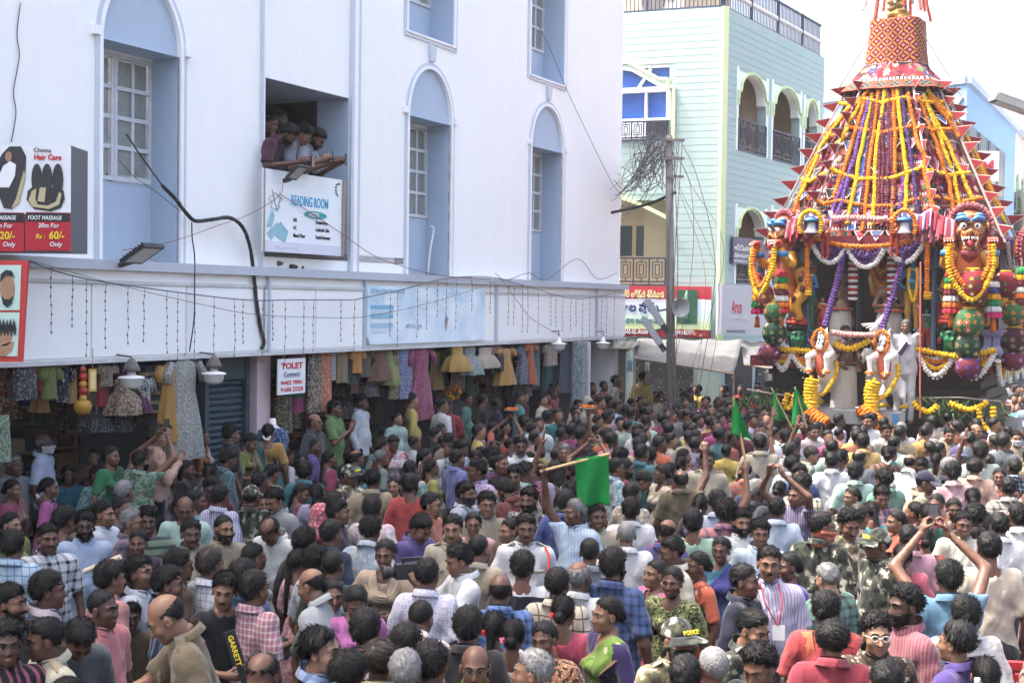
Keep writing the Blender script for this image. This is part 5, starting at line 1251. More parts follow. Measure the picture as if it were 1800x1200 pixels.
for a, m_, z in (((1422, 416), (1455, 461), (1487, 432)), ((1487, 432), (1524, 470), (1558, 432)), ((1558, 432), (1594, 460), (1629, 414))) and [((1422, 416), (1455, 461), (1487, 432)), ((1487, 432), (1524, 470), (1558, 432)), ((1558, 432), (1594, 460), (1629, 414))]:
 def arc(f): return [(a[0]+(z[0]-a[0])*t, (a[1]+(z[1]-a[1])*t)+4*t*(1-t)*(m_[1]-(a[1]+z[1])/2)*f) for t in [i/8 for i in range(9)]]
 swag(arc(1), 'w', YF-.05, .05);
 for f, c, yy in ((.86, 'p', .0), (.72, 'm', .01), (.58, 'p', .0), (.46, 'v', .015), (.34, 'p', .02), (.22, 'm', .02), (.1, 'p', .03)): swag(arc(f), c, YF+yy, .062)
swag([(1418, 413), (1470, 428), (1525, 433), (1580, 428), (1630, 411)], 'o', YF-.12, .045)
for x, y0, y1 in ((1419, 420, 508), (1629, 414, 515)):
 garland([cP(x, y0, YF-.1), cP(x+.5, (y0+y1)/2, YF-.1), cP(x+1, y1, YF-.1)], 'o', .05, .045); garland([cP(x+1, y1-1, YF-.1), cP(x+1, y1+12, YF-.1)], 'y', .075, .05)
for pix in ([(1484, 440), (1470, 500), (1458, 540), (1449, 575)], [(1591, 440), (1575, 500), (1560, 545), (1550, 580)]):
 P = [cP(x, y, YF-.0-.3*i/3) for i, (x, y) in enumerate(pix)]; garland(P, 'v', .06, .05); garland([p+Vector((.03, -.04, .0)) for p in P], 'p', .045, .06)
for x0 in (1499, 1568):
 for k in range(15):
  p = cP(x0, 452+k*5.2, -1.95); b = MB(); b.lathe([(.02, -.028), (.085, -.02), (.09, 0), (.085, .02), (.02, .028)], 12, p); b.build('garland', GM['w' if k % 2 == 0 else ('m' if k % 4 == 1 else 'r')], CH, True)
ip = cP(1556, 470, -1.2)
b = MB(); b.lathe([(.0, -.55), (.26, -.5), (.3, -.2), (.24, .05), (.16, .2), (.17, .3), (.12, .42), (.06, .56), (.01, .62)], 16, ip); b.build('idol', M_GOLD, CH, True)
for k, c in enumerate('oyroyr'):
 t = [(-.24+.03*k, -.2), (-.2, -.26), (0, -.32), (.2, -.26), (.24-.03*k, -.2)]
 garland([ip+Vector((x*(1-.06*k), y, .25-.0*k-(.7-.09*k)*(1-(x/.24)**2) if abs(x) < .23 else .25)) for x, y in t], c, .05, .06)
def tier(x0, y0, x1, y1, dep, yl, n=1):
 for q in range(n):
  a = (x0+(x1-x0)*q/n, y0+(y1-y0)*q/n); z = (x0+(x1-x0)*(q+1)/n, y0+(y1-y0)*(q+1)/n)
  def arc(f): return [(a[0]+(z[0]-a[0])*t, a[1]+(z[1]-a[1])*t+4*t*(1-t)*dep*f) for t in [i/8 for i in range(9)]]
  for f, c, yy in ((1.0, 'w', -.06), (.83, 'm', 0), (.68, 'y', -.03), (.54, 'p', 0), (.4, 'o', -.03), (.27, 'w', 0), (.12, 'm', .0)): swag(arc(f), c, yl+yy, .048)
  for t in [i/9 for i in range(1, 9)]:
   p = cP(a[0]+(z[0]-a[0])*t, a[1]+(z[1]-a[1])*t+4*t*(1-t)*dep+6, yl-.06); b = MB(); b.ball(p, .024, 8, 6); b.tube([p, p+Vector((0, 0, .06))], .004, 4); b.build('bell', GM['w'], CH, True)
YPF = -2.22
tier(1356, 612, 1392, 620, 30, YPF); tier(1392, 620, 1440, 622, 27, YPF); tier(1612, 616, 1676, 623, 40, YPF); tier(1676, 623, 1748, 620, 40, YPF)
swag([(1356, 610), (1392, 616), (1440, 618)], 'y', YPF-.1, .055); swag([(1610, 613), (1676, 626), (1720, 622), (1752, 615)], 'y', YPF-.1, .055)
for k in range(4):
 a = Vector((2.16, -2.0+k*1.0, ZP)); z = Vector((2.16, -1.02+k*1.0, ZP))
 for f, c in ((1, 'w'), (.75, 'y'), (.5, 'o'), (.25, 'm')): garland([a.lerp(z, t)+Vector((.03*f, 0, -4*t*(1-t)*.42*f+.03)) for t in [i/6 for i in range(7)]], c, .048, .058)
for k in range(5):      # purple fringe above, on the right flank of the canopy
 x = 2.16; garland([(x, -1.0+k*.5, ZC0+.02), (x+.04, -.76+k*.5, ZC0-.42), (x, -.52+k*.5, ZC0+.02)], 'p', .05, .06); garland([(x, -1.0+k*.5, ZC0-.04), (x+.05, -.76+k*.5, ZC0-.52), (x, -.52+k*.5, ZC0-.04)], 'w', .04, .05)
M_LEAF = mat('mango_leaf', (.045, .085, .02), .55, .35, 9)
leafm = None
def leaf_mesh():
 b = MB(); n = 6
 b.grid(lambda u, v: ((u-.5)*.05*sin(pi*min(v*.93+.05, 1)), .01*sin(v*3)-.018*abs(u-.5), -v*.26), 2, 6); return b.mesh('leaf', [M_LEAF])
leafm = leaf_mesh(); rl = random.Random(4)
br = MB(); br.tube([(.85, -2.2, 1.95), (1.6, -2.25, 2.0), (2.3, -2.1, 1.95)], .015, 5); bro = br.build('leaf_string', M_ROPE, CH)
br = MB(); br.tube([(-2.1, -2.25, 1.98), (-1.6, -2.3, 1.92), (-1.15, -2.3, 1.9)], .015, 5); bro2 = br.build('leaf_string', M_ROPE, CH)
for k in range(150):
 p_, lo, hi = (bro, .85, 2.35) if k < 105 else (bro2, -2.15, -1.1)
 o = objm('leaf', leafm, p_, loc=(rl.uniform(lo, hi), -2.25+rl.uniform(-.12, .1), 1.95+rl.uniform(-.22, .06)), rot=(rl.uniform(-.5, .5), rl.uniform(-1.1, 1.1), rl.uniform(0, 6.28))); s_ = rl.uniform(.7, 1.25); o.scale = (s_, s_, s_)
for pix in ([(1604, 706), (1614, 716), (1632, 724), (1650, 712)], [(1668, 708), (1700, 719), (1724, 713), (1736, 704)], [(1720, 712), (1724, 740), (1734, 752), (1745, 742), (1746, 712)], [(1385, 690), (1380, 712), (1390, 716), (1398, 690)]): swag(pix, 'y', -2.5, .055)
def ball_mat(base, c1, c2):
 t = NT('appliqued_ball', .8, .2); vo = t.n('ShaderNodeTexVoronoi'); t.put(vo, 'Scale', 7.5); t.put(vo, 'Randomness', .25); t.t.links.new(t.co(), vo.inputs['Vector'])
 d = t.math('ADD', vo.outputs['Distance'], t.math('MULTIPLY', t.math('SUBTRACT', t.noise(30, 2), .5), .35)); c = t.mix(t.math('LESS_THAN', d, .42), srgb(base), srgb(c1)); c = t.mix(t.math('LESS_THAN', d, .28), c, srgb(c2)); c = t.mix(t.math('LESS_THAN', d, .13), c, (.7, .66, .6)); t.color(c); t.bump(t.noise(12, 3), .4, .02); return t.m
BM = [ball_mat('#8e2231', '#3f5a3a', '#d48a3a'), ball_mat('#3c6b45', '#c9822e', '#b14a5e'), ball_mat('#203a30', '#6c8a52', '#b84a62'), ball_mat('#742a38', '#35489a', '#c96a3c'), ball_mat('#4a1a2c', '#5f7440', '#c26a8a')]
def lantern(px, py, wpx, hpx, yl, k):
 c = cP(px, py, yl); s_ = .0101; b = MB(); rx, rz = wpx*s_/2, hpx*s_/2
 prof = [(rx*max(sin(pi*i/12), .05)**.8, -rz*cos(pi*i/12)) for i in range(13)]; b.lathe(prof, 24); o = b.build('cloth_lantern', BM[k], CH, True, loc=c)
 b = MB(); b.lathe([(rx*.38, rz*.9), (rx*.46, rz*.97), (rx*.38, rz*1.04)], 18); b.build('trim', GM['y'], o, True); return o
for px, py, w_, h_, k in ((1346, 523, 30, 46, 0), (1362, 548, 40, 42, 1), (1361, 585, 42, 44, 2), (1352, 622, 40, 36, 3), (1709, 505, 52, 62, 0), (1702, 568, 52, 52, 1), (1701, 608, 42, 46, 2), (1702, 646, 42, 40, 3), (1768, 500, 44, 46, 0), (1782, 551, 42, 42, 1), (1781, 598, 44, 46, 4), (1780, 634, 38, 34, 3)): lantern(px, py, w_, h_, -2.45 if px < 1750 else -1.6, k)
TM = {c: mat('tassel_'+c, srgb(h), .9, .15, 40, .6, 150) for c, h in (('r', '#c21d3a'), ('g', '#1f8a4a'), ('y', '#efa90f'), ('m', '#6d1530'), ('w', '#e8e6e0'), ('o', '#f0761a'), ('k', '#d41f6a'), ('b', '#35407c'))}
def tassels(px, y0, y1, seq, yl, w0=9, w1=14):
 n = len(seq)
 st = MB(); st.tube([cP(px, y0-14, yl), cP(px, y1+8, yl)], .012, 6); so_ = st.build('tassel_string', M_ROPE, CH)
 for k, c in enumerate(seq):
  p = cP(px, y0+(y1-y0)*(k+.5)/n, yl); w_ = (w0+(w1-w0)*k/n)*.0101; h = (y1-y0)/n*.0101*.55; b = MB(); m = 20
  V = []
  for i, (q, z) in enumerate(((.35, h), (.8, h*.6), (1, 0), (1.04, -h*.6), (1.0, -h), (.3, -h*.95))):
   for j in range(m): a = 2*pi*j/m; rr = w_*q*(1+(.09 if j % 2 else -.05)); V.append((p.x+rr*cos(a), p.y+rr*sin(a), p.z+z))
  b.add(V, [(i*m+j, i*m+(j+1) % m, (i+1)*m+(j+1) % m, (i+1)*m+j) for i in range(5) for j in range(m)]); b.build('tassel', TM[c], so_, False)
 p = cP(px, y1+12, yl); b = MB(); b.lathe([(.01, .1), (.04, .06), (.045, -.02), (.055, -.12)], 12, p); b.build('tassel', TM['o'], so_, True)
tassels(1374, 475, 550, 'rgymwor', -2.45); tassels(1672, 475, 550, 'rgymwor', -2.5); tassels(1746, 482, 558, 'mwbygwk', -2.2); tassels(1331, 480, 552, 'rwoygk', -2.0, 8, 11); tassels(1796, 470, 535, 'gymwom', -1.6)
M_YEL = NT('painted_yellow', .45, .4); M_YEL.color(M_YEL.mix(M_YEL.ramp(M_YEL.noise(7, 3), [(.52, 0), (.62, 1)]), srgb('#e8a92c'), srgb('#b4581e'))); M_YEL = M_YEL.m
M_SPOT = mat('spot_maroon', srgb('#6a2418'), .5); M_FACE = NT('painted_face', .4, .4); M_FACE.color(M_FACE.ramp(M_FACE.noise(13, 4), [(.40, srgb('#5c1c20')), (.5, srgb('#a04a24')), (.56, srgb('#d8a44a')), (.64, srgb('#7a2a28'))])); M_FACE = M_FACE.m
M_PAW = mat('paw_red', srgb('#d3503c'), .45, .15); M_TORSO = mat('torso_orange', srgb('#d8703a'), .45, .2); M_MANE = mat('mane_crimson', srgb('#8c2638'), .5, .3, 30); M_CURL = mat('mane_pink', srgb('#d98a92'), .5); M_TEETH = mat('ivory', (.75, .72, .64), .4, .05); M_BBLUE = mat('brow_blue', srgb('#3f86c2'), .45, .2); M_TONG = mat('tongue', srgb('#c02a2c'), .4)
def yali_head_sdf(P):
 Q = P.copy(); Q[:, 0] = np.abs(Q[:, 0])
 d = ell(P, (0, .05, .05), (.27, .24, .30)); d = smin(d, ell(P, (0, -.14, -.10), (.16, .16, .11)), .06); d = smin(d, ell(Q, (.13, -.13, -.02), (.09, .09, .08)), .05)
 d = smin(d, np.linalg.norm(P-A3(0, -.27, -.03), axis=1)-.055, .04); d = smin(d, np.linalg.norm(Q-A3(.05, -.26, -.045), axis=1)-.035, .02)
 d = smin(d, cap(Q, (.04, -.2, .13), (.20, -.12, .17), .045, .03), .03)
 d = smin(d, ell(P, (0, -.10, -.30), (.13, .12, .06)), .04)
 d = smax(d, -ell(P, (0, -.26, -.19), (.125, .16, .075)), .02)
 return smax(d, -np.linalg.norm(Q-A3(.11, -.235, .07), axis=1)+.05, .02)
_yh = surface_nets(yali_head_sdf, (-.36, -.38, -.42), (.36, .36, .42), .022)
def guardian(origin, yaw, sc_=1.0):
 G = bpy.data.objects.new('guardian_statue', None); link(G, CH); G.location = origin; G.rotation_euler = (0, 0, yaw); G.scale = (sc_,)*3
 G['label'] = 'painted lion-faced guardian statue with raised paws'
 H = objm('head', mesh_np('head', _yh[0], _yh[1], [M_FACE]), G, loc=(0, 0, 1.62))
 def sub(b, name, m, smooth=True, loc=None): return b.build(name, m, G, smooth, loc=loc)
 def H3(v): return (v[0], v[1], v[2]+1.62)
 for s in (-1, 1):
  b = MB(); b.ball(H3((s*.11, -.20, .07)), .055, 14, 9); sub(b, 'eye', M_TEETH); b = MB(); b.ball(H3((s*.105, -.248, .07)), (.026, .014, .026), 10, 6); sub(b, 'pupil', M_IRIS)
  b = MB(); b.tube([H3((s*.02, -.22, .15)), H3((s*.10, -.235, .20)), H3((s*.20, -.16, .19)), H3((s*.23, -.10, .13))], [.03, .048, .04, .015], 10); sub(b, 'brow', M_BBLUE)
  b = MB(); b.ball(H3((s*.14, -.1, .25)), (.075, .07, .05), 12, 7); sub(b, 'brow_scroll', M_BBLUE)
  for k in range(4): b = MB(); b.tube([H3((s*(.025+.03*k), -.30+.02*k, -.115)), H3((s*(.028+.031*k), -.31+.02*k, -.115-(.09 if k == 3 else .05)))], [.016, .002], 8); sub(b, 'fang', M_TEETH)
  b = MB(); b.tube([H3((s*.09, -.24, -.27)), H3((s*.095, -.26, -.19))], [.018, .002], 8); sub(b, 'fang', M_TEETH)
  b = MB(); b.ball(H3((s*.29, .02, .06)), (.04, .05, .10), 10, 8); sub(b, 'ear', M_FACE)
 b = MB(); b.tube([H3((0, -.16, -.2)), H3((0, -.27, -.2)), H3((0, -.33, -.27))], [.05, .055, .02], 10); sub(b, 'tongue', M_TONG)
 b = MB(); rr = random.Random(2)
 for k in range(34):
  a = -0.35*pi+1.7*pi*k/33; c_, s_ = cos(a), sin(a); p0 = Vector((c_*.26, .08, s_*.30+.04)); p1 = Vector((c_*.40, .07, s_*.44+.04)); b.tube([H3(p0), H3((p0+p1)/2+Vector((0, -.05, 0))), H3(p1)], [.05, .045, .016], 7)
 sub(b, 'mane', M_MANE)
 b = MB()
 for k in range(26):
  a = -0.33*pi+1.66*pi*k/25; c_, s_ = cos(a)*.37, sin(a)*.41+.04
  b.tube([H3((c_+.028*cos(q)*(1-q/14), .0, s_+.028*sin(q)*(1-q/14))) for q in [i*.7 for i in range(12)]], .010, 5)
 sub(b, 'mane_curl', M_CURL)
 b = MB()
 for k in range(12): x = -.11+.02*k; b.tube([H3((x, -.19, -.33)), H3((x*1.15, -.2, -.42)), H3((x*.7, -.17, -.55+.6*abs(x)))], [.02, .016, .004], 6)
 sub(b, 'beard', M_MANE)
 V, F = surface_nets(lambda P: smin(smin(ell(P, (0, .05, 1.0), (.24, .19, .36)), ell(P, (0, .12, .5), (.22, .2, .35)), .1), cap(P, (0, .05, 1.2), (0, .02, 1.45), .16, .17), .08), (-.34, -.3, .05), (.34, .45, 1.6), .03); objm('torso', mesh_np('torso', V, F, [M_TORSO]), G)
 for s in (-1, 1):
  b = MB(); b.tube(smooth([(s*.2, .05, 1.25), (s*.36, -.05, 1.05), (s*.38, -.2, 1.15), (s*.34, -.3, 1.34)], 6), [.1-.002*i for i in range(19)], 12); sub(b, 'arm', M_YEL)
  b = MB(); b.lathe([(.1, -.05), (.115, 0), (.1, .05)], 14, (s*.355, -.26, 1.24)); sub(b, 'bracelet', M_BBLUE)
  V, F = surface_nets(lambda P: smin(ell(P, (0, 0, 0), (.085, .075, .085)), np.minimum.reduce([cap(P, (x, -.03, .05), (x*1.1, -.10, .03), .028) for x in (-.06, -.02, .02, .06)]), .02), (-.14, -.17, -.12), (.14, .12, .13), .014); objm('paw', mesh_np('paw', V, F, [M_PAW]), G, loc=(s*.34, -.33, 1.42))
  for x in (-.06, -.02, .02, .06): b = MB(); b.tube([(s*.34+x*1.1, -.43, 1.45), (s*.34+x*1.1, -.475, 1.42)], [.014, .002], 6); sub(b, 'claw', M_TEETH)
  b = MB(); P = smooth([(s*.16, .25, .95), (s*.3, .3, .65), (s*.26, .12, .35), (s*.28, .2, .06)], 6); b.tube(P, [.17-.0045*i for i in range(len(P))], 12); sub(b, 'hind_leg', M_YEL)
  for k, (x, y, z) in enumerate(((.33, .18, .8), (.40, .16, .62), (.34, .02, .44))): b = MB(); b.ball((s*x, y, z), (.05, .05, .065), 10, 6); sub(b, 'spot', M_SPOT)
 pv = [(-.34, -.42, 1.38), (-.33, -.46, .95), (-.1, -.5, .55), (.1, -.5, .52), (.33, -.46, .95), (.34, -.42, 1.38)]; garland(pv, 'y', .05, .055, parent=G); garland([(x*.86, y+.02, z+.18*(1.4-z)) for x, y, z in pv], 'o', .05, .055, parent=G)
 return G
gl = cP(1376, 405, -2.1); guardian((gl.x, gl.y, gl.z-1.66), radians(-38), .98)
gr_ = cP(1704, 405, -2.15); guardian((gr_.x, gr_.y, gr_.z-1.66), radians(12), 1.02)
g3 = cP(1812, 440, -.9); guardian((g3.x, g3.y, g3.z-1.66), radians(70), 1.0)
b = MB(); P = [cP(1405, 445, -1.7), cP(1420, 470, -1.7), cP(1412, 500, -1.7), cP(1424, 540, -1.7)]; P = smooth(P); b.tube(P, [.16]*len(P), 12); lim = b.build('carved_limb', M_YEL, CH, True)
for x, y in ((1417, 466), (1410, 505), (1421, 528)): b = MB(); b.ball(cP(x, y, -1.9), (.06, .05, .085), 10, 6); b.build('spot', M_SPOT, lim, True)
M_GRN = mat('green_face', srgb('#2f8f60'), .4, .2, 6); M_GRN2 = mat('green_lip', srgb('#8a2a3a'), .4); M_TURB = mat('turban_red', srgb('#c8452e'), .6, .25, 12)
def green_head(px, py, yl, yaw, k=2.0):
 G = bpy.data.objects.new('carved_bust', None); link(G, CH); c = cP(px, py, yl); G.location = c; G.rotation_euler = (0, 0, yaw); G.scale = (k,)*3; G['label'] = 'green-faced carved bust with red turban'
 V, F, M_ = HEADS[0]; objm('head', mesh_q('head', V, F, [M_GRN, M_TEETH, M_GRN2, M_IRIS], M_), G)
 v, f, _ = mb_np(brows(.006)); objm('brow', mesh_q('brow', v, f, [M_HAIR]), G)
 b = MB(); b.lathe([(.09, .045), (.1, .06), (.1, .085), (.09, .1)], 18, (0, .02, 0)); b.build('hair_band', M_HAIR, G, True)
 for z, r in ((.12, .1), (.15, .088)):
  for a in range(9): b = MB(); q = 2*pi*a/9; b.ball((cos(q)*r*.72, .02+sin(q)*r*.8, z), (.036, .036, .026), 10, 6); b.build('turban_roll', M_TURB, G, True)
 for s in (-1, 1): b = MB(); b.lathe([(.03, -.01), (.03, .01)], 14); b.build('earring', M_MAR, G, loc=(s*.095, 0, -.045), rot=(0, pi/2, 0))
green_head(1401, 590, -2.0, radians(25)); green_head(1671, 590, -2.1, radians(20))
for x in (1388, 1736, 1752):
 b = MB(); c = cP(x, 600, -1.95); b.lathe([(.13, -.22), (.13, -.14), (.08, -.08), (.07, .06), (.13, .12), (.13, .2)], 4, c, rot=pi/4); b.build('pedestal', M_LAV, CH)
M_HORSE = mat('horse_white', (.72, .7, .69), .45, .06, 8); M_HMARK = mat('horse_harness', (.03, .03, .035), .5); M_HCHEST = mat('horse_chest', srgb('#d97058'), .5, .15); M_HWING = NT('horse_wing', .5, .3); M_HWING.color(M_HWING.mix(M_HWING.noise(30, 3), srgb('#7a3f66'), srgb('#8f8ab0'))); M_HWING = M_HWING.m
def horse_sdf(P):
 Q = P.copy(); Q[:, 0] = np.abs(Q[:, 0])
 d = smin(cap(P, (0, .05, .95), (0, .18, .55), .17, .15), cap(P, (0, .18, .55), (0, .3, .42), .15, .17), .06)
 d = smin(d, cap(P, (0, .02, 1.0), (0, -.04, 1.28), .13, .085), .06); d = smin(d, cap(P, (0, -.02, 1.32), (0, -.16, 1.12), .082, .055), .04); d = smin(d, np.linalg.norm(P-A3(0, -.18, 1.10), axis=1)-.058, .02)
 d = smin(d, cap(Q, (.045, .0, 1.37), (.055, .0, 1.47), .022, .006), .01)
 d = smin(d, cap(Q, (.13, -.0, .98), (.17, -.24, .92), .075, .05), .04); d = smin(d, cap(Q, (.17, -.24, .92), (.155, -.22, .68), .048, .034), .02); d = smin(d, cap(Q, (.155, -.22, .68), (.15, -.27, .64), .038, .042), .01)
 d = smin(d, cap(Q, (.11, .28, .45), (.19, .2, .25), .10, .06), .04); d = smin(d, cap(Q, (.19, .2, .25), (.19, .3, .10), .05, .034), .02); return smin(d, cap(Q, (.19, .3, .10), (.19, .26, -.0), .033, .042), .01)
_hv = surface_nets(horse_sdf, (-.3, -.34, -.06), (.3, .52, 1.52), .02)
def horse(px, ydeck, yl, yaw):
 G = bpy.data.objects.new('horse_statue', None); link(G, CH); c = cP(px, ydeck, yl); G.location = (c.x, c.y, ZD+.01); G.rotation_euler = (0, 0, yaw); G.scale = (1.05, 1.0, .96); G['label'] = 'white rearing horse statue with marigold wraps'
 objm('body', mesh_np('body', _hv[0], _hv[1], [M_HORSE]), G)
 b = MB(); b.ball((0, -.06, .83), (.125, .09, .3), 16, 10); b.build('chest_cloth', M_HCHEST, G, True)
 for s in (-1, 1):
  b = MB(); b.ball((s*.066, -.06, 1.27), (.014, .022, .02), 8, 6); b.build('eye', M_IRIS, G, True)
  b = MB(); b.tube([(s*.09, -.0, 1.33), (s*.075, -.1, 1.24), (s*.062, -.17, 1.13)], .010, 6); b.build('bridle', M_HMARK, G, True)
  b = MB(); b.sheet(lambda u, v: (s*(.16+.16*v*(1-.3*u)), .06+.2*u, 1.0+.22*v-.05*u+.03*sin(u*9)), 6, 4, (s*.012, 0, 0)); b.build('wing', M_HWING, G, True)
  garland([(s*.155+.05*cos(a), -.24+.05*sin(a), .66) for a in [2*pi*k/8 for k in range(9)]], 'o', .03, .035, parent=G)
  garland([(s*.19+.055*cos(a), .27+.055*sin(a), .06) for a in [2*pi*k/8 for k in range(9)]], 'y', .035, .04, parent=G)
  b = MB(); b.lathe([(.045, -.02), (.05, 0), (.045, .02)], 12, (s*.19, .285, .16)); b.build('anklet', M_HMARK, G, True)
 for z in (1.16, 1.24):
  b = MB(); b.tube([(.078*cos(a), -.11+.05*(1.24-z)*-4+.078*sin(a)*.9, z) for a in [2*pi*k/14 for k in range(15)]], .009, 5, False); b.build('bridle', M_HMARK, G, True)
 b = MB(); b.tube([(0, -.092, 1.36), (0, -.16, 1.24), (0, -.225, 1.13)], .011, 6); b.build('bridle', M_HMARK, G, True)
 b = MB()
 for k in range(12): t = k/11; b.ball((0, .06+.06*t, 1.38-.36*t), (.025, .05, .045), 8, 5)
 b.build('mane', M_HMARK, G, True)
 garland([(.13*cos(a), -.15+.03*abs(sin(a)), 1.22+.19*sin(a)) for a in [2*pi*k/14 for k in range(15)]], 'o' , .034, .036, parent=G)
 garland([(-.2, -.02, .55), (-.14, -.16, .3), (.0, -.2, .22), (.14, -.16, .3), (.24, -.02, .62), (.2, .05, .85)], 'y', .04, .045, parent=G)
 for pts, c in (([(-.07, -.26, .52), (-.09, -.28, .3), (-.07, -.3, .05), (-.1, -.3, -.06)], 'y'), ([(-.22, -.34, .02), (-.08, -.36, -.08), (.12, -.36, -.22), (.25, -.36, -.30)], 'o')):
  P = resample(smooth(pts), .02); q = MB(); q.tube(P, [(.115 if c == 'y' else .135)*(1+.08*sin(i*2.1))*(.75 if i in (0, len(P)-1) else 1) for i in range(len(P))], 22, True, .10); q.build('flower_wrap', GM[c], G, False)
 b = MB(); b.ball((-.235, -.43, .04), (.06, .05, .02), 12, 6); b.build('metal_cap', mat('grey_metal', (.3, .33, .35), .4, metal=.7), G, True)
 return G
horse(1446, 705, -2.52, radians(-12)); horse(1556, 708, -2.55, radians(-22))
b = MB(); P = [cP(1462, 584, -2.75), cP(1500, 588, -2.75), cP(1540, 588, -2.75)]; garland(P, 'k', .055, .06)
garland([cP(1467, 602, -2.7), cP(1485, 612, -2.7), cP(1505, 611, -2.7), cP(1530, 597, -2.7)], 'y', .06, .065)
M_ORF = mat('figure_orange', srgb('#d8663a'), .45, .2, 10)
def figure(px, py, yl, k, yaw, skinm, cl, pose, name, lab):
 G = bpy.data.objects.new(name, None); link(G, CH); G.location = cP(px, py, yl)-Vector((0, 0, 1.2*k)); G.rotation_euler = (0, 0, yaw); G.scale = (k,)*3; G['label'] = lab
 objm('body', body_mesh('m', pose), G, [skinm, M_TEETH, M_LIP, M_IRIS]); objm('hair', hair_mesh('short', 'mous', 0, 0, 0, 0), G, [M_HAIR]); objm('loincloth', trouser_mesh(), G, [cl])
 b = MB(); b.tube([(.13*cos(a), -.04+.11*sin(a), 1.42-.02*sin(a)) for a in [2*pi*i/14 for i in range(15)]], .022, 7, False); b.build('necklace', GM['w'], G, True); b = MB(); b.lathe([(.09, .0), (.1, .04), (.06, .12), (.02, .2)], 14, (0, .0, 1.70)); b.build('crown', M_GOLD if 'blue' in lab else M_HAIR, G, True); return G
figure(1451, 398, -2.32, .47, radians(-8), M_ORF, mat('loin_red', srgb('#b23a24'), .6), 'side', 'flying_figure', 'orange carved figure with outstretched arm on the canopy')
figure(1573, 394, -2.32, .47, radians(-12), M_ORF, mat('loin_red', srgb('#b23a24'), .6), 'side', 'flying_figure', 'orange carved figure beside the bell on the canopy')
garland([cP(1462, 384, -2.5), cP(1500, 383, -2.5), cP(1540, 386, -2.5), cP(1562, 384, -2.5)], 'k', .055, .06)
M_BLUES = mat('figure_blue', srgb('#3a8fc0'), .45, .15, 10)
figure(1421, 500, -1.9, .72, radians(-5), M_BLUES, mat('loin_green', srgb('#2f6a4a'), .6), 'hip', 'blue_figure', 'blue-skinned carved figure on the left post')
figure(1604, 492, -1.95, .75, radians(-10), M_BLUES, mat('loin_gold', srgb('#c79a3a'), .6), 'hip', 'blue_figure', 'blue-skinned carved figure with crown on the right post')
garland([cP(1598, 470, -2.15), cP(1596, 500, -2.15), cP(1605, 530, -2.15), cP(1613, 500, -2.15), cP(1612, 470, -2.15)], 'y', .03, .035)
for px, py in ((1426, 402), (1590, 402)):
 c = cP(px, py, -2.4); b = MB(); b.lathe([(.02, .12), (.07, .1), (.08, .0), (.12, -.06), (.12, -.08)], 16, c); b.build('bell', mat('bell_white', (.6, .6, .62), .4), CH, True)
 b = MB(); b.lathe([(.02, .22), (.13, .17), (.15, .13), (.03, .12)], 16, c); b.build('bell_cap', M_BBLUE, CH, True)
 garland([c+Vector((.2*cos(a), -.05, .05+.26*sin(a))) for a in [-.6+4.3*k/10 for k in range(11)]], 'y' if px < 1500 else 'o', .045, .05)
for px, py, m_ in ((1402, 398, M_PINK), (1412, 408, M_RED), (1440, 392, M_LAV), (1640, 392, M_RED), (1655, 404, M_PINK), (1612, 388, M_LAV), (1625, 404, M_PINK)):
 c0 = cP(px, py, -2.25); b = MB(); rr = random.Random(px); ph = rr.random()*6
 b.sheet(lambda u, v: c0+Vector(((u-.5)*.5, -.06*sin(u*26+ph)*(.3+v)-.12*v, .16-.34*v+.05*sin(u*7+ph))), 30, 8, (0, .012, 0)); b.build('gathered_cloth', m_, CH, True)
for px, py, sk2 in ((1398, 470, M_GRN), (1646, 520, M_BLUES), (1446, 545, M_ORF), (1628, 565, M_GRN)):
 figure(px, py, -1.8, .5, radians(px % 40-20), sk2, mat('loin_red', srgb('#b23a24'), .6), 'pray', 'attendant_figure', 'small carved attendant with joined palms')
for px in (1425, 1642):
 c = cP(px, 448, -1.95); b = MB(); V = [(.05, .28), (.07, .16), (.12, .06), (.23, 0), (.235, -.012), (.21, .0), (.1, .07), (.03, .12)]; b.lathe(V, 28); b.build('loudspeaker', mat('horn_grey', (.10, .115, .125), .4, .1), CH, True, loc=c, rot=(-pi/2, 0, radians(-10)))
for k in range(16):
 a = 2*pi*k/16; r0 = .12+.1*(k % 3); c = 'c' if k % 4 else 'w'
 garland([(r0*cos(a)*.4, r0*sin(a)*.4, 9.75), (r0*cos(a)*1.6, r0*sin(a)*1.6, 9.7-.05*(k % 2)), (r0*cos(a)*2.0, r0*sin(a)*2.0, 9.45-.1*(k % 3)), (r0*cos(a)*2.3, r0*sin(a)*2.3, 9.2-.12*(k % 4))], c, .032, .04)
b = MB()
for k in range(5): b.lathe([(.02, -.05), (.08, -.02), (.085, .02), (.02, .05)], 10, (.1, -.16, 8.95+k*.12)); b.lathe([(.02, -.05), (.08, -.02), (.085, .02), (.02, .05)], 10, (-.1, -.16, 9.0+k*.12))
b.build('coconut_string', mat('pale_gold_pots', srgb('#c9b06a'), .6), CH, True)
for a, z in (((-.25, -.3, 8.92), (-.95, -.6, 7.6)), ((.3, -.3, 8.95), (1.3, -.6, 7.3)), ((-.05, -.62, 8.9), (-.05, -.7, 7.95))):
 b = MB(); b.tube([a, z], .009, 5); b.build('stay_rope', mat('jute', srgb('#8a7a5c'), .9), CH)
srgb = _srgb0
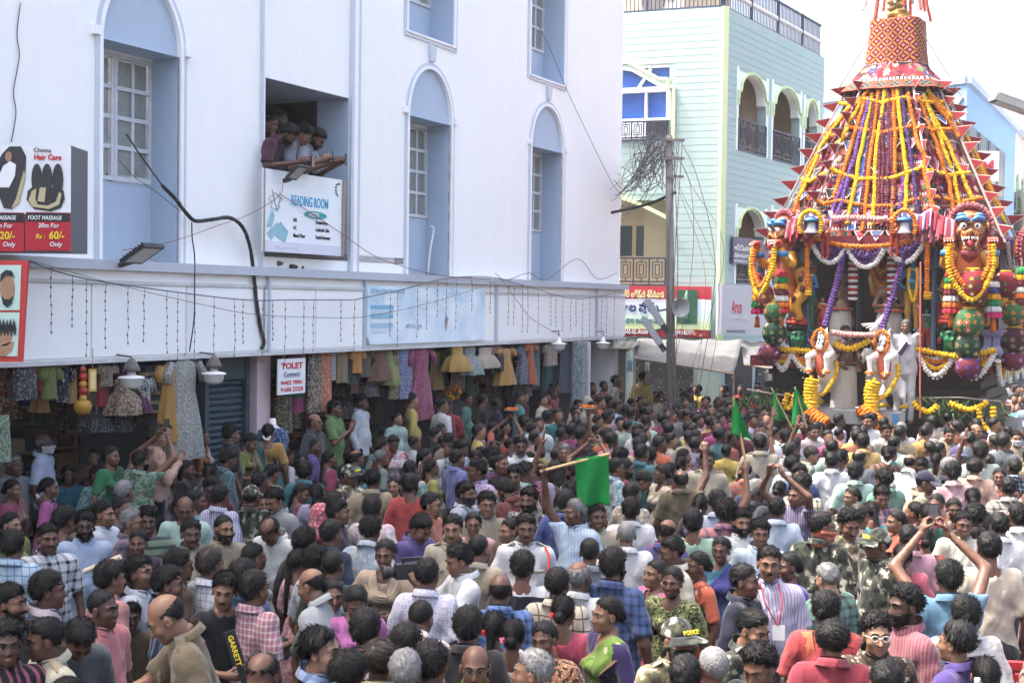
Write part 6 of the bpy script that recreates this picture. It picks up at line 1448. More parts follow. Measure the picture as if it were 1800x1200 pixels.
# ================================================================== signs on the white building
M_SW = mat('sign_face_white', (.74, .76, .78), .5, .04); M_SR = mat('sign_face_red', srgb('#b02030'), .5, .06); M_SK = mat('ink_black', (.02, .02, .022), .5, 0); M_SGY = mat('sign_side_grey', srgb('#54595f'), .6, .06); M_INKW = mat('ink_white', (.8, .8, .8), .5, 0); M_INKR = mat('ink_red', srgb('#c01a2a'), .5, 0); M_INKY = mat('ink_yellow', srgb('#e8d23a'), .5, 0); M_INKB = mat('ink_blue', srgb('#3fa3cf'), .5, 0); M_INKN = mat('ink_navy', srgb('#2a2f6e'), .5, 0)
YS = 12.75
def spx(px, py, Y=YS): return at_y(px, py, Y)
k = YS/FPX
sg = thing('hair_salon_sign', 'box sign advertising foot massage on the white facade at left edge', 'sign', spx(60, 350)); o0 = sg.location
def L_(px, py, dy=0): p = spx(px, py)-o0; return Vector((p.x, dy, p.z))
def rect(x0, y0, x1, y1, d0, d1, m, par, name):
 a, b_ = L_(x0, y1), L_(x1, y0); q = MB(); q.box((a.x, -d1, a.z), (b_.x, -d0, b_.z)); return q.build(name, m, par)
q = MB(); a, b_ = L_(-130, 440), L_(125, 256); q.box((a.x, 0, a.z), (b_.x, .5, b_.z)); q.build('casing', M_SGY, sg)
rect(-130, 256, 125, 374, .002, .012, M_SW, sg, 'face'); rect(-130, 374, 43.5, 440, .002, .014, M_SR, sg, 'price_panel'); rect(46, 374, 125, 440, .002, .014, M_SR, sg, 'price_panel')
rect(-130, 375, 43, 389, .015, .018, M_SK, sg, 'title_strip'); rect(47, 375, 124, 389, .015, .018, M_SK, sg, 'title_strip')
X_, Zu = Vector((1, 0, 0)), Z3
def st(body, x, y, hp, m, bold=.0, sq=1, al='LEFT', sh=0, par=sg, dy=-.022): text(body, hp*k/.72, L_(x, y, dy), X_, Zu, m, par, bold, .002, al, sq, sh)
st('Chinna', 60, 268, 8, M_SK); st('Hair Care', 61, 281, 9.5, M_INKR, .025, .9); st('FOOT MASSAGE', 50, 386, 7.2, M_INKW, .012, .82, sh=.15); st('20m For', 68, 400, 8, M_INKW, .012, .95, sh=.15); st('Rs :', 64, 419, 8, M_INKY, .01, sh=.15); st('60/-', 87, 420, 13.5, M_INKY, .015, .9, sh=.1); st('Only', 88, 433, 8, M_INKW, .012, sh=.15)
st('MASSAGE', -6, 386, 7.2, M_INKW, .012, .82, sh=.15); st('20m For', -14, 400, 8, M_INKW, .012, .95, sh=.15); st('120/-', -8, 420, 13.5, M_INKY, .015, .9, sh=.1); st('Only', 6, 433, 8, M_INKW, .012, sh=.15)
def poly(pts, m, par, name, d=-.016):
 q = MB(); n = len(pts); V = [L_(x, y, d) for x, y in pts]; W = [v+Vector((0, -.006, 0)) for v in V]; q.add(V+W, [tuple(range(n-1, -1, -1)) if False else tuple(range(n, 2*n)), *[(i, (i+1) % n, n+(i+1) % n, n+i) for i in range(n)]]); return q.build(name, m, par)
M_DK = mat('print_black', (.03, .03, .033), .4, .2, 60); M_TAN = mat('print_tan', srgb('#b9ad86'), .5, .1)
def oval(cx, cy, rx, ry, n=18): return [(cx+rx*cos(2*pi*i/n), cy+ry*sin(2*pi*i/n)) for i in range(n)]
poly([(48, 352), (50, 336), (57, 330), (105, 330), (113, 336), (115, 350), (108, 366), (90, 372), (62, 368)], M_DK, sg, 'massager_picture')
for cx in (66, 84, 103): poly(oval(cx, 316, 9.5, 28), M_DK, sg, 'massager_picture', -.018)
poly([(52, 353), (58, 336), (66, 332), (64, 350), (68, 360), (86, 362), (100, 355), (106, 338), (110, 342), (106, 360), (88, 368), (60, 364)], M_TAN, sg, 'massager_picture', -.026)
poly([(72, 330), (83, 330), (80, 356), (68, 354)], M_TAN, sg, 'massager_picture', -.026)
poly([(18, 258), (38, 258), (47, 275), (46, 300), (38, 340), (22, 368), (8, 366), (2, 350), (-8, 330), (-6, 290), (6, 270)], M_DK, sg, 'chair_picture'); poly([(30, 350), (44, 300), (46, 312), (34, 358), (22, 366)], M_TAN, sg, 'chair_picture', -.024)
poly([(8, 292), (20, 284), (30, 290), (28, 310), (18, 330), (2, 330), (0, 310)], M_INKW, sg, 'seated_figure_picture', -.024); poly(oval(17, 276, 6, 9), mat('print_skin', (.35, .2, .13)), sg, 'seated_figure_picture', -.024)
pf = thing('portrait_poster_frame', 'red framed hairstyle poster at the left edge above the shop', 'poster', spx(20, 545)); o0 = pf.location
q = MB(); pts = [(-90, 636), (38, 636), (49, 458), (-90, 456)]; V = [L_(x, y) for x, y in pts]; q.add([v for v in V]+[v+Vector((0, .05, 0)) for v in V], [(0, 1, 2, 3), (7, 6, 5, 4), (0, 4, 5, 1), (1, 5, 6, 2), (2, 6, 7, 3), (3, 7, 4, 0)]); q.build('frame', mat('frame_red', srgb('#c23b38'), .5, .08), pf)
M_PB = mat('poster_mint', srgb('#c3dccf'), .6, .1); M_PS = mat('poster_skin', srgb('#a98263'), .6, .2, 20); M_PK = mat('poster_hair', srgb('#2c2f33'), .6, .2, 30)
poly([(-90, 545), (35, 545), (38, 466), (-90, 466)], M_PB, pf, 'poster', -.004); poly([(-90, 626), (31, 626), (35, 549), (-90, 549)], M_PB, pf, 'poster', -.004)
poly(oval(14, 508, 13, 26), M_PS, pf, 'portrait', -.012); poly([(1, 497), (3, 482), (12, 474), (22, 476), (28, 490), (24, 486), (12, 484), (5, 492)], M_PK, pf, 'portrait', -.02); poly([(4, 520), (10, 526), (18, 526), (25, 520), (22, 534), (14, 540), (7, 534)], M_PK, pf, 'portrait', -.02); poly(oval(8, 590, 15, 18), M_PS, pf, 'portrait', -.012)
for i in range(6): poly([(-8+6*i, 575+3*(i % 2)), (-4+6*i, 560), (0+6*i, 578), (-2+6*i, 590)], M_PK, pf, 'portrait', -.02)
poly([(-4, 625), (0, 608), (12, 603), (26, 600), (22, 615), (10, 626)], M_PS, pf, 'portrait', -.012)
def fboard(name, label, px0, y0, px1, y1, n, m, cat='sign', th=.02):
 s0, zt = fpx(px0, y0, n); s1, zt2 = fpx(px1, y0, n); zb = fpx((px0+px1)/2, y1, n)[1]; zt = fpx((px0+px1)/2, y0, n)[1]
 o = thing(name, label, cat, fac(s0, n, zb)); q = MB(); q.fbox(0, s1-s0, -th, 0, 0, zt-zb, fo); q.build('panel', m, o); o['w'] = s1-s0; return o, s1-s0, zt-zb
def ft(o, body, s_, z_, size, m, bold=0, sq=1, n=.004, al='LEFT', sh=0): text(body, size/.72, fo(s_, n, z_), DS, Z3, m, o, bold, .0015, al, sq, sh)
o, W, H = fboard('to_let_sign', 'white TOLET notice with red phone numbers hanging beside the blue shutter', 489, 630, 537, 692, .12, M_SW)
ft(o, 'TOLET', W*.5, H*.72, H*.17, M_INKR, .03, .85*W/.36, al='CENTER'); ft(o, 'Contact:', W*.5, H*.51, H*.12, M_INKN, .01, .8*W/.36, al='CENTER'); ft(o, '94402 70901', W*.5, H*.27, H*.12, M_INKR, .015, .72*W/.36, al='CENTER'); ft(o, '91606 22228', W*.5, H*.08, H*.12, M_INKR, .015, .72*W/.36, al='CENTER')
q = MB(); q.fbox(W*.2, W*.8, .001, .004, H*.475, H*.485, fo); q.build('underline', M_INKN, o)
q = MB(); q.tube([fo(W*.1, -.01, H), fo(W*.1, -.02, H+.12)], .003, 4); q.tube([fo(W*.9, -.01, H), fo(W*.9, -.02, H+.12)], .003, 4); q.build('hanging_wire', M_SK, o)
t = NT('faded_banner', .7, .2); xz = t.xyz(); f = t.ramp(t.noise(2.2, 4), [(.35, srgb('#b9d3e4')), (.5, srgb('#d4e3ec')), (.65, srgb('#e4edf2'))]); t.color(f)
o, W, H = fboard('faded_banner', 'faded pale blue textile banner with peeling print on the fascia', 644, 505, 853, 602, .17, t.m, 'banner')
M_FB = mat('faded_blue_ink', srgb('#8fbcd2'), .7, .2); M_FW = mat('faded_white_ink', srgb('#eaf1f4'), .7, .05)
ft(o, 'GST.No: 37AWCPK4514B1ZN', W*.03, H*.88, H*.075, M_FB, .0, .8); ft(o, 'SRINIVASA TOWELS', W*.62, H*.89, H*.06, M_FW, .01, .7); ft(o, 'జేస్ క్లాత్', W*.42, H*.62, H*.2, M_FW, .01, .8); ft(o, 'హోల్ సేల్ & రిటైల్', W*.3, H*.27, H*.07, M_FB, 0, .8)
for j, (z, c) in enumerate(((.64, '#7fb3cf'), (.56, '#b9d2dd'), (.48, '#8cbcd2'), (.40, '#d8e6ea'), (.32, '#9cc4d6'), (.24, '#c9dde6'))):
 q = MB(); q.fbox(W*.03+.02*(j % 2), W*.2, .001, .008, H*(z-.035), H*(z+.035), fo); q.build('towel_picture', mat('towel_print', srgb(c), .7, .15, 20), o)
q = MB(); q.add([fo(W*.63, .006, H*.5), fo(W*.645, .03, H*.45), fo(W*.64, .008, H*.2), fo(W*.625, .006, H*.3)], [(0, 1, 2, 3)]); q.build('tear', mat('tear_grey', (.3, .3, .3)), o)
q = MB(); q.add([fo(0, .006, 0), fo(.1, .006, 0), fo(.04, .02, H*.1), fo(0, .006, H*.14)], [(0, 1, 2, 3)]); q.build('torn_corner', mat('tear_grey', (.3, .3, .3)), o)
t = NT('reading_banner', .55, .3); t.color(t.mix(t.noise(1.6, 3), srgb('#dfe8ee'), srgb('#eef3f5')))
o, W, H = fboard('reading_room_banner', 'white READING ROOM banner below the open upper window', 463, 306, 602, 446, .21, t.m, 'banner')
ft(o, 'READING ROOM', W*.33, H*.60, H*.125, M_INKB, .02, .6); ft(o, 'FACILITIES', W*.55, H*.475, H*.055, M_INKW, .02, .6, n=.012); q = MB(); q.add([fo(W*.64+W*.15*cos(a), .006, H*.5+H*.05*sin(a)) for a in [2*pi*i/20 for i in range(20)]], [tuple(range(20))]); q.build('badge', mat('badge_teal', srgb('#3f9a9a'), .5), o)
for j, (a, b_) in enumerate((('Wifi', 'Discussion Room'), ('A/C', 'Comfortable Cables'), ('Mineral Water', 'Peaceful Environment'))):
 ft(o, a, W*.36, H*(.39-.095*j), H*.05, M_SK, .015, .6); ft(o, b_, W*.645, H*(.39-.095*j), H*.05, M_SK, .015, .52)
M_BK = mat('book_teal', srgb('#8dbac8'), .5, .2, 12); M_BK2 = mat('sketch_grey', srgb('#8a949a'), .5)
for j, P in enumerate(([(.04, .22), (.16, .36), (.2, .34), (.1, .14)], [(.14, .2), (.2, .38), (.3, .26), (.26, .12)], [(.04, .3), (.1, .52), (.13, .44), (.1, .3)])): q = MB(); q.add([fo(W*x, .005+.001*j, H*y) for x, y in P], [(0, 1, 2, 3)]); q.build('book_picture', M_BK, o)
q = MB(); q.tube([fo(W*.14+W*.06*cos(a)*(1+.4*sin(5*a)), .006, H*.62+H*.1*sin(a)) for a in [2*pi*i/24 for i in range(25)]], .004, 4); q.tube([fo(W*.1, .006, H*.75), fo(W*.16, .006, H*.5), fo(W*.2, .006, H*.68)], .006, 4); q.build('sketch', M_BK2, o)
q = MB(); q.fbox(0, W, .001, .004, 0, H*.13, fo); q.build('lower_strip', mat('strip_lilac', srgb('#d3d6e4'), .5), o); ft(o, 'COLLEGE ROAD  98490 52288', W*.12, H*.05, H*.04, mat('ink_pale', srgb('#eef0f6')), .01, .7, n=.008)
q = MB()
for j in range(7): q.add([fo(W*(.93+.045*cos(j*.5+1.3)), .006, H*(.86+.08*sin(j*.5+1.3))), fo(W*(.95+.045*cos(j*.5+1.3)), .006, H*(.88+.08*sin(j*.5+1.3))), fo(W*(.96+.03*cos(j*.5+1.3)), .006, H*(.85+.08*sin(j*.5+1.3)))], [(0, 1, 2)])
q.build('laurel_picture', M_SK, o); q = MB(); q.tube([fo(W*1.0, .02, H*.0), fo(W*1.005, .02, H*1.0)], .02, 8); q.build('pole', mat('rusty_pipe', srgb('#9a8a78'), .7), o); q = MB(); q.tube([fo(0, .02, 0), fo(0, .02, H)], .012, 6); q.build('pole', mat('rusty_pipe', srgb('#9a8a78'), .7), o)
# ================================================================== floodlights, cables, string lights
M_LAMPB = mat('lamp_black', (.02, .02, .022), .4, .1); M_LENS = NT('lamp_lens', .25, .5); M_LENS.color((.42, .44, .40)); M_LENS = M_LENS.m
def flood(px, py, n, label, tilt, k=1.0, yaw=0):
 s_, z = fpx(px, py, n); o = thing('floodlight', label, 'floodlight', fac(s_, n, z)); o.rotation_euler = (0, 0, -AL+yaw); ct, s2 = cos(tilt), sin(tilt)
 ex, ey, ez = Vector((.5*ct, 0, .5*s2))*k*.62, Vector((0, .26, 0))*k, Vector((-s2, 0, ct))*.035*k
 q = MB(); q.obox((0, 0, 0), ex, ey, ez); q.build('housing', M_LAMPB, o)
 q = MB(); q.obox(-ez*1.06, ex*.78, ey*.8, ez*.05); q.build('lens', M_LENS, o)
 for j in range(7): q = MB(); q.obox(ez*1.7+ex*(-.75+.25*j), ex*.03, ey*.8, ez*.7); q.build('fin', M_LAMPB, o)
 q = MB(); q.bar(-ex*1.0, -ex*1.0-Vector((.25, 0, .06))*k, .05); q.build('bracket', M_LAMPB, o); return o
flood(250, 446, .55, 'black floodlight on the ledge under the first arched window', radians(28), .62); flood(522, 303, .5, 'floodlight tilted below the men at the open window', radians(38), .42)
M_CAB = mat('cable_black', (.018, .018, .02), .6, .2); M_WIRE = mat('wire_grey', (.12, .115, .12), .7, .1); M_WIRER = mat('wire_red', srgb('#8a3f4a'), .7)
def fwire(pix, r, m, label, name='cable', n=.06, jit=0):
 P = smooth([fac(fpx(x, y, n)[0], n, fpx(x, y, n)[1]) for x, y in pix], 8); q = MB(); c = P[0].copy(); q.tube([p-c for p in P], r, 7, True, jit); o = q.build(name, m, None, True); o.location = c; return tag(o, label, 'cable')
fwire([(285, 326), (310, 352), (325, 372), (343, 388), (372, 386), (404, 383), (425, 398), (437, 425), (445, 470), (451, 530), (458, 575), (464, 600), (460, 613)], .024, M_CAB, 'thick taped black cable snaking down the white wall', n=.16, jit=.12)
fwire([(222, 236), (248, 275), (285, 326)], .009, M_CAB, 'thin black cable end rising across the first arched window', n=.1)
fwire([(210, 282), (235, 310), (275, 338), (318, 372)], .004, M_CAB, 'thin dark wire looping from the window to the thick cable', n=.12)
fwire([(337, 390), (338, 420), (342, 450), (342, 500), (341, 560), (333, 618)], .008, M_CAB, 'black wire hanging straight down the fascia', n=.2)
fwire([(215, 440), (300, 425), (385, 396), (440, 376), (490, 345), (498, 320)], .004, M_WIRER, 'thin red wire crossing the wall to the open window', n=.25)
fwire([(490, 340), (540, 370), (600, 410), (650, 445), (700, 466), (780, 485), (860, 490)], .005, M_WIRER, 'thin red wire sagging right from the open window', n=.25)
fwire([(945, 40), (975, 105), (995, 155), (1035, 240), (1075, 320), (1090, 340)], .006, M_WIRE, 'thin wire running down the right end of the white facade', n=.1)
fwire([(36, 5), (30, 60), (34, 100), (24, 160), (28, 200), (20, 250)], .006, M_WIRE, 'wavy crack-like wire above the salon sign', n=.02)
fwire([(752, 480), (756, 440), (762, 405), (758, 398)], .02, mat('white_pipe', (.6, .6, .6)), 'white bent pipe standing in the second arched recess', 'pipe', n=-.1)
fwire([(870, 480), (890, 492), (930, 480), (960, 492), (1015, 455), (1050, 490), (1085, 480)], .006, M_WIRE, 'tangled wires looping over the right end of the ledge', n=.3)
fwire([(880, 488), (910, 530), (935, 560), (985, 590)], .005, M_WIRE, 'wire dropping diagonally across the right fascia', n=.3)
sl_ = thing('string_lights', 'string of tiny decorative lights draped along the fascia', 'string lights', fac(0, 0, 0))
segs = [[(48, 458), (110, 480), (180, 495), (300, 512), (430, 527), (520, 527), (620, 527)], [(620, 527), (700, 510), (780, 490), (860, 487), (930, 505), (1010, 525), (1080, 515)], [(48, 458), (200, 500), (350, 535), (440, 552), (560, 558), (640, 556), (760, 530), (870, 495)]]
paths = []
for i, sgm in enumerate(segs):
 P = smooth([fo(*((lambda q_: (q_[0], .24+.02*i, q_[1]))(fpx(x, y, .24)))) for x, y in sgm], 8); q = MB(); q.tube(P, .0075 if i < 2 else .004, 5); q.build('wire', M_WIRE, sl_, True); paths.append(P)
dropm = {}
rr = random.Random(9)
for P in paths[:2]:
 for p in resample(P, .29):
  if rr.random() < .14: continue
  p = p+DS*rr.uniform(-.08, .08)
  L = rr.uniform(.5, .85) if (p.z-.1) > 3.3 else rr.uniform(.45, .58); q = MB(); n = 7; pts = [Vector((rr.uniform(-.006, .006), 0, -L*j/n)) for j in range(n+1)]; q.tube(pts, .003, 4)
  for pt in pts[1:]: q.lathe([(.003, -.016), (.009, -.008), (.009, .008), (.003, .016)], 5, pt)
  q.build('light_drop', M_WIRE, sl_, loc=p)
def cfl(px, py, n, label, hood=True):
 s_, z = fpx(px, py, n); o = thing('shop_lamp', label, 'lamp', fac(s_, n, z))
 q = MB(); q.lathe([(.02, .12), (.035, .1), (.05, .02), (.14, .0), (.145, -.015), (.12, -.03), (.11, -.10), (.06, -.13), (.01, -.135)], 20); q.build('shade', mat('lamp_white', (.7, .7, .7), .4, .05), o, True)
 q = MB(); q.tube([(0, 0, .1), (0, 0, .22), (NS*-.25+Z3*.24) if hood else (DS*-.3+Z3*.22)], .012, 6); q.build('arm', M_WIRE, o)
 if hood:
  q = MB(); q.lathe([(.10, .06), (.09, .1), (.06, .16), (.03, .2)], 14); q.build('plastic_hood', mat('smoky_plastic', (.10, .09, .08), .35, .25), o, True)
cfl(231, 662, .35, 'white shop lamp under a plastic hood above the hung dresses'); cfl(376, 655, .35, 'white shop lamp under a plastic hood beside the blue shutter'); cfl(982, 603, .5, 'white globe shop lamp on a bracket near the lane', False); cfl(1060, 602, .5, 'rightmost white globe shop lamp on a bracket', False)
# ================================================================== clothes hanging in the shop fronts
HANG = Z_SOF-.07
gcount = 0
def garment(px0, y0, px1, y1, spec, kind, label, n=.0):
 s0, _ = fpx(px0, (y0+y1)/2, n); s1, _ = fpx(px1, (y0+y1)/2, n); zt = fpx((px0+px1)/2, y0, n)[1]; zb = fpx((px0+px1)/2, y1, n)[1]
 W = abs(s1-s0)*1.3; H = zt-zb; rr = random.Random(label); o = thing('hanging_garment', label, 'garment', fac((s0+s1)/2, n, zt), 0, 'clothes hung in the shop fronts'); q = MB(); N, Mv = 30, 12; ph = rr.random()*6
 def ring(cx, z, hw, dp, fold, nf):
  V = []
  for j in range(N):
   a = 2*pi*j/N; f = 1+fold*sin(a*nf+ph+z*3); V.append(fo(cx+hw*cos(a)*f, dp*sin(a)*f, z))
  return V
 def body(prof):
  o_ = len(q.v); V = []
  for (t_, hw, dp, fd) in prof: V += ring(0, -H*t_, hw*W/2, dp, fd, 7)
  F = [(i*N+j, i*N+(j+1) % N, (i+1)*N+(j+1) % N, (i+1)*N+j) for i in range(len(prof)-1) for j in range(N)]+[tuple(range(N))[::-1]]; q.add(V, F)
 def sleeve(s_, L, z0=.03): q.tube([fo(s_*W*.36, 0, -H*z0), fo(s_*W*.48, .01, -H*(z0+L*.5)), fo(s_*W*.5, .02, -H*(z0+L))], [.05, .06, .055], 10)
 if kind == 'shirt': body([(0, .35, .03, 0), (.04, .75, .05, .02), (.3, .78, .06, .03), (.7, .8, .06, .05), (1, .84, .07, .08)]); sleeve(-1, .4); sleeve(1, .4)
 elif kind == 'dress': body([(0, .3, .03, 0), (.04, .6, .05, .02), (.18, .6, .06, .03), (.32, .55, .06, .06), (.45, .66, .08, .1), (.7, .84, .1, .14), (1, 1.0, .13, .18)]); sleeve(-1, .2); sleeve(1, .2)
 elif kind == 'frock': body([(0, .4, .03, 0), (.1, .55, .05, .02), (.35, .5, .06, .05), (.5, .8, .12, .12), (.8, 1.0, .17, .16), (1, 1.0, .18, .2)])
 elif kind == 'pants': body([(0, .8, .05, .02), (.2, .95, .06, .04), (.4, .98, .07, .06), (.7, .95, .06, .12), (1, 1.0, .06, .2)])
 else: body([(0, .9, .025, .04), (.2, .92, .03, .08), (.5, .95, .035, .1), (.8, .97, .035, .12), (1, 1.0, .04, .14)])
 q.build('cloth', cloth(spec), o, True)
 h = MB(); h.tube([fo(0, 0, 0), fo(0, 0, .05), fo(.015, 0, .07), fo(.0, 0, .085)], .005, 5); h.tube([fo(-W*.3, 0, -.03), fo(0, 0, .0), fo(W*.3, 0, -.03)], .006, 5); h.build('hanger', M_WIRE, o)
for a in (
 (28, 640, 58, 702, 'print:#5b6673:#39424e:30', 'pants', 'pair of faded denim shorts hung at the left shop front', .05),
 (58, 640, 74, 686, 'plain:#a03030', 'shirt', 'small red top hung beside the olive child shirt', .0), (75, 644, 97, 700, 'plain:#7f8b3e', 'shirt', 'olive green child shirt with print hung at the left shop', .06),
 (98, 646, 119, 706, 'print:#2a3442:#3c4758', 'shirt', 'dark navy patterned top next to the olive child shirt', .0), (119, 650, 132, 708, 'plain:#c9a236', 'strip', 'narrow mustard cloth hung left of the charm string', .0),
 (176, 642, 196, 678, 'print:#b0a189:#8d7d66:40', 'shirt', 'cream lace top right of the little gold picture frame', .04), (172, 664, 188, 713, 'plain:#b2322e', 'strip', 'bright red cloth strip under the cream lace top', .0),
 (195, 664, 236, 728, 'print:#b7a180:#7d5a48:36', 'frock', 'beige floral frock hung in the left shop', .05), (228, 674, 251, 724, 'dots:#5c2450:#7a4570:40', 'frock', 'plum purple skirt hung between floral frocks', .02), (243, 664, 262, 722, 'print:#b9bdb6:#4c525a:40', 'shirt', 'white and grey floral top beside the plum skirt', .06),
 (253, 642, 288, 724, 'band:#22223a:#8d7a3c:9', 'shirt', 'navy top with gold trim beside the yellow kurta', .03), (252, 724, 297, 752, 'plain:#1d1d28', 'frock', 'black skirt hung under the navy gold-trimmed top', .0), (280, 640, 308, 776, 'plain:#c9921c', 'dress', 'long mustard yellow kurta in front of the grey dress', .1),
 (268, 750, 309, 778, 'print:#b9892a:#8a5f1c:30', 'strip', 'folded gold silk at the foot of the yellow kurta', .05), (298, 632, 348, 806, 'print:#8f958f:#c2c5bd:46', 'dress', 'long grey floral tiered dress beside the slate wall', .12),
 (150, 714, 182, 758, 'dots:#33363b:#8a8d8e:34', 'frock', 'dark dotted frock in the lower row, left one', -.1), (182, 712, 214, 758, 'dots:#2d2f35:#797c80:34', 'frock', 'dark dotted frock in the lower row, right one', -.1), (-14, 730, 14, 812, 'print:#4f7a58:#8fae90:40', 'strip', 'green sequinned cloth at the far left edge', .2),
 (487, 694, 509, 762, 'print:#6d6534:#1d1b1a:34', 'strip', 'black and yellow floral saree below the to-let notice', .0), (514, 618, 538, 724, 'band:#a0296a:#2f5f45:3.2', 'strip', 'magenta and green saree panel right of the to-let notice', -.05), (544, 626, 563, 724, 'print:#2b2830:#b39a86:40', 'strip', 'black floral scarf beside the orange saree panel', .05), (560, 617, 579, 723, 'print:#cf5a26:#e08a52:26', 'strip', 'bright orange printed saree panel', .04),
 (579, 616, 592, 668, 'check:#d8d8d4:#1c1c1c:26', 'strip', 'black and white checked cloth strip', .0), (592, 616, 607, 672, 'plain:#a08a62', 'pants', 'khaki trousers next to the checked strip', .03), (607, 618, 624, 674, 'check:#24423c:#4d6a60:22', 'pants', 'dark green checked trousers hung in the middle shop', .0), (618, 614, 634, 655, 'plain:#d98a1e', 'shirt', 'small amber orange top in the middle shop', .06), (630, 614, 650, 662, 'plain:#6f6456', 'shirt', 'taupe brown top right of the amber one', .0),
 (652, 614, 684, 668, 'stripe:#6d4636:#a17a5c:24', 'dress', 'brown striped kurta in the middle shop', .02), (676, 616, 690, 676, 'plain:#9aa05a', 'frock', 'pale green frilled frock beside the brown kurta', .05), (687, 611, 704, 700, 'print:#7a7142:#a79a5e', 'pants', 'olive printed trousers hung beside the blue floral ones', .0), (700, 609, 720, 700, 'print:#4a63a8:#8fa0cc:40', 'pants', 'blue floral printed trousers hung in the middle shop', .04), (722, 612, 755, 736, 'dots:#a33a66:#d88aa6:30', 'dress', 'long pink floral dress in front of the dark shop', .08),
 (789, 606, 817, 652, 'plain:#c99a24', 'frock', 'bright yellow child frock hung over the shop door', .1), (811, 608, 839, 658, 'print:#6f8f94:#9db4b4:40', 'frock', 'teal child frock right of the yellow one', .06), (836, 610, 868, 646, 'plain:#bdb199', 'frock', 'cream child frock with frills', .1), (862, 608, 876, 636, 'plain:#c07a86', 'shirt', 'small dusty pink top beside the cream frock', .05), (876, 612, 899, 676, 'plain:#cf9a20', 'dress', 'yellow dress with black waist near the lane end', .1), (872, 620, 884, 652, 'plain:#26262c', 'strip', 'black scarf in front of the yellow dress', .14), (911, 607, 925, 674, 'print:#28324e:#8a94ae:50', 'dress', 'navy dotted dress near the lane end', .04), (925, 602, 937, 674, 'plain:#cf6a2a', 'dress', 'orange narrow dress near the lane end', .08), (937, 606, 947, 678, 'plain:#4d8a90', 'strip', 'teal cloth strip near the lane end', .02), (958, 604, 978, 642, 'print:#9c8a76:#c0ae98', 'shirt', 'beige printed top near the lane end', .06), (985, 604, 1000, 690, 'plain:#54657a', 'strip', 'slate blue cloth at the lane end', .02)): garment(*a)
for j, (x, w_, h_) in enumerate(((14, 'scarlet', '#7c2420'), (44, 'indigo', '#2a2f5c'), (68, 'amber', '#a8742a'), (92, 'jade', '#3a6a52'), (112, 'ivory', '#a89f8c'), (134, 'brick', '#7a3a2a'), (158, 'ochre', '#8a6a2c'), (182, 'aqua', '#4a8088'), (214, 'fuchsia', '#8a2a60'), (240, 'sand', '#a08c6a'), (266, 'cobalt', '#2c4a86'), (322, 'moss', '#5a6a34'), (500, 'ruby', '#7c1c34'), (532, 'saffron', '#b0701c'), (548, 'lemon', '#a89a3a'), (572, 'violet', '#4c3474'), (600, 'russet', '#7a4428'), (626, 'blush', '#b07c7c'), (648, 'cerulean', '#3c6a90'), (668, 'copper', '#8a5430'), (694, 'pistachio', '#7c8a54'), (712, 'wine', '#54182c'), (764, 'honey', '#a07c34'), (780, 'denim', '#3c5070'), (804, 'rose', '#a05464'), (828, 'fern', '#48683c'), (850, 'chestnut', '#5c3020'), (870, 'azure', '#4c7ca0'), (890, 'apricot', '#b07c50'), (904, 'onyx', '#202024'), (918, 'lilac grey', '#8c84a0'), (944, 'caramel', '#8c6034'), (966, 'cyan', '#3c8084'))):
 t_ = (x % 7)/7; garment(x-9, 618-t_*8 if x > 450 else 640+t_*6, x+9, (672 if x > 450 else 700)+30*((x*3) % 5)/5, ('plain:%s' if j % 3 else 'print:%s:#8a7a68') % h_, ('strip', 'shirt', 'dress', 'strip')[j % 4], w_+' garment crammed between others in the shop front row', -.18-.12*(j % 2))
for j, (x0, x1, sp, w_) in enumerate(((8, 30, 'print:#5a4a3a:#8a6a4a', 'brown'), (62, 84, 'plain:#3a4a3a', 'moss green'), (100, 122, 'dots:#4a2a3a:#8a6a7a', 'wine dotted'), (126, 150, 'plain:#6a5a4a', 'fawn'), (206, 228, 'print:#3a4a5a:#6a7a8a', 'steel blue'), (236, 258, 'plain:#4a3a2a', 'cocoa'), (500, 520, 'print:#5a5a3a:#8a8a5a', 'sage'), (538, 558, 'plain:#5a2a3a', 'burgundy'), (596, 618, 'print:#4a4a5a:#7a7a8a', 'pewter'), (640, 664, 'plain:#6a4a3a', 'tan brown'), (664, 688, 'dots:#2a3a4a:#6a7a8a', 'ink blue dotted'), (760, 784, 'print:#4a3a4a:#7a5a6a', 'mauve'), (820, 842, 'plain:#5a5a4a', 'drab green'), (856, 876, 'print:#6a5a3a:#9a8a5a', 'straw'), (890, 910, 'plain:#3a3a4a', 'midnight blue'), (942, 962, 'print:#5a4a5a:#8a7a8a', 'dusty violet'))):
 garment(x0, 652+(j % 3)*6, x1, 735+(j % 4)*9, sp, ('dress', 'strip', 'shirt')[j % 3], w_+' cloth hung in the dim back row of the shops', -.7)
s_, z = fpx(146, 640, .25); o = thing('charm_string', 'hanging charm string of red and gold balls with a yellow pot', 'ornament', fac(s_, .25, z))
q = MB(); q.tube([(0, 0, .0), (0, 0, -.5)], .006, 5); q.build('cord', M_ROPE, o)
for j, (r, c) in enumerate(((.035, '#8a3a22'), (.045, '#a8281e'), (.04, '#b8862a'), (.05, '#8f2a1a'), (.042, '#b08a3a'))): q = MB(); q.ball((0, 0, -.06-.075*j), r, 12, 8); q.build('bead', mat('charm_bead', srgb(c), .4, .2, 30), o, True)
q = MB(); q.lathe([(.02, -.54), (.07, -.52), (.095, -.46), (.08, -.40), (.04, -.38)], 18); q.build('pot', mat('pot_yellow', srgb('#9a7628'), .5, .3, 20), o, True)
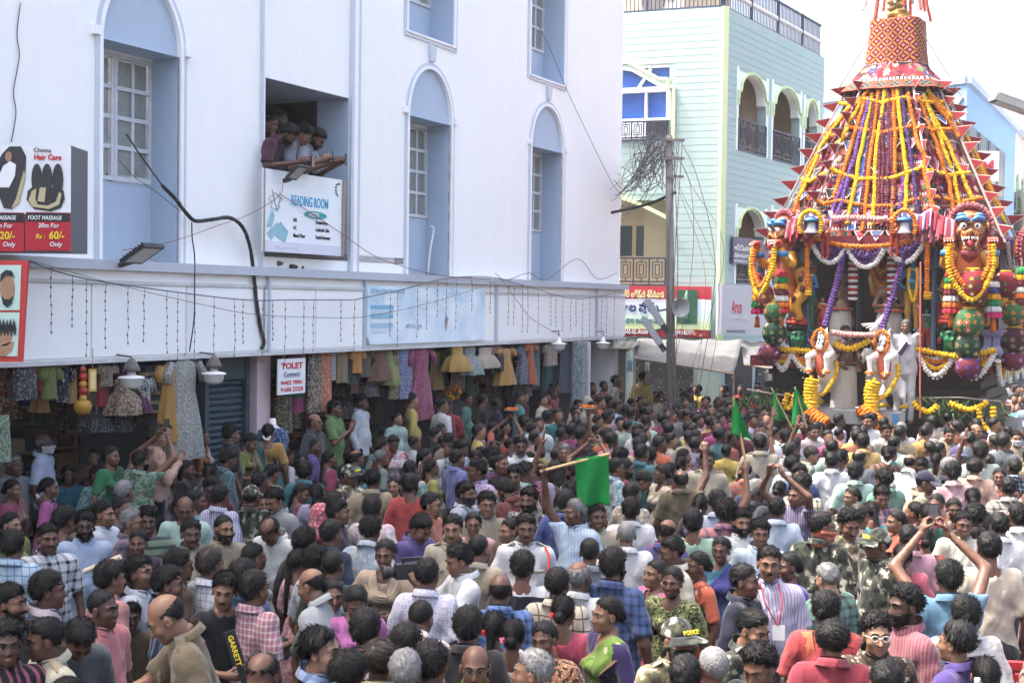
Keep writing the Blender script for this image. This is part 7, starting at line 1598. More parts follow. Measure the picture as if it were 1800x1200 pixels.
s_, z = fpx(163, 668, .3); o = thing('gold_picture_frame', 'small gold picture frame hanging beside the charm string', 'picture frame', fac(s_, .3, z)); q = MB(); q.fbox(-.055, .055, -.01, .0, -.12, .12, fo); q.build('frame', M_GOLD, o); q = MB(); q.fbox(-.035, .035, .001, .004, -.095, .095, fo); q.build('picture', mat('picture_cream', srgb('#d8c08a'), .6), o); q = MB(); q.tube([fo(0, 0, .12), fo(0, 0, .34)], .004, 4); q.build('cord', M_ROPE, o)
s_, z = fpx(479, 765, .3); o = thing('mannequin', 'headless white mannequin in a blue dotted top by the shop pillar', 'mannequin', fac(s_, .3, STEP)); zz = z-STEP
q = MB(); q.lathe([(.04, zz+.22), (.05, zz+.13), (.16, zz+.06), (.19, zz-.06), (.14, zz-.25), (.17, zz-.4)], 20, sy=.6); q.build('torso', mat('mannequin_white', (.6, .58, .56), .4), o, True); q = MB(); q.lathe([(.1, zz+.1), (.185, zz+.07), (.215, zz-.06), (.17, zz-.25), (.22, zz-.42)], 24, sy=.66); q.build('top', cloth('dots:#1f4f86:#c9d6e6:34'), o, True); q = MB(); q.tube([(0, 0, 0), (0, 0, zz-.3)], .02, 8); q.build('stand', M_WIRE, o)
s_, z = fpx(796, 690, -.2); o = thing('flower_lamp', 'glowing orange marigold ball lamp hanging in the shop', 'lamp', fac(s_, -.2, z));
for j in range(34):
 a = rr.random()*6.28; b_ = rr.uniform(-1, 1); q_ = sqrt(1-b_*b_)*.12; q = MB(); q.ball((q_*cos(a), q_*sin(a), b_*.12), .035, 7, 5); q.build('flower', GM['o' if j % 2 else 'y'], o, True)
q = MB(); q.tube([(0, 0, .1), (0, 0, .5)], .006, 5); q.build('cord', M_ROPE, o)
s_, z = fpx(1010, 700, .2); o = thing('mosaic_pillar', 'pale blue tiled pillar at the lane end of the shops', 'pillar', fac(s_, .3, STEP)); q = MB(); q.fbox(-.1, .1, -.1, .1, 0, Z_SOF-STEP-.05, fo); q.build('shaft', cloth('print:#7fa3b6:#a9bcc6:14'), o); q = MB(); q.fbox(.22, .28, -.1, .1, 0, Z_SOF-STEP-.05, fo); q.build('pipe', mat('white_pipe', (.6, .6, .6)), o)
# ================================================================== lane: pole, wires, boards, awnings
PY_ = 25.4; pb = at_y(1183, 730, PY_); pb.z = 0; pt_ = at_y(1176, 238, PY_)
po = thing('utility_pole', 'grey concrete utility pole with a great tangle of wires at its top', 'utility pole', pb); top = pt_-pb
M_POLE = mat('pole_concrete', (.19, .18, .17), .9, .3, 4, .5, 30)
q = MB(); q.tube([(0, 0, 0), top*.5+Vector((.0, 0, 0)), top], [.10, .085, .07], 10); q.build('shaft', M_POLE, po, True)
rr = random.Random(5)
for j in range(24):
 a = top+Vector((rr.uniform(-.35, .1), rr.uniform(-.1, .1), rr.uniform(-.25, .08))); e = at_y(rr.uniform(1060, 1090), rr.uniform(280, 400), rr.uniform(27.5, 29))-pb
 q = MB(); m_ = (a+e)/2+Vector((rr.uniform(-.3, .3), rr.uniform(-.2, .2), rr.uniform(-.7, .25))); q.tube(smooth([a, m_, e], 8), rr.uniform(.004, .009), 5); q.build('wire', M_WIRE, po, True)
for j in range(18):
 a = top+Vector((rr.uniform(-.5, .1), rr.uniform(-.15, .05), rr.uniform(-.3, .1))); P = [a]
 for k_ in range(5): P.append(top+Vector((rr.uniform(-.75, .1), rr.uniform(-.15, .15), rr.uniform(-1.1, .1))))
 q = MB(); q.tube(smooth(P, 6), rr.uniform(.004, .008), 5); q.build('wire', M_WIRE, po, True)
for j in range(5):
 a = top+Vector((rr.uniform(-.1, .25), 0, rr.uniform(-.2, .05))); zz = rr.uniform(.4, 3.0); P = [a, a+Vector((rr.uniform(.1, .7), 0, -.8)), Vector((rr.uniform(.0, 1.0), 0, (top.z+zz)/2)), Vector((rr.uniform(-.3, .5), rr.uniform(-.1, .1), zz))]
 q = MB(); q.tube(smooth(P, 8), rr.uniform(.004, .007), 5); q.build('wire', M_WIRE, po, True)
for j in range(4):
 P = [Vector((rr.uniform(-.1, .1), -.1, top.z*(.98-.0*j))), Vector((rr.uniform(-.2, .2), -.12, top.z*.6)), Vector((rr.uniform(-.16, .16), -.12, .6))]; q = MB(); q.tube(smooth(P, 8), .008, 5); q.build('wire', M_WIRE, po, True)
for j in range(3): q = MB(); zz = top.z-.35*j-.1; q.bar((-.3+.05*j, -.08, zz), (.12, -.08, zz), .05); q.build('crossarm', M_POLE, po)
q = MB(); P = smooth([Vector((-1.2, .8, top.z-1.45)), Vector((-.5, .3, top.z-1.3)), Vector((-.03, -.1, top.z-1.1))], 8); q.tube(P, .03, 6); q.build('wire', M_CAB, po, True)
c = at_y(1197, 541, PY_-.25); ls = thing('horn_loudspeaker', 'grey horn loudspeaker fixed to the utility pole', 'loudspeaker', c); q = MB(); q.lathe([(.05, .32), (.06, .2), (.10, .09), (.19, .0), (.195, -.01), (.17, .01), (.07, .1), (.02, .14)], 26); q.build('horn', mat('horn_pale', (.34, .36, .37), .45, .1), ls, True, rot=(pi/2*-1, 0, radians(20)))
for x, y, lab in ((1150, 548, 'upper street security camera arm on the pole'), (1146, 582, 'lower street security camera arm on the pole')):
 c = at_y(x, y, PY_-.35); cc = thing('security_camera', lab, 'camera', c); q = MB(); q.obox((0, 0, 0), Vector((.16, 0, -.24)), (0, .06, 0), Vector((.05, 0, .035))); q.build('housing', mat('camera_grey', (.3, .32, .35), .5), cc); q = MB(); q.obox((.2, -.0, -.3), (.05, 0, -.07), (0, .05, 0), (.04, 0, .03)); q.build('lens', M_LAMPB, cc); q = MB(); q.bar((0, .05, 0), (.32, .3, .06), .035); q.build('bracket', M_POLE, cc)
def mboard(name, label, P, Fm, Dv, px0, y0, px1, y1, n, m, flip):
 s0, z0 = P(px0, y1); s1, z1 = P(px1, y0); zb = P((px0+px1)/2, y1)[1]; zt = P((px0+px1)/2, y0)[1]; o = thing(name, label, 'sign', MCN+Fm(s0, n, zb)); W = abs(s1-s0); q = MB()
 q.fbox(0, (s1-s0), -.05, 0, 0, zt-zb, Fm) if s1 > s0 else q.fbox(s1-s0, 0, -.05, 0, 0, zt-zb, Fm); q.build('panel', m, o); return o, W, zt-zb
FB = NT('flower_board', .5, .3); z_ = FB.xyz()
FB.color(FB.ramp(FB.math('ADD', FB.math('MULTIPLY', z_[2], .8), FB.math('MULTIPLY', FB.noise(3, 2), .05)), [(.0, srgb('#7d2530')), (.17, srgb('#7d2530')), (.175, srgb('#cfe0a0')), (.5, srgb('#cfe3ee')), (.72, srgb('#d8d8e6')), (.73, srgb('#b0323c')), (1, srgb('#b8424a'))]))
o, W, H = mboard('flower_shop_board', 'red and pale flower shop board in Telugu lettering behind the pole', pl, fl, -ML, 1080, 503, 1252, 592, .12, FB.m, 1)
def bt(o, body, s_, z_, size, m, bold=0, sq=1, n=.006): text(body, size/.72, -ML*s_+NL*n+Z3*z_, -ML, Z3, m, o, bold, .003, 'LEFT', sq)
M_OUT = mat('letter_cream', srgb('#e8e6b0'), .5);
bt(o, 'శ్రీ లక్ష్మి శ్రీనివాస', .25, H*.78, H*.115, M_OUT, .03, .62); bt(o, 'పూల షాపు', .05, H*.5, H*.17, M_INKN, .035, .85); bt(o, 'పూల మాల అమ్మబడును', .03, H*.27, H*.11, mat('letter_teal', srgb('#1f6f80'), .5), .03, .6); bt(o, 'గుడి సన్నిధి వీధి, తిరుపతి', .06, H*.06, H*.085, M_INKW, .02, .55); bt(o, '93910 82755', W*.62, H*.06, H*.08, M_INKW, .02, .7)
q = MB(); c0 = -ML*(W*.76)+NL*.01; q.obox(c0+Z3*H*.6, ML*.24, NL*.004, Z3*H*.33); q.build('picture_panel', mat('picture_green', srgb('#2d5a44'), .5, .4, 14), o)
q = MB(); q.lathe([(.12, 0), (.1, .15), (.07, .3), (.05, .42), (.07, .46), (.05, .56), (.01, .66)], 12, c0+Z3*H*.36, sy=.12); q.build('figure_picture', mat('picture_jade', srgb('#9cc7a6'), .5, .2, 20), o, True)
for j in range(7): q = MB(); q.add([c0-ML*(.12+.07*j % .3)+NL*.012+Z3*(H*.05+.03*(j % 3))+(-ML*cos(a)+Z3*sin(a))*.035 for a in [2*pi*i/8 for i in range(8)]], [tuple(range(8))]); q.build('flower_picture', GM['k' if j % 2 else 'r'], o)
o, W, H = mboard('advocate_board', 'dark purple advocate board in Telugu on the mint side wall', pr, fr, MR, 1281, 420, 1345, 466, .1, mat('board_purple', srgb('#3a3558'), .5, .06), 0)
for body, z_, sz, sq in (('ఆర్.గోవిందరాజులు', .52, .13, .5), ('న్యాయవాది,', .26, .1, .62), ('సెల్: 9393693514', .07, .06, .7)): text(body, H*sz*2.0, MR*(.06)+NR*.006+Z3*H*z_, MR, Z3, M_INKW, o, .015, .002, 'LEFT', sq*2.2)
q = MB(); q.tube([MR*(W*.55)+NR*.01+(MR*cos(a)+Z3*sin(a))*.06+Z3*H*.85 for a in [2*pi*i/14 for i in range(15)]], .008, 5); q.build('emblem', M_INKW, o)
q = MB(); q.bar(MR*.02-NR*.1+Z3*H*.2, MR*.02+Z3*H*.2, .04); q.build('bracket', M_IRON, o)
c = at_y(1268, 588, 29.2); o = thing('cosmetics_board', 'pale grey board with red Arun lettering behind the left guardian', 'sign', c)
k2 = 29.2/FPX; q = MB(); q.box((0, 0, 0), (112*k2, .1, 88*k2)); q.build('panel', mat('board_grey', srgb('#b9c3cf'), .5, .06), o); q = MB(); q.box((-8*k2, .001, 0), (0, .12, 90*k2)); q.build('edge', M_TRIMW, o)
text('Arun', 24*k2/.72, (17*k2, -.004, 38*k2), X_, Z3, mat('ink_crimson', srgb('#c22040')), o, .01, .003, 'LEFT', .27); text('CITY LIFE', 4.5*k2/.72, (19*k2, -.004, 27*k2), X_, Z3, M_INKW, o, .01); text('SRI LAKSHMI AGENCIES', 4.5*k2/.72, (9*k2, -.004, 4*k2), X_, Z3, M_SK, o, .0, .002, 'LEFT', .5)
M_TARP = mat('tarp_grey', srgb('#5c5e60'), .8, .3, 3, .5, 12)
def tarp(label, c0, c1, c2, c3, name='awning'):
 o = thing(name, label, 'awning', c0); P = [p-c0 for p in (c0, c1, c2, c3)]; q = MB()
 q.sheet(lambda u, v: P[0].lerp(P[1], u).lerp(P[3].lerp(P[2], u), v)+Z3*(-.12*sin(pi*u)*sin(pi*v)+.02*sin(u*21+v*6)), 22, 12, (0, 0, .006)); q.build('sheet', M_TARP, o, True); q = MB(); q.tube([P[3], P[2]], .025, 6); q.build('pole', mat('bamboo', srgb('#9a8f7c'), .8), o); q = MB(); q.tube([P[2], P[2]*Vector((1, 1, 0)) if False else Vector((P[2].x, P[2].y, -c0.z))], .02, 6); q.build('prop', mat('bamboo', srgb('#9a8f7c'), .8), o)
tarp('grey tarpaulin awning sagging beside the utility pole', at_y(1120, 596, 28.9), at_y(1305, 598, 28.9), at_y(1290, 657, 26.4), at_y(1112, 628, 26.6)); tarp('grey sheet awning under the Arun board', at_y(1300, 600, 29.3), at_y(1400, 602, 29.3), at_y(1395, 655, 27.6), at_y(1308, 640, 27.6)); tarp('pale sheet awning at the end of the white building', at_y(1080, 600, 28.2), at_y(1125, 600, 28.2), at_y(1115, 612, 26.9), at_y(1072, 612, 26.9))
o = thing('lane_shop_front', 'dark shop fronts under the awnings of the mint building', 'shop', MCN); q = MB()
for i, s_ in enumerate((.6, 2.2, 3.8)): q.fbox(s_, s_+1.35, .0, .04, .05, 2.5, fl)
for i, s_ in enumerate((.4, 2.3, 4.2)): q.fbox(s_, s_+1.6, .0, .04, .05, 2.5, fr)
q.build('dark_panel', M_DARK, o); q = MB(); q.fbox(.1, 5.6, .045, .1, 2.5, 2.6, fl); q.fbox(.1, 6.2, .045, .1, 2.5, 2.6, fr); q.build('lintel', mat('concrete', (.3, .29, .27), .85, .25, 3, .3), o)  # solid dark slabs on the wall; shop-front shade is put into their colour
for x0, y0, x1, y1, c, lab in ((1346, 650, 1378, 676, '#cfd6dc', 'white cloths drying under the grey awning'), (1103, 632, 1112, 652, '#8fc7e0', 'blue cloth scrap hanging from the awning pole'), (1134, 636, 1142, 652, '#d6d6d2', 'white rag hanging by the utility pole')):
 a = at_y(x0, y0, 26.3); b_ = at_y(x1, y1, 26.3); q = MB(); W = b_.x-a.x; H = a.z-b_.z; q.sheet(lambda u, v: (W*u, .04*sin(u*14), -H*v*(1+.1*sin(u*9))), 16, 5, (0, .01, 0)); o = q.build('hanging_cloth', cloth('plain:'+c), None, True); o.location = a; tag(o, lab, 'cloth')
# ================================================================== street lamp, bus, barricade
c = at_y(1745, 172, 20); o = thing('street_lamp', 'grey street lamp head reaching in at the right edge', 'street lamp', c); e = at_y(1812, 196, 19.8)-c
q = MB(); dv = e.normalized(); q.obox(e*.5, dv*e.length*.5, Vector((0, .14, 0)), dv.cross(Vector((0, 1, 0)))*.05); q.build('head', mat('lamp_grey', (.12, .13, .14), .5, .1), o); q = MB(); q.obox(e*.5+Vector((0, 0, -.055)), dv*e.length*.42, Vector((0, .11, 0)), Z3*.012); q.build('lens', mat('led_white', (.6, .62, .62), .4), o)
for j in range(14): q = MB(); q.obox(e*(.12+.06*j)+Vector((0, 0, .065)), dv*.008, Vector((0, .12, 0)), Z3*.03); q.build('fin', mat('lamp_grey', (.12, .13, .14), .5, .1), o)
q = MB(); q.tube([e, e+Vector((.9, .1, -.35)), e+Vector((1.1, .1, -1.2)), Vector((e.x+1.1, e.y+.1, -c.z))], .05, 8); q.build('post', M_POLE, o, True)
bx = at_y(1752, 600, 33); bx.z = 0; o = thing('white_bus', 'white bus with a yellow stripe parked behind the chariot at right', 'bus', bx, radians(0)); M_BUS = mat('bus_white', (.72, .72, .7), .35, .05)
q = MB(); q.box((.15, 0, .45), (2.6, 7, 2.9)); bo_ = q.build('body', M_BUS, o); bm = bo_.modifiers.new('bev', 'BEVEL'); bm.width = .14; bm.segments = 3
q = MB(); q.box((.4, -.02, 1.55), (2.35, -.008, 2.5)); q.build('windscreen', M_GLASSD, o); q = MB(); q.box((.15, -.022, .95), (2.6, -.01, 1.1)); q.build('stripe', mat('bus_yellow', srgb('#e0b23a'), .4), o)
for x in (.45, 2.1): q = MB(); q.box((x, -.03, .62), (x+.3, -.01, .82)); q.build('headlight', M_LENS, o)
for j in range(5): q = MB(); q.box((.13, .7+1.2*j, 1.6), (.149, 1.7+1.2*j, 2.4)); q.build('window', M_GLASSD, o)
for x in (.3, 2.2):
 for y in (1.2, 5.6): q = MB(); q.lathe([(.2, -.12), (.45, -.12), (.48, -.06), (.48, .06), (.45, .12), (.2, .12)], 22); w_ = q.build('wheel', mat('tyre', (.02, .02, .02), .8), o, True, loc=(x+.08, y, .48), rot=(0, pi/2, 0))
for x in (.0, 2.65): q = MB(); q.box((x, -.25, 1.9), (x+.1, -.15, 2.3)); q.bar((x+.05, -.2, 2.3), (x+.3 if x < 1 else x-.1, .1, 2.5), .03); q.build('mirror', M_LAMPB, o)
M_BAR = mat('barricade_red', srgb('#a8242c'), .5, .15); bp = at_z(1792, 1160, 1.2); bp.z = zg(bp.y); o = thing('steel_barricade', 'red steel barricade at the bottom right corner', 'barricade', bp, radians(-8))
def bb(a, b_, w_, nm): q = MB(); q.bar(a, b_, w_); q.build(nm, M_BAR, o)
for x in (-.06, .75, 1.5): bb((x, 0, 0), (x, 0, 1.12), .055, 'upright')
for z in (.2, .55, .84, 1.13): bb((-.09, -.03, z), (1.55, -.03, z), .05, 'rail')
for z in (.99,): bb((-.09, .2, z), (1.55, .2, z), .045, 'rail')
bb((-.06, .45, 0), (-.06, 0, 1.1), .045, 'brace'); bb((1.5, .45, 0), (1.5, 0, 1.1), .045, 'brace')
# ================================================================== the festival crowd
K = '#'
UNI = 'plain:#a89878'; UNIB = 'plain:#6f6149'; NAVY = 'plain:#232a3a'
TAKEN = []; ALLP = []
def put(px, py, yaw, desc, base=0, scale=None, Y=None, **kw):
 sx = kw.get('sex', 'm'); scale = scale or (1.0 if sx == 'm' else .93)
 loc = head_at(px, py, yaw, scale, base, kw.get('bd', 0), kw.get('ln', 0), Y)
 P = person(loc, yaw, label='person '+desc, scale=scale, **kw); TAKEN.append((loc.x, loc.y)); ALLP.append(P); P['desc'] = desc; return P
def W(saree, border=None, blouse=None, **k):   # saree wearer
 d = dict(sex='f', kind='blouse', top=blouse or border or saree, skirt=saree, drape=saree, border=border or saree, hair='bun'); d.update(k); return d
def KU(top, dup=None, **k):
 d = dict(sex='f', kind='kurta', top=top, drape=dup, border=dup, hair='braid'); d.update(k); return d
JAS = ('flower', 'jasmine', (.75, .75, .68)); ROSE = ('flower', 'rose', (.6, .02, .04)); PINKF = ('flower', 'rose', (.65, .15, .25))
people = {}
def row(*a, **k): return put(*a, **k)
G_ = ('glasses',)
row(24, 858, 75, 'in green and pink saree at the left edge facing right', base=0, **W('print:#7f9a3a:#b8486a', 'plain:#c23a70', skin=2))
row(80, 777, 95, 'in light blue shirt and white face mask by the left shop', base=STEP, top='plain:#b9c6e6', hair='bald', hcol='grey', skin=3, ex=[('mask', 'plain:#c9ccd0')])
row(26, 815, 60, 'in grey shirt behind the raised arms at left edge', base=.1, top='plain:#8d8f92', hair='short', hcol='grey', skin=1)
row(88, 855, 100, 'in bright pink blouse with jasmine in the hair', **W('plain:#d45aa8', blouse='plain:#c94aa0', ex=[JAS]))
row(119, 833, 35, 'in teal T-shirt, a short youth by the left shop', top='plain:#1f8296', kind='tee', scale=.93, skin=1)
row(173, 833, 60, 'in teal patterned shawl facing right by the tray', **KU('print:#3f9a98:#9fd0c6:40', 'print:#3f9a98:#9fd0c6:40', hair='bun'))
row(197, 799, 70, 'in bright green blouse in front of the dotted frocks', base=STEP, **W('plain:#2a5f46', blouse='plain:#1f8a52'))
row(165, 801, 10, 'in brown frock, a small child looking at the camera', base=.55, scale=.72, **KU('plain:#6b4a3a', hair='bun', skin=2))
pg = row(248, 808, 150, 'in green printed shirt raising a phone in front of yellow cloth', base=.12, top='print:#4d7f66:#87ab90:30', hair='short', face='beard', pose='photo')
row(219, 862, 160, 'in dull green shirt seen from behind below the tray', top='plain:#5f7a5a', hair='short', hcol='grey')
row(256, 844, 110, 'in brown and rust printed saree facing right', **W('print:#5c2a20:#b05a36:26', 'plain:#a04a2a'))
row(304, 841, 60, 'in lavender kurta with a long braid and white flower', scale=.85, **KU('print:#b7a3cc:#d9cfe4', hair='braid', ex=[JAS]))
row(331, 823, 80, 'in black top beside the lavender kurta', **KU('plain:#33333c', hair='tail'))
row(357, 766, 85, 'in orange blouse and cream saree on the step by the grey dress', base=STEP, **W('print:#cdbfae:#b89a8a:36', 'plain:#b8742e', blouse='plain:#b06a2a', pose='chest', skin=2))
row(408, 760, 120, 'in black shirt seen from behind in front of the blue shutter', base=STEP, top='plain:#26282c', hair='thick')
row(437, 772, 70, 'in olive blouse and brown saree lighting a lamp by the shutter', base=STEP, **W('print:#4a3a20:#7d6434:34', blouse='plain:#7d8a2a', pose='chest', hp=25))
row(325, 889, 15, 'in mint green T-shirt looking down below the shutter', top='plain:#a9cfc2', kind='tee', hair='bald', skin=1, hp=15)
row(389, 870, 150, 'in lavender striped shirt seen from behind below the shutter', top='stripe:#cfd2ea:#8f96c4', hair='short')
row(443, 871, 165, 'in dark camouflage uniform and cap below the shutter', top='camo', kind='long', bottom='camo', ex=[('cap', 'camo')])
row(395, 926, 40, 'in open khaki shirt with an orange forehead mark', top=UNI, hair='buzz', face='beard', skin=2)
row(336, 935, 25, 'in khaki uniform with a moustache left of the marked forehead', top='plain:#b3a68c', hair='short', face='mous', skin=3, ex=[('epaul', UNI)])
row(243, 951, 5, 'in dark purple saree looking at the camera', **W('plain:#3a2a44', skin=1))
row(235, 914, 80, 'in red plaid shirt and glasses with combed grey hair', top='check:#8a6a7a:#3a4866:13', hair='short', hcol='grey', ex=[G_], skin=2)
row(259, 913, 20, 'in green and grey banded T-shirt', top='band:#7f9a7a:#3c4a50:14', kind='tee', hair='thick', skin=3)
row(184, 900, 75, 'in white shirt in profile beside the red plaid shirt', top='plain:#dfe6f2', hair='short', skin=2)
row(149, 921, 20, 'in light blue shirt with glasses and beard', top='plain:#a9c2e6', hair='thick', face='beard', ex=[G_], skin=3)
row(117, 911, 140, 'in plain black T-shirt seen from behind', top='plain:#191a1e', kind='tee', hair='thick')
row(85, 943, 35, 'in black and white checked shirt with moustache', top='check:#e4e4ea:#26263c:13', hair='short', face='mous', skin=1)
row(25, 955, 170, 'in pale blue checked shirt seen from behind at the left edge', top='line:#b5d6ee:#5f8fb8:16', hair='thick')
row(21, 919, 70, 'in lime kurta looking right near the left edge', **KU('plain:#8a9a2e', hair='bun', skin=4))
row(213, 892, 80, 'in navy saree in profile behind the white shirt', **W('plain:#2a3a5c'))
row(450, 975, 120, 'in white printed kurta with tied black hair', **KU('print:#d8dfe6:#a8b8c8', hair='tail'))
row(88, 1033, 110, 'in pale pink shirt with a thick mop of black hair', top='plain:#d9c6cc', hair='thick', skin=1, scale=1.03)
row(21, 1055, 80, 'in dark shirt with stubble at the left edge', top='plain:#3a3a40', hair='thick', face='beard')
row(11, 1127, 30, 'in black and pink striped shirt in the bottom left corner', top='stripe:#26262c:#a8486a:20', hair='curly', skin=3)
row(75, 1119, -50, 'in pale khaki uniform smiling to the left at bottom left', top='plain:#c2bda4', hair='short', skin=1, hy=-10, bd=8, ex=[('epaul', UNI)])
row(133, 1100, 40, 'in slate T-shirt looking down beside the smiling officer', top='plain:#5a626a', kind='tee', hair='thick', hp=40, bd=12)
row(184, 1065, 70, 'in salmon polo shirt in profile with cropped hair', top='plain:#d9757a', hair='buzz', skin=3)
row(197, 1012, 130, 'in salmon pink shirt behind the cropped head', top='plain:#cf8a86', hair='thick', skin=2)
row(253, 1004, 70, 'in white collar shirt in profile, nose raised', top='plain:#d6dcea', hair='thick', hp=-10)
row(229, 1081, 25, 'in olive brown shirt glaring beside the salmon polo', scale=.84, top='plain:#6a5a40', hair='thick', skin=1)
cop1 = row(299, 1073, -75, 'in dark khaki uniform stretching an arm to the left', top='plain:#7a6a4e', hair='bald', skin=2, pose='reach', bd=16, scale=1.12, hp=18, ex=[('epaul', UNIB)])
row(299, 1022, 100, 'in dark striped shirt and glasses behind the stretching officer', top='stripe:#1f2f45:#5a7390:18', hair='thick', ex=[G_])
g45 = row(400, 1035, 40, 'in black T-shirt leaning and holding a metal detector', top='plain:#202428', kind='tee', hair='thick', face='mous', skin=2, hy=-35, bd=10, pose='chest')
row(450, 1031, 140, 'in maroon checked shirt seen from behind', top='check:#b06a7e:#e0c8cc:26', hair='thick')
row(373, 988, 140, 'in white windowpane checked shirt seen from behind', top='line:#dfe4ec:#9aa6b8:20', hair='thick', hcol='brown')
row(317, 990, 120, 'in brown shirt behind the striped one', top='plain:#5c4a3c', hair='thick')
row(464, 1172, -10, 'in dark shirt with a balding head at the bottom edge', top='plain:#3c3c40', hair='balding', skin=1, hp=25)
g50 = row(544, 1025, -110, 'in light grey shirt leaning left with a balding crown', top='plain:#aab2b8', hair='bald', bd=18, pose='reach', skin=2)
row(677, 972, -8, 'in beige uniform and stole facing the camera at centre', sex='f', kind='kurta', top='plain:#c2a88c', drape='plain:#c2a88c', hair='bun', skin=1, pose='hip', scale=.98)
row(624, 1049, 15, 'in bright pink dupatta smiling downwards', **KU('plain:#c95ab0', 'plain:#cf62b6', hp=25, skin=1))
row(584, 1044, 20, 'in grey kurta half hidden behind the pink dupatta', **KU('plain:#6a6a72'))
row(587, 990, 160, 'in dark green shirt seen from behind left of the beige uniform', top='plain:#3c4a44', hair='buzz')
row(560, 985, 130, 'in pale grey shirt with bushy hair behind the balding crown', top='plain:#a8b2c0', hair='curly')
row(752, 1006, 165, 'in white shirt with fine lilac pattern seen from behind', top='dots:#d6d6ea:#9a9ac8:50', hair='short')
cam = row(811, 978, -70, 'in white shirt operating a video camera', top='plain:#dde4ea', hair='thick', pose='phone', hp=15, skin=2)
row(843, 961, 150, 'in khaki shirt behind the camera operator', top='plain:#b5a98e', hair='buzz', skin=2)
row(880, 1033, 175, 'in blue checked shirt with a bald crown seen from behind', top='check:#4a7ac0:#1f2f5c:15', hair='bald', skin=1)
row(741, 1084, 165, 'in white shirt with red checks leaning forward', top='line:#e2dedc:#b06a72:18', hair='buzz', bd=25)
row(824, 1097, 170, 'in dark shirt with round black hair near the bottom', top='plain:#2c2c30', hair='thick')
row(568, 1138, 75, 'in blue plaid shirt with a swept fringe at the bottom', top='check:#8ca8d8:#3a5a94:14', hair='side', skin=4, scale=1.04)
row(613, 1175, 170, 'in olive shirt with straight hair at the bottom edge', top='plain:#6a6a3c', hair='side')
row(645, 1103, 165, 'in magenta kurta seen from behind', top='plain:#a0307a', hair='thick')
row(667, 1156, 175, 'in pale yellow shirt with brown hair at the bottom edge', top='plain:#d8cf9a', hair='side', hcol='brown')
row(715, 1129, 170, 'in grey shirt between two mops of hair', top='plain:#7a7c82', hair='thick')
row(712, 1175, -175, 'in dark shirt with grey speckled hair at the bottom edge', top='plain:#2f3036', hair='short', hcol='grey')
row(760, 1161, 165, 'in brown shirt with a rounded mop at the bottom edge', top='plain:#6e5646', hair='thick')
row(835, 1169, 0, 'in yellow shirt and glasses facing the camera at the bottom edge', top='plain:#d8c64a', hair='bald', face='mous', ex=[G_], skin=1)
row(869, 1100, 170, 'in white kurta with long hair and a red flower', **KU('plain:#dcdce0', hair='tail', ex=[ROSE]))
row(901, 1113, 175, 'in cream blouse with a pink hair flower near the bottom', **W('plain:#e0d8cc', ex=[PINKF]))
row(924, 926, 5, 'in white traffic uniform with red lanyard', top='plain:#e6e8ea', hair='short', face='mous', skin=1, scale=1.04, ex=[('epaul', 'plain:#c9c4b0')])
row(920, 993, 165, 'in navy T-shirt with white chest stripes seen from behind', top='band:#1d2436:#c9cdd6:5', kind='tee', hair='thick')
fm_ = row(1011, 897, -40, 'in light blue shirt waving a green flag', top='stripe:#9fc0e2:#b6d0ea:30', hair='short', hcol='grey', face='mous', pose='raise', skin=1, hy=-25, scale=1.03)
row(1037, 967, 170, 'in grey shirt with cropped hair behind the plaid shirt', top='plain:#8a8f96', hair='buzz')
row(981, 1023, 160, 'in beige checked shirt seen from behind', top='line:#cdc2ae:#6a5c48:13', hair='short')
row(1020, 1010, 150, 'in white shirt with a grey head beside the beige checks', top='plain:#dde2e8', hair='balding', hcol='grey')
row(1080, 990, 150, 'in royal blue plaid shirt seen from behind, bearded', top='check:#3c5c9c:#22355f:17', hair='thick', face='beard', scale=1.05)
row(1147, 1007, -60, 'in grey purple dupatta over a pink kurta', **KU('plain:#e0558c', 'plain:#9a8496', hair='bun', skin=2, hp=-8))
row(1181, 1020, -25, 'in green leaf print kurta with red forehead mark', **KU('print:#8a9a4a:#3c4a22:40', skin=1))
row(1224, 991, -70, 'in bright orange printed shawl facing left', **W('print:#dc5a22:#8a2a1a:9', 'plain:#dc5a22', skin=1, hair='bun'))
row(1267, 964, -25, 'in blue saree and glasses facing left', **W('plain:#3a3c9c', 'plain:#2a7a9a', ex=[G_], skin=1))
row(1184, 964, -80, 'in cream shirt, glasses and moustache looking left', top='plain:#d9d2bc', hair='short', face='mous', ex=[G_], skin=1, hp=12)
row(1101, 937, 175, 'in white shirt with grey cropped hair seen from behind', top='plain:#e0e2e6', hair='buzz', hcol='grey', skin=2)
row(1064, 1076, -65, 'in lime green saree with gold border facing left', **W('print:#86b832:#79a82c:9', 'plain:#b08a4a', blouse='plain:#3a2a6a', skin=2, scale=.97))
row(992, 1071, 160, 'in pink and coral blouse with a red rose in the hair', **W('plain:#c22a60', 'plain:#e07a5a', blouse='plain:#c8325e', ex=[ROSE], hair='bun'))
row(955, 1121, -25, 'in orange print blouse tilting the head to the camera', **W('print:#4a3226:#c07a4a:40', skin=1, ln=-6))
row(933, 1175, -100, 'in pale yellow shirt with grey short hair at the bottom edge', top='plain:#d6cfae', hair='short', hcol='grey', skin=2)
m88 = row(1192, 1121, 15, 'in tan camouflage with cap and black face mask', top='camotan', kind='long', bottom='camotan', ex=[('cap', 'camo'), ('mask', 'plain:#15161a'), ('epaul', 'camotan')], hy=15, scale=1.03)
row(1205, 1185, 170, 'in dark shirt with short wet hair at the bottom edge', top='plain:#2a2c34', hair='short')
row(1251, 1168, -160, 'in orange collar shirt with a grey shaved head', top='plain:#d8602e', hair='buzz', hcol='grey')
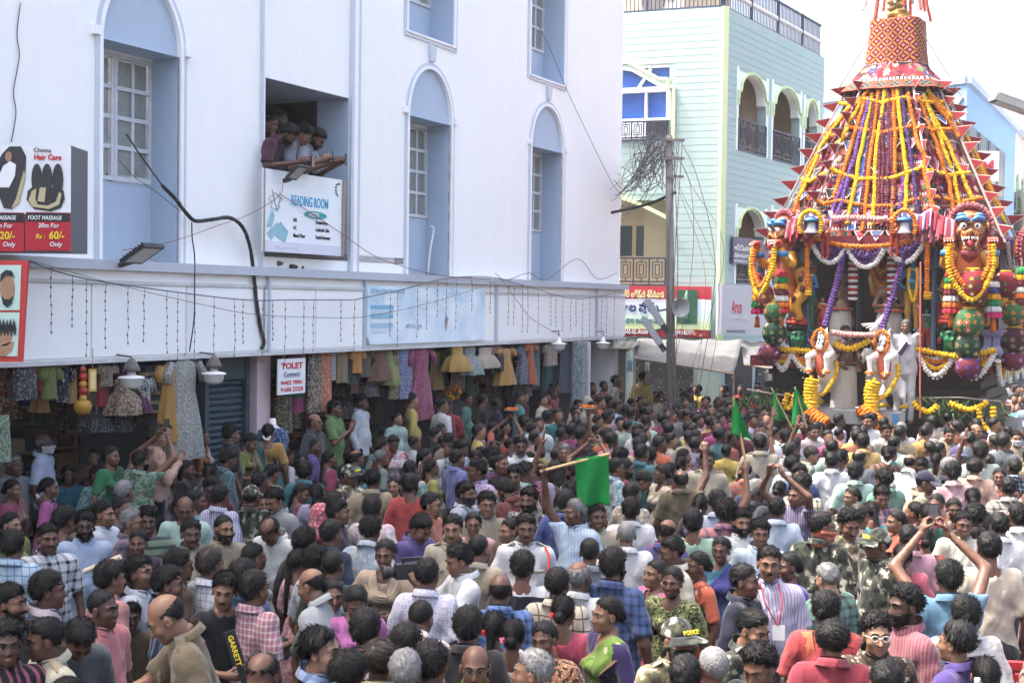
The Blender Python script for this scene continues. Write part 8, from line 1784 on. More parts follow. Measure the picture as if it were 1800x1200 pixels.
row(1320, 1097, 40, 'in dark camouflage shirt with moustache looking down', top='camo', kind='long', hair='short', face='mous', hp=15, skin=2, ex=[('epaul', 'camo')])
row(1339, 1160, -40, 'in black jacket with thick curls at the bottom edge', top='plain:#24262a', hair='curly', hp=20)
row(1352, 987, -8, 'in lilac striped shirt with an identity card, facing the camera', top='stripe:#d8d2ec:#a99fcc:44', hair='short', face='mous', skin=0, scale=1.05)
row(1312, 1017, 60, 'in navy shirt beside the lilac striped shirt', top='plain:#242a40', hair='short', skin=1)
row(1336, 935, 0, 'in pale blue shirt facing the camera behind the striped shirt', top='plain:#bcd4e6', hair='thick', skin=0)
row(1305, 915, 5, 'in white shirt with beard behind the pale blue shirt', top='plain:#dfe3e6', hair='thick', face='beard', skin=2)
row(1384, 992, -70, 'in royal blue kurta behind the striped shirt', **KU('plain:#4a3cae', skin=1, hair='bun'))
row(1443, 921, 150, 'in camouflage with an orange cloth over the face', top='camo', kind='long', bottom='camo', hair='short', scale=1.06, hy=-60, ex=[('wrap', 'stripe:#d86a3a:#c0522a:60')])
row(1477, 926, 30, 'in camouflage cap half hidden among the officers', top='camo', kind='long', ex=[('cap', 'camo')], skin=2, face='mous')
row(1491, 914, 10, 'in brown camouflage with short curls behind the capped officer', top='camotan', kind='long', hair='curly', face='mous', hp=18, scale=1.05)
m99 = row(1541, 953, -75, 'in dark camouflage with cap, facing left', top='camo', kind='long', bottom='camo', ex=[('cap', 'camo'), ('epaul', 'camo')], skin=1, scale=1.04)
ph = row(1667, 1012, 178, 'in denim blue shirt holding a phone overhead with both hands', top='plain:#4f86a8', hair='thick', pose='photo', scale=1.04)
row(1738, 960, 172, 'in cream T-shirt seen from behind beside the raised phone', top='plain:#d0c3ac', kind='tee', hair='short', scale=1.08)
row(1453, 1068, 160, 'in red T-shirt with an orange cloth on the shoulder', top='plain:#c02a30', kind='tee', drape='plain:#e0661e', hair='thick')
row(1464, 1119, 165, 'in maroon shirt seen from behind at bottom right', top='plain:#a01f3a', hair='side')
row(1541, 1111, 0, 'in dark printed shirt and clear glasses facing the camera', top='print:#3c2c26:#5c463a:24', hair='curly', skin=4, ex=[('glasses', (.55, .53, .48))])
row(1587, 1060, -70, 'in maroon textured shirt, bearded, in profile', top='stripe:#9a4a5c:#b06a76:40', hair='curly', face='beard', skin=3, scale=1.05)
row(1677, 1124, -130, 'in purple shirt turned left at bottom right', top='plain:#4a3488', hair='side', skin=2)
row(1696, 1076, 175, 'in white patterned shirt with a full head of hair', top='print:#dcdcde:#c2c4c8:20', hair='thick')
row(1731, 1182, 170, 'in black kurta with a pale butterfly hair clip', **KU('plain:#2a2a30', hair='tail', ex=[('flower', 'rose', (.6, .75, .72))]))
row(1557, 1195, 175, 'in dark shirt with black hair at the bottom right edge', top='plain:#33313a', hair='short')
row(1587, 975, 160, 'in pink kurta with long wavy hair', **KU('plain:#c2486a', hair='tail'))
row(1597, 943, 175, 'in dusty pink shirt seen from behind by the capped officer', top='plain:#cf93a8', hair='short')
row(1625, 945, 170, 'in red printed saree with a hair clip', **W('print:#a82a3a:#c86a4a', ex=[PINKF]))
row(1757, 921, 170, 'in white shirt seen from behind near the right edge', top='plain:#e4e6ea', hair='short')
row(1693, 919, -5, 'in cream shirt facing the camera behind the raised phone', top='plain:#d3d0bc', hair='short', skin=1)
row(1573, 914, -75, 'in orange saree blouse facing left with a stretched arm', **W('plain:#d8521f', skin=2, hair='bun', pose='reach'))
row(1605, 898, -120, 'in orange red saree beside the stretched arm', **W('plain:#e0561f', hair='tail'))
row(1630, 902, 170, 'in green saree with white jasmine in the hair', **W('plain:#2f6a52', ex=[JAS], hair='braid'))
row(1677, 893, -10, 'in maroon kurta smiling at the camera', **KU('plain:#7a2a3c', skin=3))
row(1645, 884, -40, 'in rust saree and glasses', **W('plain:#a85a3a', ex=[G_]))
row(1496, 871, -65, 'in mauve and tan saree facing left', **W('band:#8a6a86:#a8806a:5', 'plain:#6a4a7a', skin=2))
row(1757, 836, -25, 'in rust kurta near the right edge looking left', **KU('plain:#a85038', hair='tail'))
nl_ = row(1773, 855, 170, 'in plaid jacket with NEVER LOOK lettering on the back', top='check:#b9b2a6:#3a3a3c:14', kind='long', hair='short')
row(1790, 905, 175, 'in white shirt at the right edge', top='plain:#dddfe2', hair='thick')
row(1715, 905, 160, 'in black shirt with a top knot at right', top='plain:#2e2c30', hair='curly')
row(1525, 739, 0, 'in white shirt facing the camera below the horses', top='plain:#e2e4ea', hair='short', face='mous', skin=0, scale=1.06)
wv = row(1384, 767, 165, 'in white shirt flinging an arm up below the flags', top='stripe:#dfe4ee:#c6cfe0:40', kind='long', hair='short', pose='wave')
row(1336, 777, 175, 'in pale khaki uniform seen from behind by the green flag', top='plain:#c0b9a2', hair='short', scale=1.08, ex=[('epaul', UNI)])
row(1517, 775, 170, 'in mustard yellow kurta seen from behind below the chariot', top='plain:#d8b050', kind='long', hair='short', scale=1.06)
row(1560, 796, 165, 'in brown striped saree with white flower seen from behind', **W('stripe:#5c4038:#8a6a52:14', ex=[JAS], hair='bun', scale=1.0))
row(1600, 812, 150, 'in white shirt with a bald crown, stooping', top='plain:#dcdfe6', hair='bald', bd=15, skin=2)
row(1624, 844, 70, 'in khaki uniform and navy peaked cap facing right', top='plain:#a89a7c', ex=[('cap', 'plain:#2f2b4a'), ('epaul', UNI)], skin=1, scale=1.05, hp=12)
row(1675, 828, 170, 'in pink printed shirt seen from behind', top='print:#e6b3bc:#dba3ae:8', hair='thick', scale=1.04)
row(1723, 793, 168, 'in pale sage green shirt seen from behind', top='plain:#b3c4b6', kind='tee', hair='thick', scale=1.08)
row(1669, 764, -10, 'in khaki uniform with moustache rubbing his chin', top=UNI, hair='short', face='mous', pose='hip', ex=[('epaul', UNI)])
row(1717, 756, 25, 'in brown shirt with a shiny bald head', top='plain:#8a5a3c', hair='bald', skin=2)
row(1683, 799, 10, 'in dark uniform and purple cap', top='plain:#4a4434', ex=[('cap', 'plain:#443a86')])
row(1787, 769, -10, 'in khaki uniform and white face mask at the right edge', top=UNI, hair='short', ex=[('mask', 'plain:#dfe3e6'), ('epaul', UNI)], skin=2)
row(1461, 809, 175, 'in white shirt with neat black hair below the chariot', top='plain:#e4e6ea', hair='short')
row(1503, 828, 170, 'in sea green shirt with a dark vest', top='plain:#a6d2c0', hair='thick')
row(1365, 892, 170, 'in pale blue shirt with smooth black hair seen from behind', top='plain:#bcd3ea', hair='short')
row(1584, 753, 175, 'in white shirt with grey hair below the right horse', top='plain:#dfe2e8', hair='short', hcol='grey')
row(1625, 760, 150, 'in maroon shirt left of the moustached officer', top='plain:#6a1f30', hair='short')
row(1700, 770, 40, 'in white lanyard shirt beside the bald head', top='plain:#dcdfe6', hair='buzz', hcol='grey')
row(1750, 745, 60, 'in white shirt with a blue lanyard behind the chariot corner', top='plain:#dfe2ea', hair='short', skin=3)
row(1558, 757, 10, 'in cream shirt right of the man below the horses', top='plain:#cfc8b4', hair='thick')
row(1430, 758, 15, 'in pale pink shirt below the left horse', top='plain:#d8c2c4', hair='short', skin=2)
row(915, 783, 5, 'in white shirt with moustache facing the camera near the flag', base=.0, top='plain:#e2e6ea', hair='short', face='mous', skin=1, scale=1.06)
row(992, 793, -5, 'in black shirt with grey hair facing the camera', top='plain:#2a2a2e', hair='short', hcol='grey', skin=2)
plm = row(1067, 767, -40, 'in khaki uniform holding a plate overhead', top=UNI, hair='short', pose='raise', skin=2, ex=[('epaul', UNI)])
row(1123, 756, 130, 'in white shirt in profile below the awning', top='plain:#e4e6ea', hair='short')
row(1243, 807, 0, 'in khaki uniform facing the camera by the second flag', top='plain:#c2b79c', hair='short', face='mous', skin=1, scale=1.05, ex=[('epaul', UNI)])
row(1197, 841, 170, 'in olive brown uniform raising a hand with red band', top='plain:#6a5f48', hair='balding', pose='raise', skin=1, ex=[('epaul', 'plain:#a8242c')])
row(1160, 831, -70, 'in pale khaki kurta uniform in profile', sex='f', kind='kurta', top='plain:#c9bfa6', hair='bun', skin=1, scale=.97)
row(1275, 897, 170, 'in pink and blue plaid shirt with curly hair seen from behind', top='check:#c87a80:#3a4a8a:11', hair='curly', scale=1.04)
row(1219, 916, 165, 'in mint green T-shirt with glasses seen from behind', top='plain:#9ac8ae', kind='tee', hair='thick', ex=[G_])
row(1109, 894, 175, 'in white shirt with long loose hair seen from behind', top='plain:#e2e4ea', hair='thick')
row(928, 876, -20, 'in dark printed shirt looking at the flag bearer', top='print:#2f3036:#6a6c72', hair='thick', face='beard')
row(1128, 839, 80, 'in cornflower blue T-shirt bending left of the uniform', top='plain:#7fa4e0', kind='tee', hair='short', bd=20, hp=20)
row(1085, 820, 100, 'in light teal shirt with glasses right of the green flag', top='print:#9ac0cc:#7aa2b4', hair='short', ex=[G_])
row(1050, 905, 15, 'in open khaki waistcoat under the green flag', top='plain:#cdbf9e', hair='short', skin=1)
fl2 = row(1262, 880, 165, 'in lilac blue shirt holding up the second green flag', top='dots:#b3bede:#98a4cc:60', kind='long', hair='thick', pose='raise')
row(555, 740, 70, 'in dark shirt, bald with glasses, on the shop step', base=STEP, top='plain:#4c4a50', hair='bald', ex=[G_], skin=2)
row(590, 716, 80, 'in leaf green shirt with joined palms on the shop step', base=STEP+.1, top='plain:#6a9a4a', hair='thick', pose='pray')
row(637, 705, 75, 'in white shirt standing tall on the shop step', base=STEP+.1, top='plain:#dde2ea', kind='long', hair='thick', skin=1)
pc = row(616, 833, 60, 'in brown camouflage with a POLICE cap', top='camotan', kind='long', ex=[('cap', 'camo'), ('epaul', 'camotan')], face='mous', skin=1)
row(693, 852, -15, 'in peach kurta facing the camera among turned heads', **KU('plain:#cda68a', skin=4))
row(723, 850, 165, 'in bright red T-shirt seen from behind', top='plain:#c4302c', kind='tee', hair='thick', face='beard')
row(691, 775, 20, 'in white and pink floral saree looking down', base=.2, **W('print:#dfe3df:#d38aa0:22', blouse='plain:#9a2a3a', hp=20, skin=1))
row(672, 803, 110, 'in grey green saree with grey hair in a bun', **W('plain:#8a9a90', hcol='grey'))
row(552, 783, 100, 'in purple shirt with cropped hair', top='plain:#6a4aa0', hair='buzz', skin=1)
row(507, 799, 120, 'in white blouse seen from behind below the to-let notice', **W('plain:#dcdde2'))
row(581, 804, 110, 'in blue and red dupatta', **KU('plain:#b02a5a', 'print:#4a8ac8:#a83a5a:16', hair='tail'))
row(565, 903, 150, 'in red dotted head scarf', **KU('plain:#b83a56', ex=[('hood', 'dots:#d04a66:#e8c2c8:26')]))
row(485, 873, -30, 'in grey shirt looking down to the left', top='plain:#9aa2a2', hair='thick', face='mous', hp=20, skin=2)
row(480, 919, -20, 'in white collar shirt with a balding head bowed', top='plain:#d8dcd8', hair='balding', hp=40, bd=10, skin=1)
row(597, 897, 90, 'in navy shirt in profile beside the red scarf', top='plain:#2c3048', hair='thick')
row(656, 892, 160, 'in pink and white patterned shirt seen from behind', top='print:#d9a8b8:#e8e0e4', hair='thick')
row(760, 884, 75, 'in orange shirt with glasses in profile', top='plain:#e07a50', hair='short', ex=[G_], skin=2)
row(733, 919, 50, 'in violet shirt looking down beside the orange one', top='plain:#5a4a96', hair='thick', hp=30)
row(795, 927, -5, 'in khaki uniform with moustache facing the camera', top='plain:#b9ae94', hair='short', face='mous', skin=2, ex=[('epaul', UNI)], scale=1.03)
row(856, 884, 10, 'in khaki safari shirt and glasses', top='plain:#a89c80', hair='thick', ex=[G_], skin=2)
row(891, 857, -130, 'in maroon checked shirt bending forward', top='check:#7a2a2c:#4a1a1e:18', hair='thick', bd=15, hp=20, face='beard')
row(821, 865, 60, 'in pale grey striped shirt and dark face mask', top='stripe:#c2c8d4:#8a94ac:20', hair='thick', ex=[('mask', 'plain:#24262c')])
row(760, 820, 110, 'in yellow saree with long hair', **W('plain:#b8b04a', hair='tail'))
row(805, 804, 120, 'in periwinkle blue shirt in profile', top='dots:#6a74c0:#9aa2d8:50', hair='short')
pl2 = row(880, 765, 150, 'in coral blouse lifting a plate of flowers', **W('plain:#d8503a', pose='photo'))
row(832, 919, 0, 'in pink kurta and glasses right of the khaki uniform', **KU('plain:#d89aa0', ex=[G_]))
row(893, 930, -50, 'in brown kurta glancing left of the traffic uniform', **KU('plain:#6a5040', skin=2))
row(653, 930, 165, 'in faded denim shirt with curly hair bending forward', top='print:#9ab0c4:#b8c6d2', hair='curly', bd=12)
row(539, 951, 150, 'in black shirt with curly hair seen from behind', top='plain:#26262a', hair='curly')
row(584, 935, 140, 'in dark blue shirt with a neat nape', top='plain:#2a3a5a', hair='short')
row(530, 985, 125, 'in pink floral kurta with tied hair', **KU('print:#d89aa8:#b86a80:30', hair='tail'))
row(430, 1010, 150, 'in blue shirt behind the maroon checks', top='plain:#3a6a9a', hair='thick')
def chw(p): return CH0+Matrix.Rotation(-AL, 3, 'Z') @ Vector(p)
def onch(px, py, yl, yaw, desc, **k):
 Yw = chw(cpx(px, py, yl)).y; return put(px, py, yaw, desc, Y=Yw, group='priests and helpers on the chariot', **k)
DH = dict(kind='bare', skirt='plain:#d8d2c4', bottom=None)
def sash(P, spec, m):
 b = MB(); b.tube([(.215*cos(a), .01+.165*sin(a), 1.04) for a in [2*pi*i/20 for i in range(21)]], .03, 8, False); b.build('waist_sash', cloth(spec), P, True)
p1 = onch(1481, 486, -1.75, 45, 'bare-chested in white dhoti with red sash on the chariot', hair='buzz', hcol='grey', pose='raise', skin=4, ex=[G_], scale=1.04, **DH); sash(p1, 'plain:#c8452e', 0)
p2 = onch(1565, 487, -1.85, -15, 'bare-chested in white dhoti holding a fly whisk on the chariot', hair='buzz', pose='chest', skin=0, scale=1.06, **DH); sash(p2, 'plain:#e06a20', 0)
p3 = onch(1487, 582, -2.25, 20, 'bare-chested in cream dhoti with brown belt on the porch', hair='short', face='mous', pose='hip', skin=1, scale=1.02, **DH); sash(p3, 'plain:#6a3020', 0)
p4 = onch(1592, 572, -2.35, -20, 'in white shirt with a microphone and a raised arm on the porch', hair='short', hcol='grey', top='plain:#e4e6ea', kind='short', bottom='plain:#e0e0e2', pose='wave', skin=0, scale=1.06)
p5 = onch(1536, 600, -2.0, -35, 'in white clothes half hidden behind the right horse', hair='short', top='plain:#dfe0e4', bottom='plain:#dcdcde', pose='reach', skin=1, bd=15)
for px, py, yaw, hy, spec, desc, ps, bd, nn, sk_ in ((474, 214, 70, 0, 'plain:#3a2a30', 'in dark shirt deepest in the open upper window', 'down', 8, -.5, 2), (490, 207, 85, 0, 'plain:#2f3036', 'in black shirt standing behind others at the upper window', 'down', 0, -.55, 1), (507, 232, 75, 10, 'dots:#5c2a44:#6f3a55:60', 'in plum shirt leaning from the upper window with a phone', 'phone', 38, -.02, 1), (534, 233, 85, 0, 'plain:#8a8f9c', 'in grey shirt filming from the upper window', 'phone', 30, -.05, 2), (557, 240, 80, 0, 'plain:#a9b4c4', 'in pale blue shirt filming at the right of the upper window', 'phone', 28, -.02, 1)):
 of = .27 if bd > 20 else .0; s_, z_ = fpx(px, py, nn+of); Yw = fac(s_, nn+of, z_).y
 P = put(px, py, yaw, desc, Y=Yw, group='onlookers at the upper window', top=spec, scale=1.18, hair='thick' if px > 500 else 'short', face='beard' if px in (507, 557) else 'none', pose=ps, bd=bd, hy=hy, hp=12, skin=sk_, ex=[G_] if px == 507 else [])
 if ps == 'phone': P['ph'] = 1
# ================================================================== things people hold
M_PHB = mat('phone_black', (.012, .012, .014), .2, 0); M_SCR = NT('phone_screen', .1, .6); M_SCR.color(M_SCR.mix(M_SCR.noise(9, 2), (.03, .035, .04), (.14, .15, .16))); M_SCR = M_SCR.m
def phone(P, v, label, bd=0, land=False):
 c = body_point(P, v, bd); o = thing('phone', label, 'phone', c, P.rotation_euler.z); w_, h = (.155, .075) if land else (.075, .155)
 q = MB(); q.box((-w_/2, -.005, -h/2), (w_/2, .004, h/2)); q.build('case', M_PHB, o); q = MB(); q.box((-w_/2+.004, .0045, -h/2+.006), (w_/2-.004, .0055, h/2-.006)); q.build('screen', M_SCR, o); q = MB(); q.box((-w_/2+.006, -.009, h/2-.035), (-w_/2+.03, -.0055, h/2-.008)); q.build('lens', M_PHB, o)
phone(ph, (0, -.385, 1.94), 'black phone held overhead by the person in denim blue shirt'); phone(pg, (0, -.385, 1.94), 'phone held up in front of the yellow cloth in the left shop')
for P in ALLP:
 if P.get('ph'): phone(P, (0, -.44, 1.53), 'phone held out of the upper window by the person '+' '.join(P['desc'].split()[:3]), {'plum': 38, 'grey': 30, 'pale': 28}[P['desc'].split()[1]])
M_GF = NT('flag_green', .8, .2); M_GF.color(M_GF.mix(M_GF.noise(6, 3), srgb('#0c5f29'), srgb('#117a36'))); M_GF.bump(M_GF.noise(7, 3), .4, .02); M_GF = M_GF.m; M_STK = mat('bamboo_stick', srgb('#b39468'), .7, .2, 20)
def flag(Pw, hand, tip, corners, label):
 """corners: four pixel corners (tl, tr, br, bl) in the plane of the bearer"""
 Y = Pw; h = at_y(*hand, Y); o = thing('green_flag', label, 'flag', h); t_ = at_y(*tip, Y)-h; q = MB(); q.tube([t_*-.03, t_], .013, 8); q.build('stick', M_STK, o)
 C = [at_y(x, y, Y)-h for x, y in corners]; q = MB()
 q.sheet(lambda u, v: C[0].lerp(C[1], u).lerp(C[3].lerp(C[2], u), v)+Vector((0, .03*sin(u*8+v*3)*(.2+v)-.01, .01*sin(u*11)*v)), 16, 16, (0, .004, 0)); q.build('cloth', M_GF, o, True)
hp_ = body_point(fm_, (-.25, -.16, 1.93)); hx, hy_ = project(hp_); flag(hp_.y-.02, (hx, hy_), (1071, 797), [(1011, 806), (1070, 797), (1071, 886), (1015, 889)], 'green flag stretched on a stick above the light blue shirt')
hp_ = body_point(fl2, (-.25, -.16, 1.93)); hx, hy_ = project(hp_); print('flag2 hand', hx, hy_)
flag(hp_.y-.02, (hx, hy_), (1289, 700), [(1287, 699), (1291, 700), (1323, 773), (1287, 764)], 'green triangular flag raised on an upright stick at centre right')
flag(20.5, (1392, 752), (1356, 682), [(1357, 682), (1362, 688), (1383, 738), (1360, 740)], 'left of two small green flags below the left horse'); flag(20.2, (1418, 750), (1397, 680), [(1396, 681), (1400, 682), (1420, 716), (1391, 752)], 'right of two small green flags below the left horse')
c = body_point(cam, (.02, -.40, 1.52)); o = thing('video_camera', 'black shoulder video camera held by the person in white', 'video camera', c, cam.rotation_euler.z, scale=.72)
q = MB(); q.box((-.06, -.16, -.07), (.06, .22, .08)); q.build('body', M_LAMPB, o); q = MB(); q.lathe([(.05, 0), (.055, .06), (.07, .12), (.075, .13)], 18); q.build('lens', M_LAMPB, o, True, loc=(0, -.15, .0), rot=(pi/2, 0, 0)); q = MB(); q.box((-.02, -.1, .11), (.02, .12, .14)); q.bar((0, -.08, .08), (0, -.08, .12), .02); q.bar((0, .1, .08), (0, .1, .12), .02); q.build('handle', M_LAMPB, o); q = MB(); q.box((.06, .02, .0), (.15, .1, .06)); q.build('viewfinder', M_LAMPB, o)
c = at_y(412, 1138, (g45.location.y-.35)); o = thing('metal_detector', 'black handheld GARRETT metal detector with yellow lettering', 'metal detector', c)
dv = Vector((.32, 0, -1)).normalized(); xx = Vector((1, 0, .32)).normalized(); q = MB(); q.obox((0, 0, 0), dv*.11, xx*.036, Vector((0, .012, 0))); q.build('paddle', M_LAMPB, o); q = MB(); q.obox(dv*.18, dv*.08, xx*.02, Vector((0, .012, 0))); q.build('handle', M_LAMPB, o); text('GARRETT', .046, dv*-.085+xx*-.014+Vector((0, -.0135, 0)), dv, xx, M_INKY, o, .02, .001)
def plate(P, v, label):
 c = body_point(P, v); o = thing('offering_plate', label, 'plate', c); q = MB(); q.lathe([(.02, .0), (.09, .004), (.115, .02), (.117, .02), (.09, -.002)], 22); q.build('dish', mat('steel_plate', (.5, .48, .45), .35, .1, metal=.7), o, True)
 for j in range(9): a = j*2.4; r_ = .025*sqrt(j)*1.3; q = MB(); q.ball((r_*cos(a), r_*sin(a), .03), .026, 7, 5); q.build('flower', GM['o' if j % 3 else 'r'], o, True)
plate(plm, (-.25, -.16, 1.99), 'steel plate of flowers held up by the khaki uniform'); plate(pl2, (0, -.36, 1.98), 'steel plate of flowers lifted by the coral blouse')
c = body_point(p2, (.02, -.30, 1.12)); o = thing('fly_whisk', 'white silver fly whisk held by the priest on the chariot', 'whisk', c); q = MB(); q.tube([(0, 0, 0), (-.1, -.05, -.1)], .016, 8); q.build('handle', mat('silver', (.6, .6, .6), .3, metal=.9), o); q = MB()
for j in range(70): a = RNG.normal(0, .09); b_ = RNG.normal(0, .05); q.tube([(-.1, -.05, -.1), (-.17+a*.6, -.06+b_, -.3), (-.2+a*1.5, -.06+b_*1.6, -.55+abs(a))], .007, 4)
q.build('hair', mat('whisk_white', (.7, .72, .7), .5, .15), o, True)
a = at_z(148, 1004, 1.5); b_ = at_z(212, 978, 1.62); q = MB(); q.tube([Vector(), b_-a], .02, 7); o = q.build('wooden_staff', mat('pale_wood', srgb('#b8aa94'), .7)); o.location = a; tag(o, 'pale wooden staff slanting in front of the checked shirt', 'staff')
q = MB(); h4 = body_point(p4, (.22, -.24, 1.92)); q.tube([Vector((0, 0, .75)), Vector((.05, 0, -1.9))], .014, 7); o = q.build('red_banner_pole', mat('red_white_rope', srgb('#b05a5a'), .7, .4, 60)); o.location = h4; tag(o, 'thin red twisted pole held by the person with the microphone', 'pole')
def cap_word(P, word, hy, hp, sz=.03, m=M_INKY):
 o_, x_, z_ = [head_xf(np.array([v]), radians(hy), radians(hp))[0] for v in ((-.045, -.1015, .062), (.0, -.1015, .062), (-.045, -.097, .092))]
 text(word, sz, o_, Vector(x_-o_), Vector(z_-o_), m, P, .03, .003)
cap_word(m88, 'POLICE', 15, 0); cap_word(pc, 'POLICE', 0, 0); cap_word(m99, 'POLICE', 0, 0)
for j, (tx, mm) in enumerate((('NEVER', M_SK), ('LOOK', M_SK), ('BEHIND', mat('ink_orange', srgb('#d8602a'))))):
 text(tx, .085, (.10, .172, 1.30-.085*j), (-1, 0, 0), Z3, mm, nl_, .02, .002)
q = MB(); q.box((-.115, .160, 1.19), (.115, .169, 1.37)); q.build('back_print', mat('print_white', (.7, .7, .68)), nl_)
def card(P):
 q = MB(); q.box((.02, -.176, 1.12), (.10, -.172, 1.22)); q.build('identity_card', mat('card_white', (.72, .72, .7)), P); q = MB(); q.tube([(-.06, -.06, 1.47), (-.03, -.155, 1.36), (.05, -.178, 1.22)], .005, 5); q.tube([(.06, -.06, 1.47), (.08, -.15, 1.36), (.06, -.178, 1.22)], .005, 5); q.build('lanyard', mat('lanyard_red', srgb('#a02a3a')), P)
card([p for p in ALLP if 'identity' in p['label']][0])
tc = [p for p in ALLP if 'traffic' in p['label']][0]; q = MB(); q.tube(smooth([(.15, -.04, 1.45), (.175, -.10, 1.38), (.16, -.165, 1.28), (.15, -.175, 1.15)], 6), .009, 6); q.build('lanyard', mat('lanyard_red', srgb('#b01f2a')), tc, True)
# ================================================================== the rest of the crowd
NAMED = [('white', '#dfe2e6'), ('cream', '#d3c9b0'), ('sky blue', '#9fc0e0'), ('navy', '#232c48'), ('royal blue', '#2f519e'), ('teal', '#2c7c84'), ('sea green', '#5fa38c'), ('bottle green', '#20503c'), ('olive', '#6c6c3e'), ('mustard', '#c4952c'), ('yellow', '#d8bc3a'), ('orange', '#d8692c'), ('coral', '#dd7f6c'), ('red', '#b2262e'), ('maroon', '#6a1e2e'), ('pink', '#d68aa6'), ('magenta', '#ae2c78'), ('lavender', '#b0a4ce'), ('purple', '#5a3a84'), ('brown', '#684a38'), ('khaki', '#ad9a76'), ('grey', '#8a8d92'), ('charcoal', '#3a3d44'), ('black', '#1e1e22'), ('mint', '#b2d6c6'), ('rust', '#984c2e'), ('peach', '#dcae94'), ('slate', '#56616e'), ('beige', '#bcae98'), ('turquoise', '#3aa2a6'), ('plum', '#5c2a4c'), ('crimson', '#9a1a38')]
LM = [('below the to-let notice', 515, 780), ('in front of the blue shutter', 420, 830), ('by the left shop dresses', 200, 830), ('near the pole', 1180, 735), ('near the big green flag', 1040, 850), ('below the chariot horses', 1500, 765), ('below the right guardian', 1700, 760), ('near the bottom left corner', 90, 1130), ('near the bottom centre', 700, 1150), ('near the barricade', 1730, 1120), ('near the camouflaged officers', 1500, 950), ('near the white traffic uniform', 915, 970), ('near the lime green saree', 1080, 1090), ('near the beige uniform', 680, 990), ('by the pink floral dress', 740, 780), ('near the lane end', 990, 745), ('near the leaning grey shirt', 540, 1050), ('near the second green flag', 1290, 800), ('near the lilac striped shirt', 1350, 1010), ('near the pink printed shirt', 1690, 860), ('near the black and white checks', 90, 960), ('near the red dotted scarf', 570, 890), ('near the raised phone', 1690, 960), ('near the marked forehead', 395, 930), ('near the plaid shirt and glasses', 240, 910), ('near the two small flags', 1385, 740)]
rg = random.Random(21); used = set(o.get('label', '') for o in bpy.data.objects)
CF = chw((0, -2.9, 0)); CH2 = Vector((CH0.x, CH0.y))
def blocked(x, y):
 p = Vector((x, y, 0)); n = (p-F0).dot(NS); s_ = (p-F0).dot(DS)
 if n < .02 and s_ < S_END-F0.dot(DS)*0 and s_ < 12.6: return True
 l = to_ch((x, y, 0))
 if -2.75 < l.x < 2.75 and -2.25 < l.y < 3: return True
 if -1.25 < l.x < 1.05 and -3.05 < l.y < -2: return True
 m_ = p-MCN
 if m_.dot(NL) < .6 and m_.dot(ML) > -.5: return True
 if m_.dot(NR) < .5 and m_.dot(MR) > -.5: return True
 if (p-Vector((bx.x+1.3, bx.y+3, 0))).length < 4.2: return True
 if (p-pb).length < .45 or (p-bp).length < .6: return True
 return False
cand = []
s_ = -14.0
while s_ < 22:
 n = .05
 while n < 17:
  j = fac(s_+rg.uniform(-.2, .2), n+rg.uniform(-.2, .2), 0); n += .42
  if not 6.0 < j.y < 34 or abs(j.x) > .405*j.y+.25: continue
  if blocked(j.x, j.y): continue
  cand.append((j.x, j.y))
 s_ += .42
rg.shuffle(cand)
pts = list(TAKEN); fill = []; TPX = []
for P in ALLP:
 h_ = body_point(P, (0, 0, 1.6)); TPX.append((P.location.x, P.location.y, *project(h_)))
grid = {}
PROM = [t for P, t in zip(ALLP, TPX) if P in (cop1, g50, g45, fm_, ph, m88, m99) or any(w_ in P['label'] for w_ in ('lime green saree', 'lilac striped', 'stole facing', 'traffic', 'cream T-shirt seen', 'clear glasses', 'orange printed', 'royal blue plaid', 'red rose', 'black and white checked'))]
def near(x, y, r):
 for i in range(int(x//.6)-1, int(x//.6)+2):
  for j in range(int(y//.6)-1, int(y//.6)+2):
   for (a, b_) in grid.get((i, j), ()):
    if (a-x)**2+(b_-y)**2 < r*r: return True
 return False
for x, y in pts: grid.setdefault((int(x//.6), int(y//.6)), []).append((x, y))
for x, y in cand:
 hxy = project((x, y, 1.6+zg(y)))
 if hxy[1] > 1255: continue
 if y < 11 and any(y < t[1]-.05 and abs(hxy[0]-t[2]) < .24*FPX/t[1] and 0 < hxy[1]-t[3] < .55*FPX/t[1] for t in PROM): continue
 if 150 < hxy[0] < 500 and hxy[1] > 1105: continue
 if y < 17 and any(y < t[1]-.05 and abs(hxy[0]-t[2]) < .19*FPX/y and -.10*FPX/y < hxy[1]-t[3] < .17*FPX/y for t in TPX): continue
 if near(x, y, .38 if y > 14 else .49-.11*(max(y, 6)-6)/8): continue
 grid.setdefault((int(x//.6), int(y//.6)), []).append((x, y)); fill.append((x, y))
fill.sort(key=lambda p: p[1]); N_IND = 300-len(ALLP); print('tabled', len(ALLP), 'fill', len(fill))
FAC = ['facing the camera', 'turned to the right', 'seen from behind', 'turned to the left']
def fac_word(y):
 y = (y+180) % 360-180
 return FAC[0] if abs(y) < 45 else FAC[1] if 45 <= y < 135 else FAC[3] if -135 < y <= -45 else FAC[2]
HM_M = ['short']*5+['thick']*6+['side']*5+['curly']*2+['buzz']*2+['balding', 'bald']
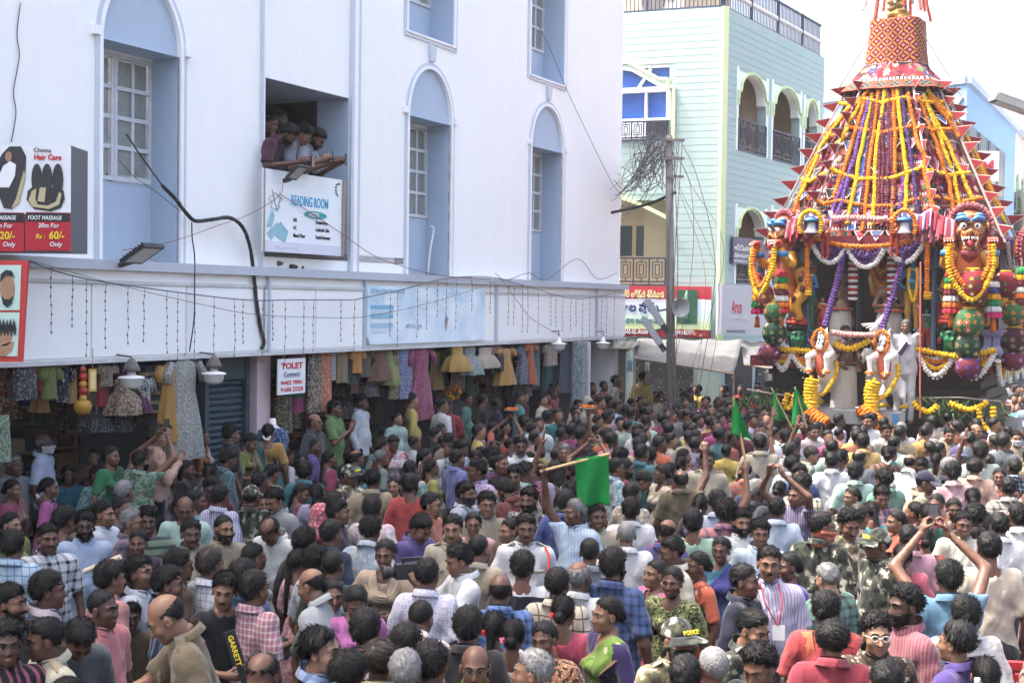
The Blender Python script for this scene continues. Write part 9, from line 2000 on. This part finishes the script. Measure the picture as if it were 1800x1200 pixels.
def rand_person(x, y):
 px, py = project((x, y, 1.6+zg(y))); d = Vector((CH0.x-x, CH0.y-2-y)); yaw = math.degrees(atan2(d.x, -d.y)); r = rg.random()
 yaw += rg.gauss(0, 24)
 if r < .10: yaw = rg.gauss(0, 40)
 elif r < .2: yaw += rg.choice((-70, 70))
 n = (Vector((x, y, 0))-F0).dot(NS); fem = rg.random() < (.55 if n < 3.2 and y > 10 else .25); base = STEP if n < .55 and y < 28 else zg(y)
 for tries in range(60):
  cn, ch_ = rg.choice(NAMED); c2n, c2 = rg.choice(NAMED)
  pat = rg.choice(['plain', 'plain', 'plain', 'check', 'stripe', 'print', 'dots', 'line']); pw = {'plain': '', 'check': 'checked ', 'stripe': 'striped ', 'print': 'printed ', 'dots': 'dotted ', 'line': 'windowpane '}[pat]
  spec = f'plain:{ch_}' if pat == 'plain' else f'{pat}:{ch_}:{c2}'
  lm = min(LM, key=lambda l: (l[1]-px)**2+(1.6*(l[2]-py))**2)[0]
  gar = rg.choice(['saree', 'saree', 'kurta']) if fem else rg.choice(['shirt', 'shirt', 'shirt', 'T-shirt'])
  lab = f'person in {cn} {pw}{gar} {fac_word(yaw)}, {lm}'
  if lab not in used: break
 used.add(lab)
 skin = rg.choice([0, 0, 1, 1, 2, 3, 4]); hy = rg.choice([0, 0, 0, 30, -30])
 k = dict(label=lab, skin=skin, hy=hy, hp=rg.choice([0, 0, 15]))
 pose = 'down'
 if rg.random() < .16 and y > 12.5: pose = rg.choice(['pray', 'phone', 'wave', 'photo', 'chest'] if not fem else ['pray', 'pray', 'phone', 'chest'])
 k['pose'] = pose
 if pose != 'down': k['hy'] = k['hp'] = 0
 if fem:
  ex = [JAS] if rg.random() < .3 else []
  if gar == 'saree': k.update(W(spec, 'plain:'+c2, hair=rg.choice(['bun', 'bun', 'braid', 'tail']), ex=ex))
  else: k.update(KU(spec, 'plain:'+c2 if rg.random() < .6 else None, hair=rg.choice(['braid', 'tail', 'bun']), ex=ex))
 else: k.update(top=spec, kind='tee' if gar == 'T-shirt' else rg.choice(['short', 'short', 'long']), hair=rg.choice(HM_M), face=rg.choice(['none', 'none', 'mous', 'beard']), hcol=rg.choice(['black']*6+['grey', 'brown']), ex=[G_] if rg.random() < .12 else [])
 sc_ = rg.uniform(.95, 1.05)*(1 if not fem else .93)
 return (x, y, base), yaw, sc_, k
def vis(p): return p[1]+ (8 if abs(project((p[0], p[1], 1.6))[0]-900) > 900 else 0)+(6 if project((p[0], p[1], 1.6))[1] > 1215 else 0)
fill.sort(key=vis)
for x, y in fill[:N_IND]:
 loc, yaw, sc_, k = rand_person(x, y); P = person(loc, yaw, scale=sc_, **k); ALLP.append(P)
LOWH = [surface_nets(lambda P, f=f: head_sdf(P, f), (-.11, -.135, -.2), (.11, .14, .14), .021) for f in (0, 1)]
LOWHAIR = {}
def low_hair(kd):
 if kd not in LOWHAIR:
  V, F = hair_shell(kd, .022); LOWHAIR[kd] = (V, F)
 return LOWHAIR[kd]
def low_shirt(pose):
 return surface_nets(lambda P: np.maximum(smin(torso(P, 0, .016), arms(P, pose, .014, 'long'), .03)+folds(P), .6-P[:, 2]), (-.42, -.42, .55), (.42, .3, 2.05), .058)
LS = {p_: low_shirt(p_) for p_ in ('down',)}
cm = [cloth('plain:'+h) for _, h in NAMED]; sm_ = [skin_mat(i) for i in range(5)]; parts = []
for x, y in fill[N_IND:]:
 loc, yaw, sc_, k = rand_person(x, y); a = radians(yaw); T = np.array(loc); p_ = k['pose'] if k['pose'] in LS else 'down'
 def xf(V): return rotz(V*sc_, a)+T
 v, f = LS[p_]; parts.append((xf(v), f, 6+rg.randrange(len(cm)))); v, f = LOWH[1 if k.get('sex') == 'f' else 0]; parts.append((xf(head_xf(v, radians(k['hy']), 0)), f, 1+k['skin']))
 v, f = low_hair('fem' if k.get('sex') == 'f' else rg.choice(['short', 'thick', 'curly'])); parts.append((xf(head_xf(v, radians(k['hy']), 0)), f, 0))
if parts:
 V, F, M_ = joinm(parts); o = objm('crowd', mesh_q('crowd', V, F, [M_HAIR]+sm_+cm, M_)); tag(o, 'dense far crowd packed round the chariot and down the street', 'crowd', kind='stuff')
q = MB(); rr = random.Random(12)
for j in range(650):
 p = at_y(rr.gauss(1190, 85), rr.uniform(585, 745), rr.uniform(19, 25)); s_ = rr.uniform(.004, .011); d = Vector((rr.uniform(-1, 1), rr.uniform(-1, 1), rr.uniform(-1, 1)))*s_; e = Vector((rr.uniform(-1, 1), rr.uniform(-1, 1), rr.uniform(-1, 1)))*s_
 q.add([p+d, p-d, p+e, p-e+d*.5], [(0, 2, 1), (0, 1, 3), (0, 3, 2), (1, 2, 3)])
o = q.build('petals', mat('petal_white', (.8, .8, .78), .6, 0)); tag(o, 'white petals and water drops flying over the crowd by the pole', 'petals', kind='stuff')
convert_texts()
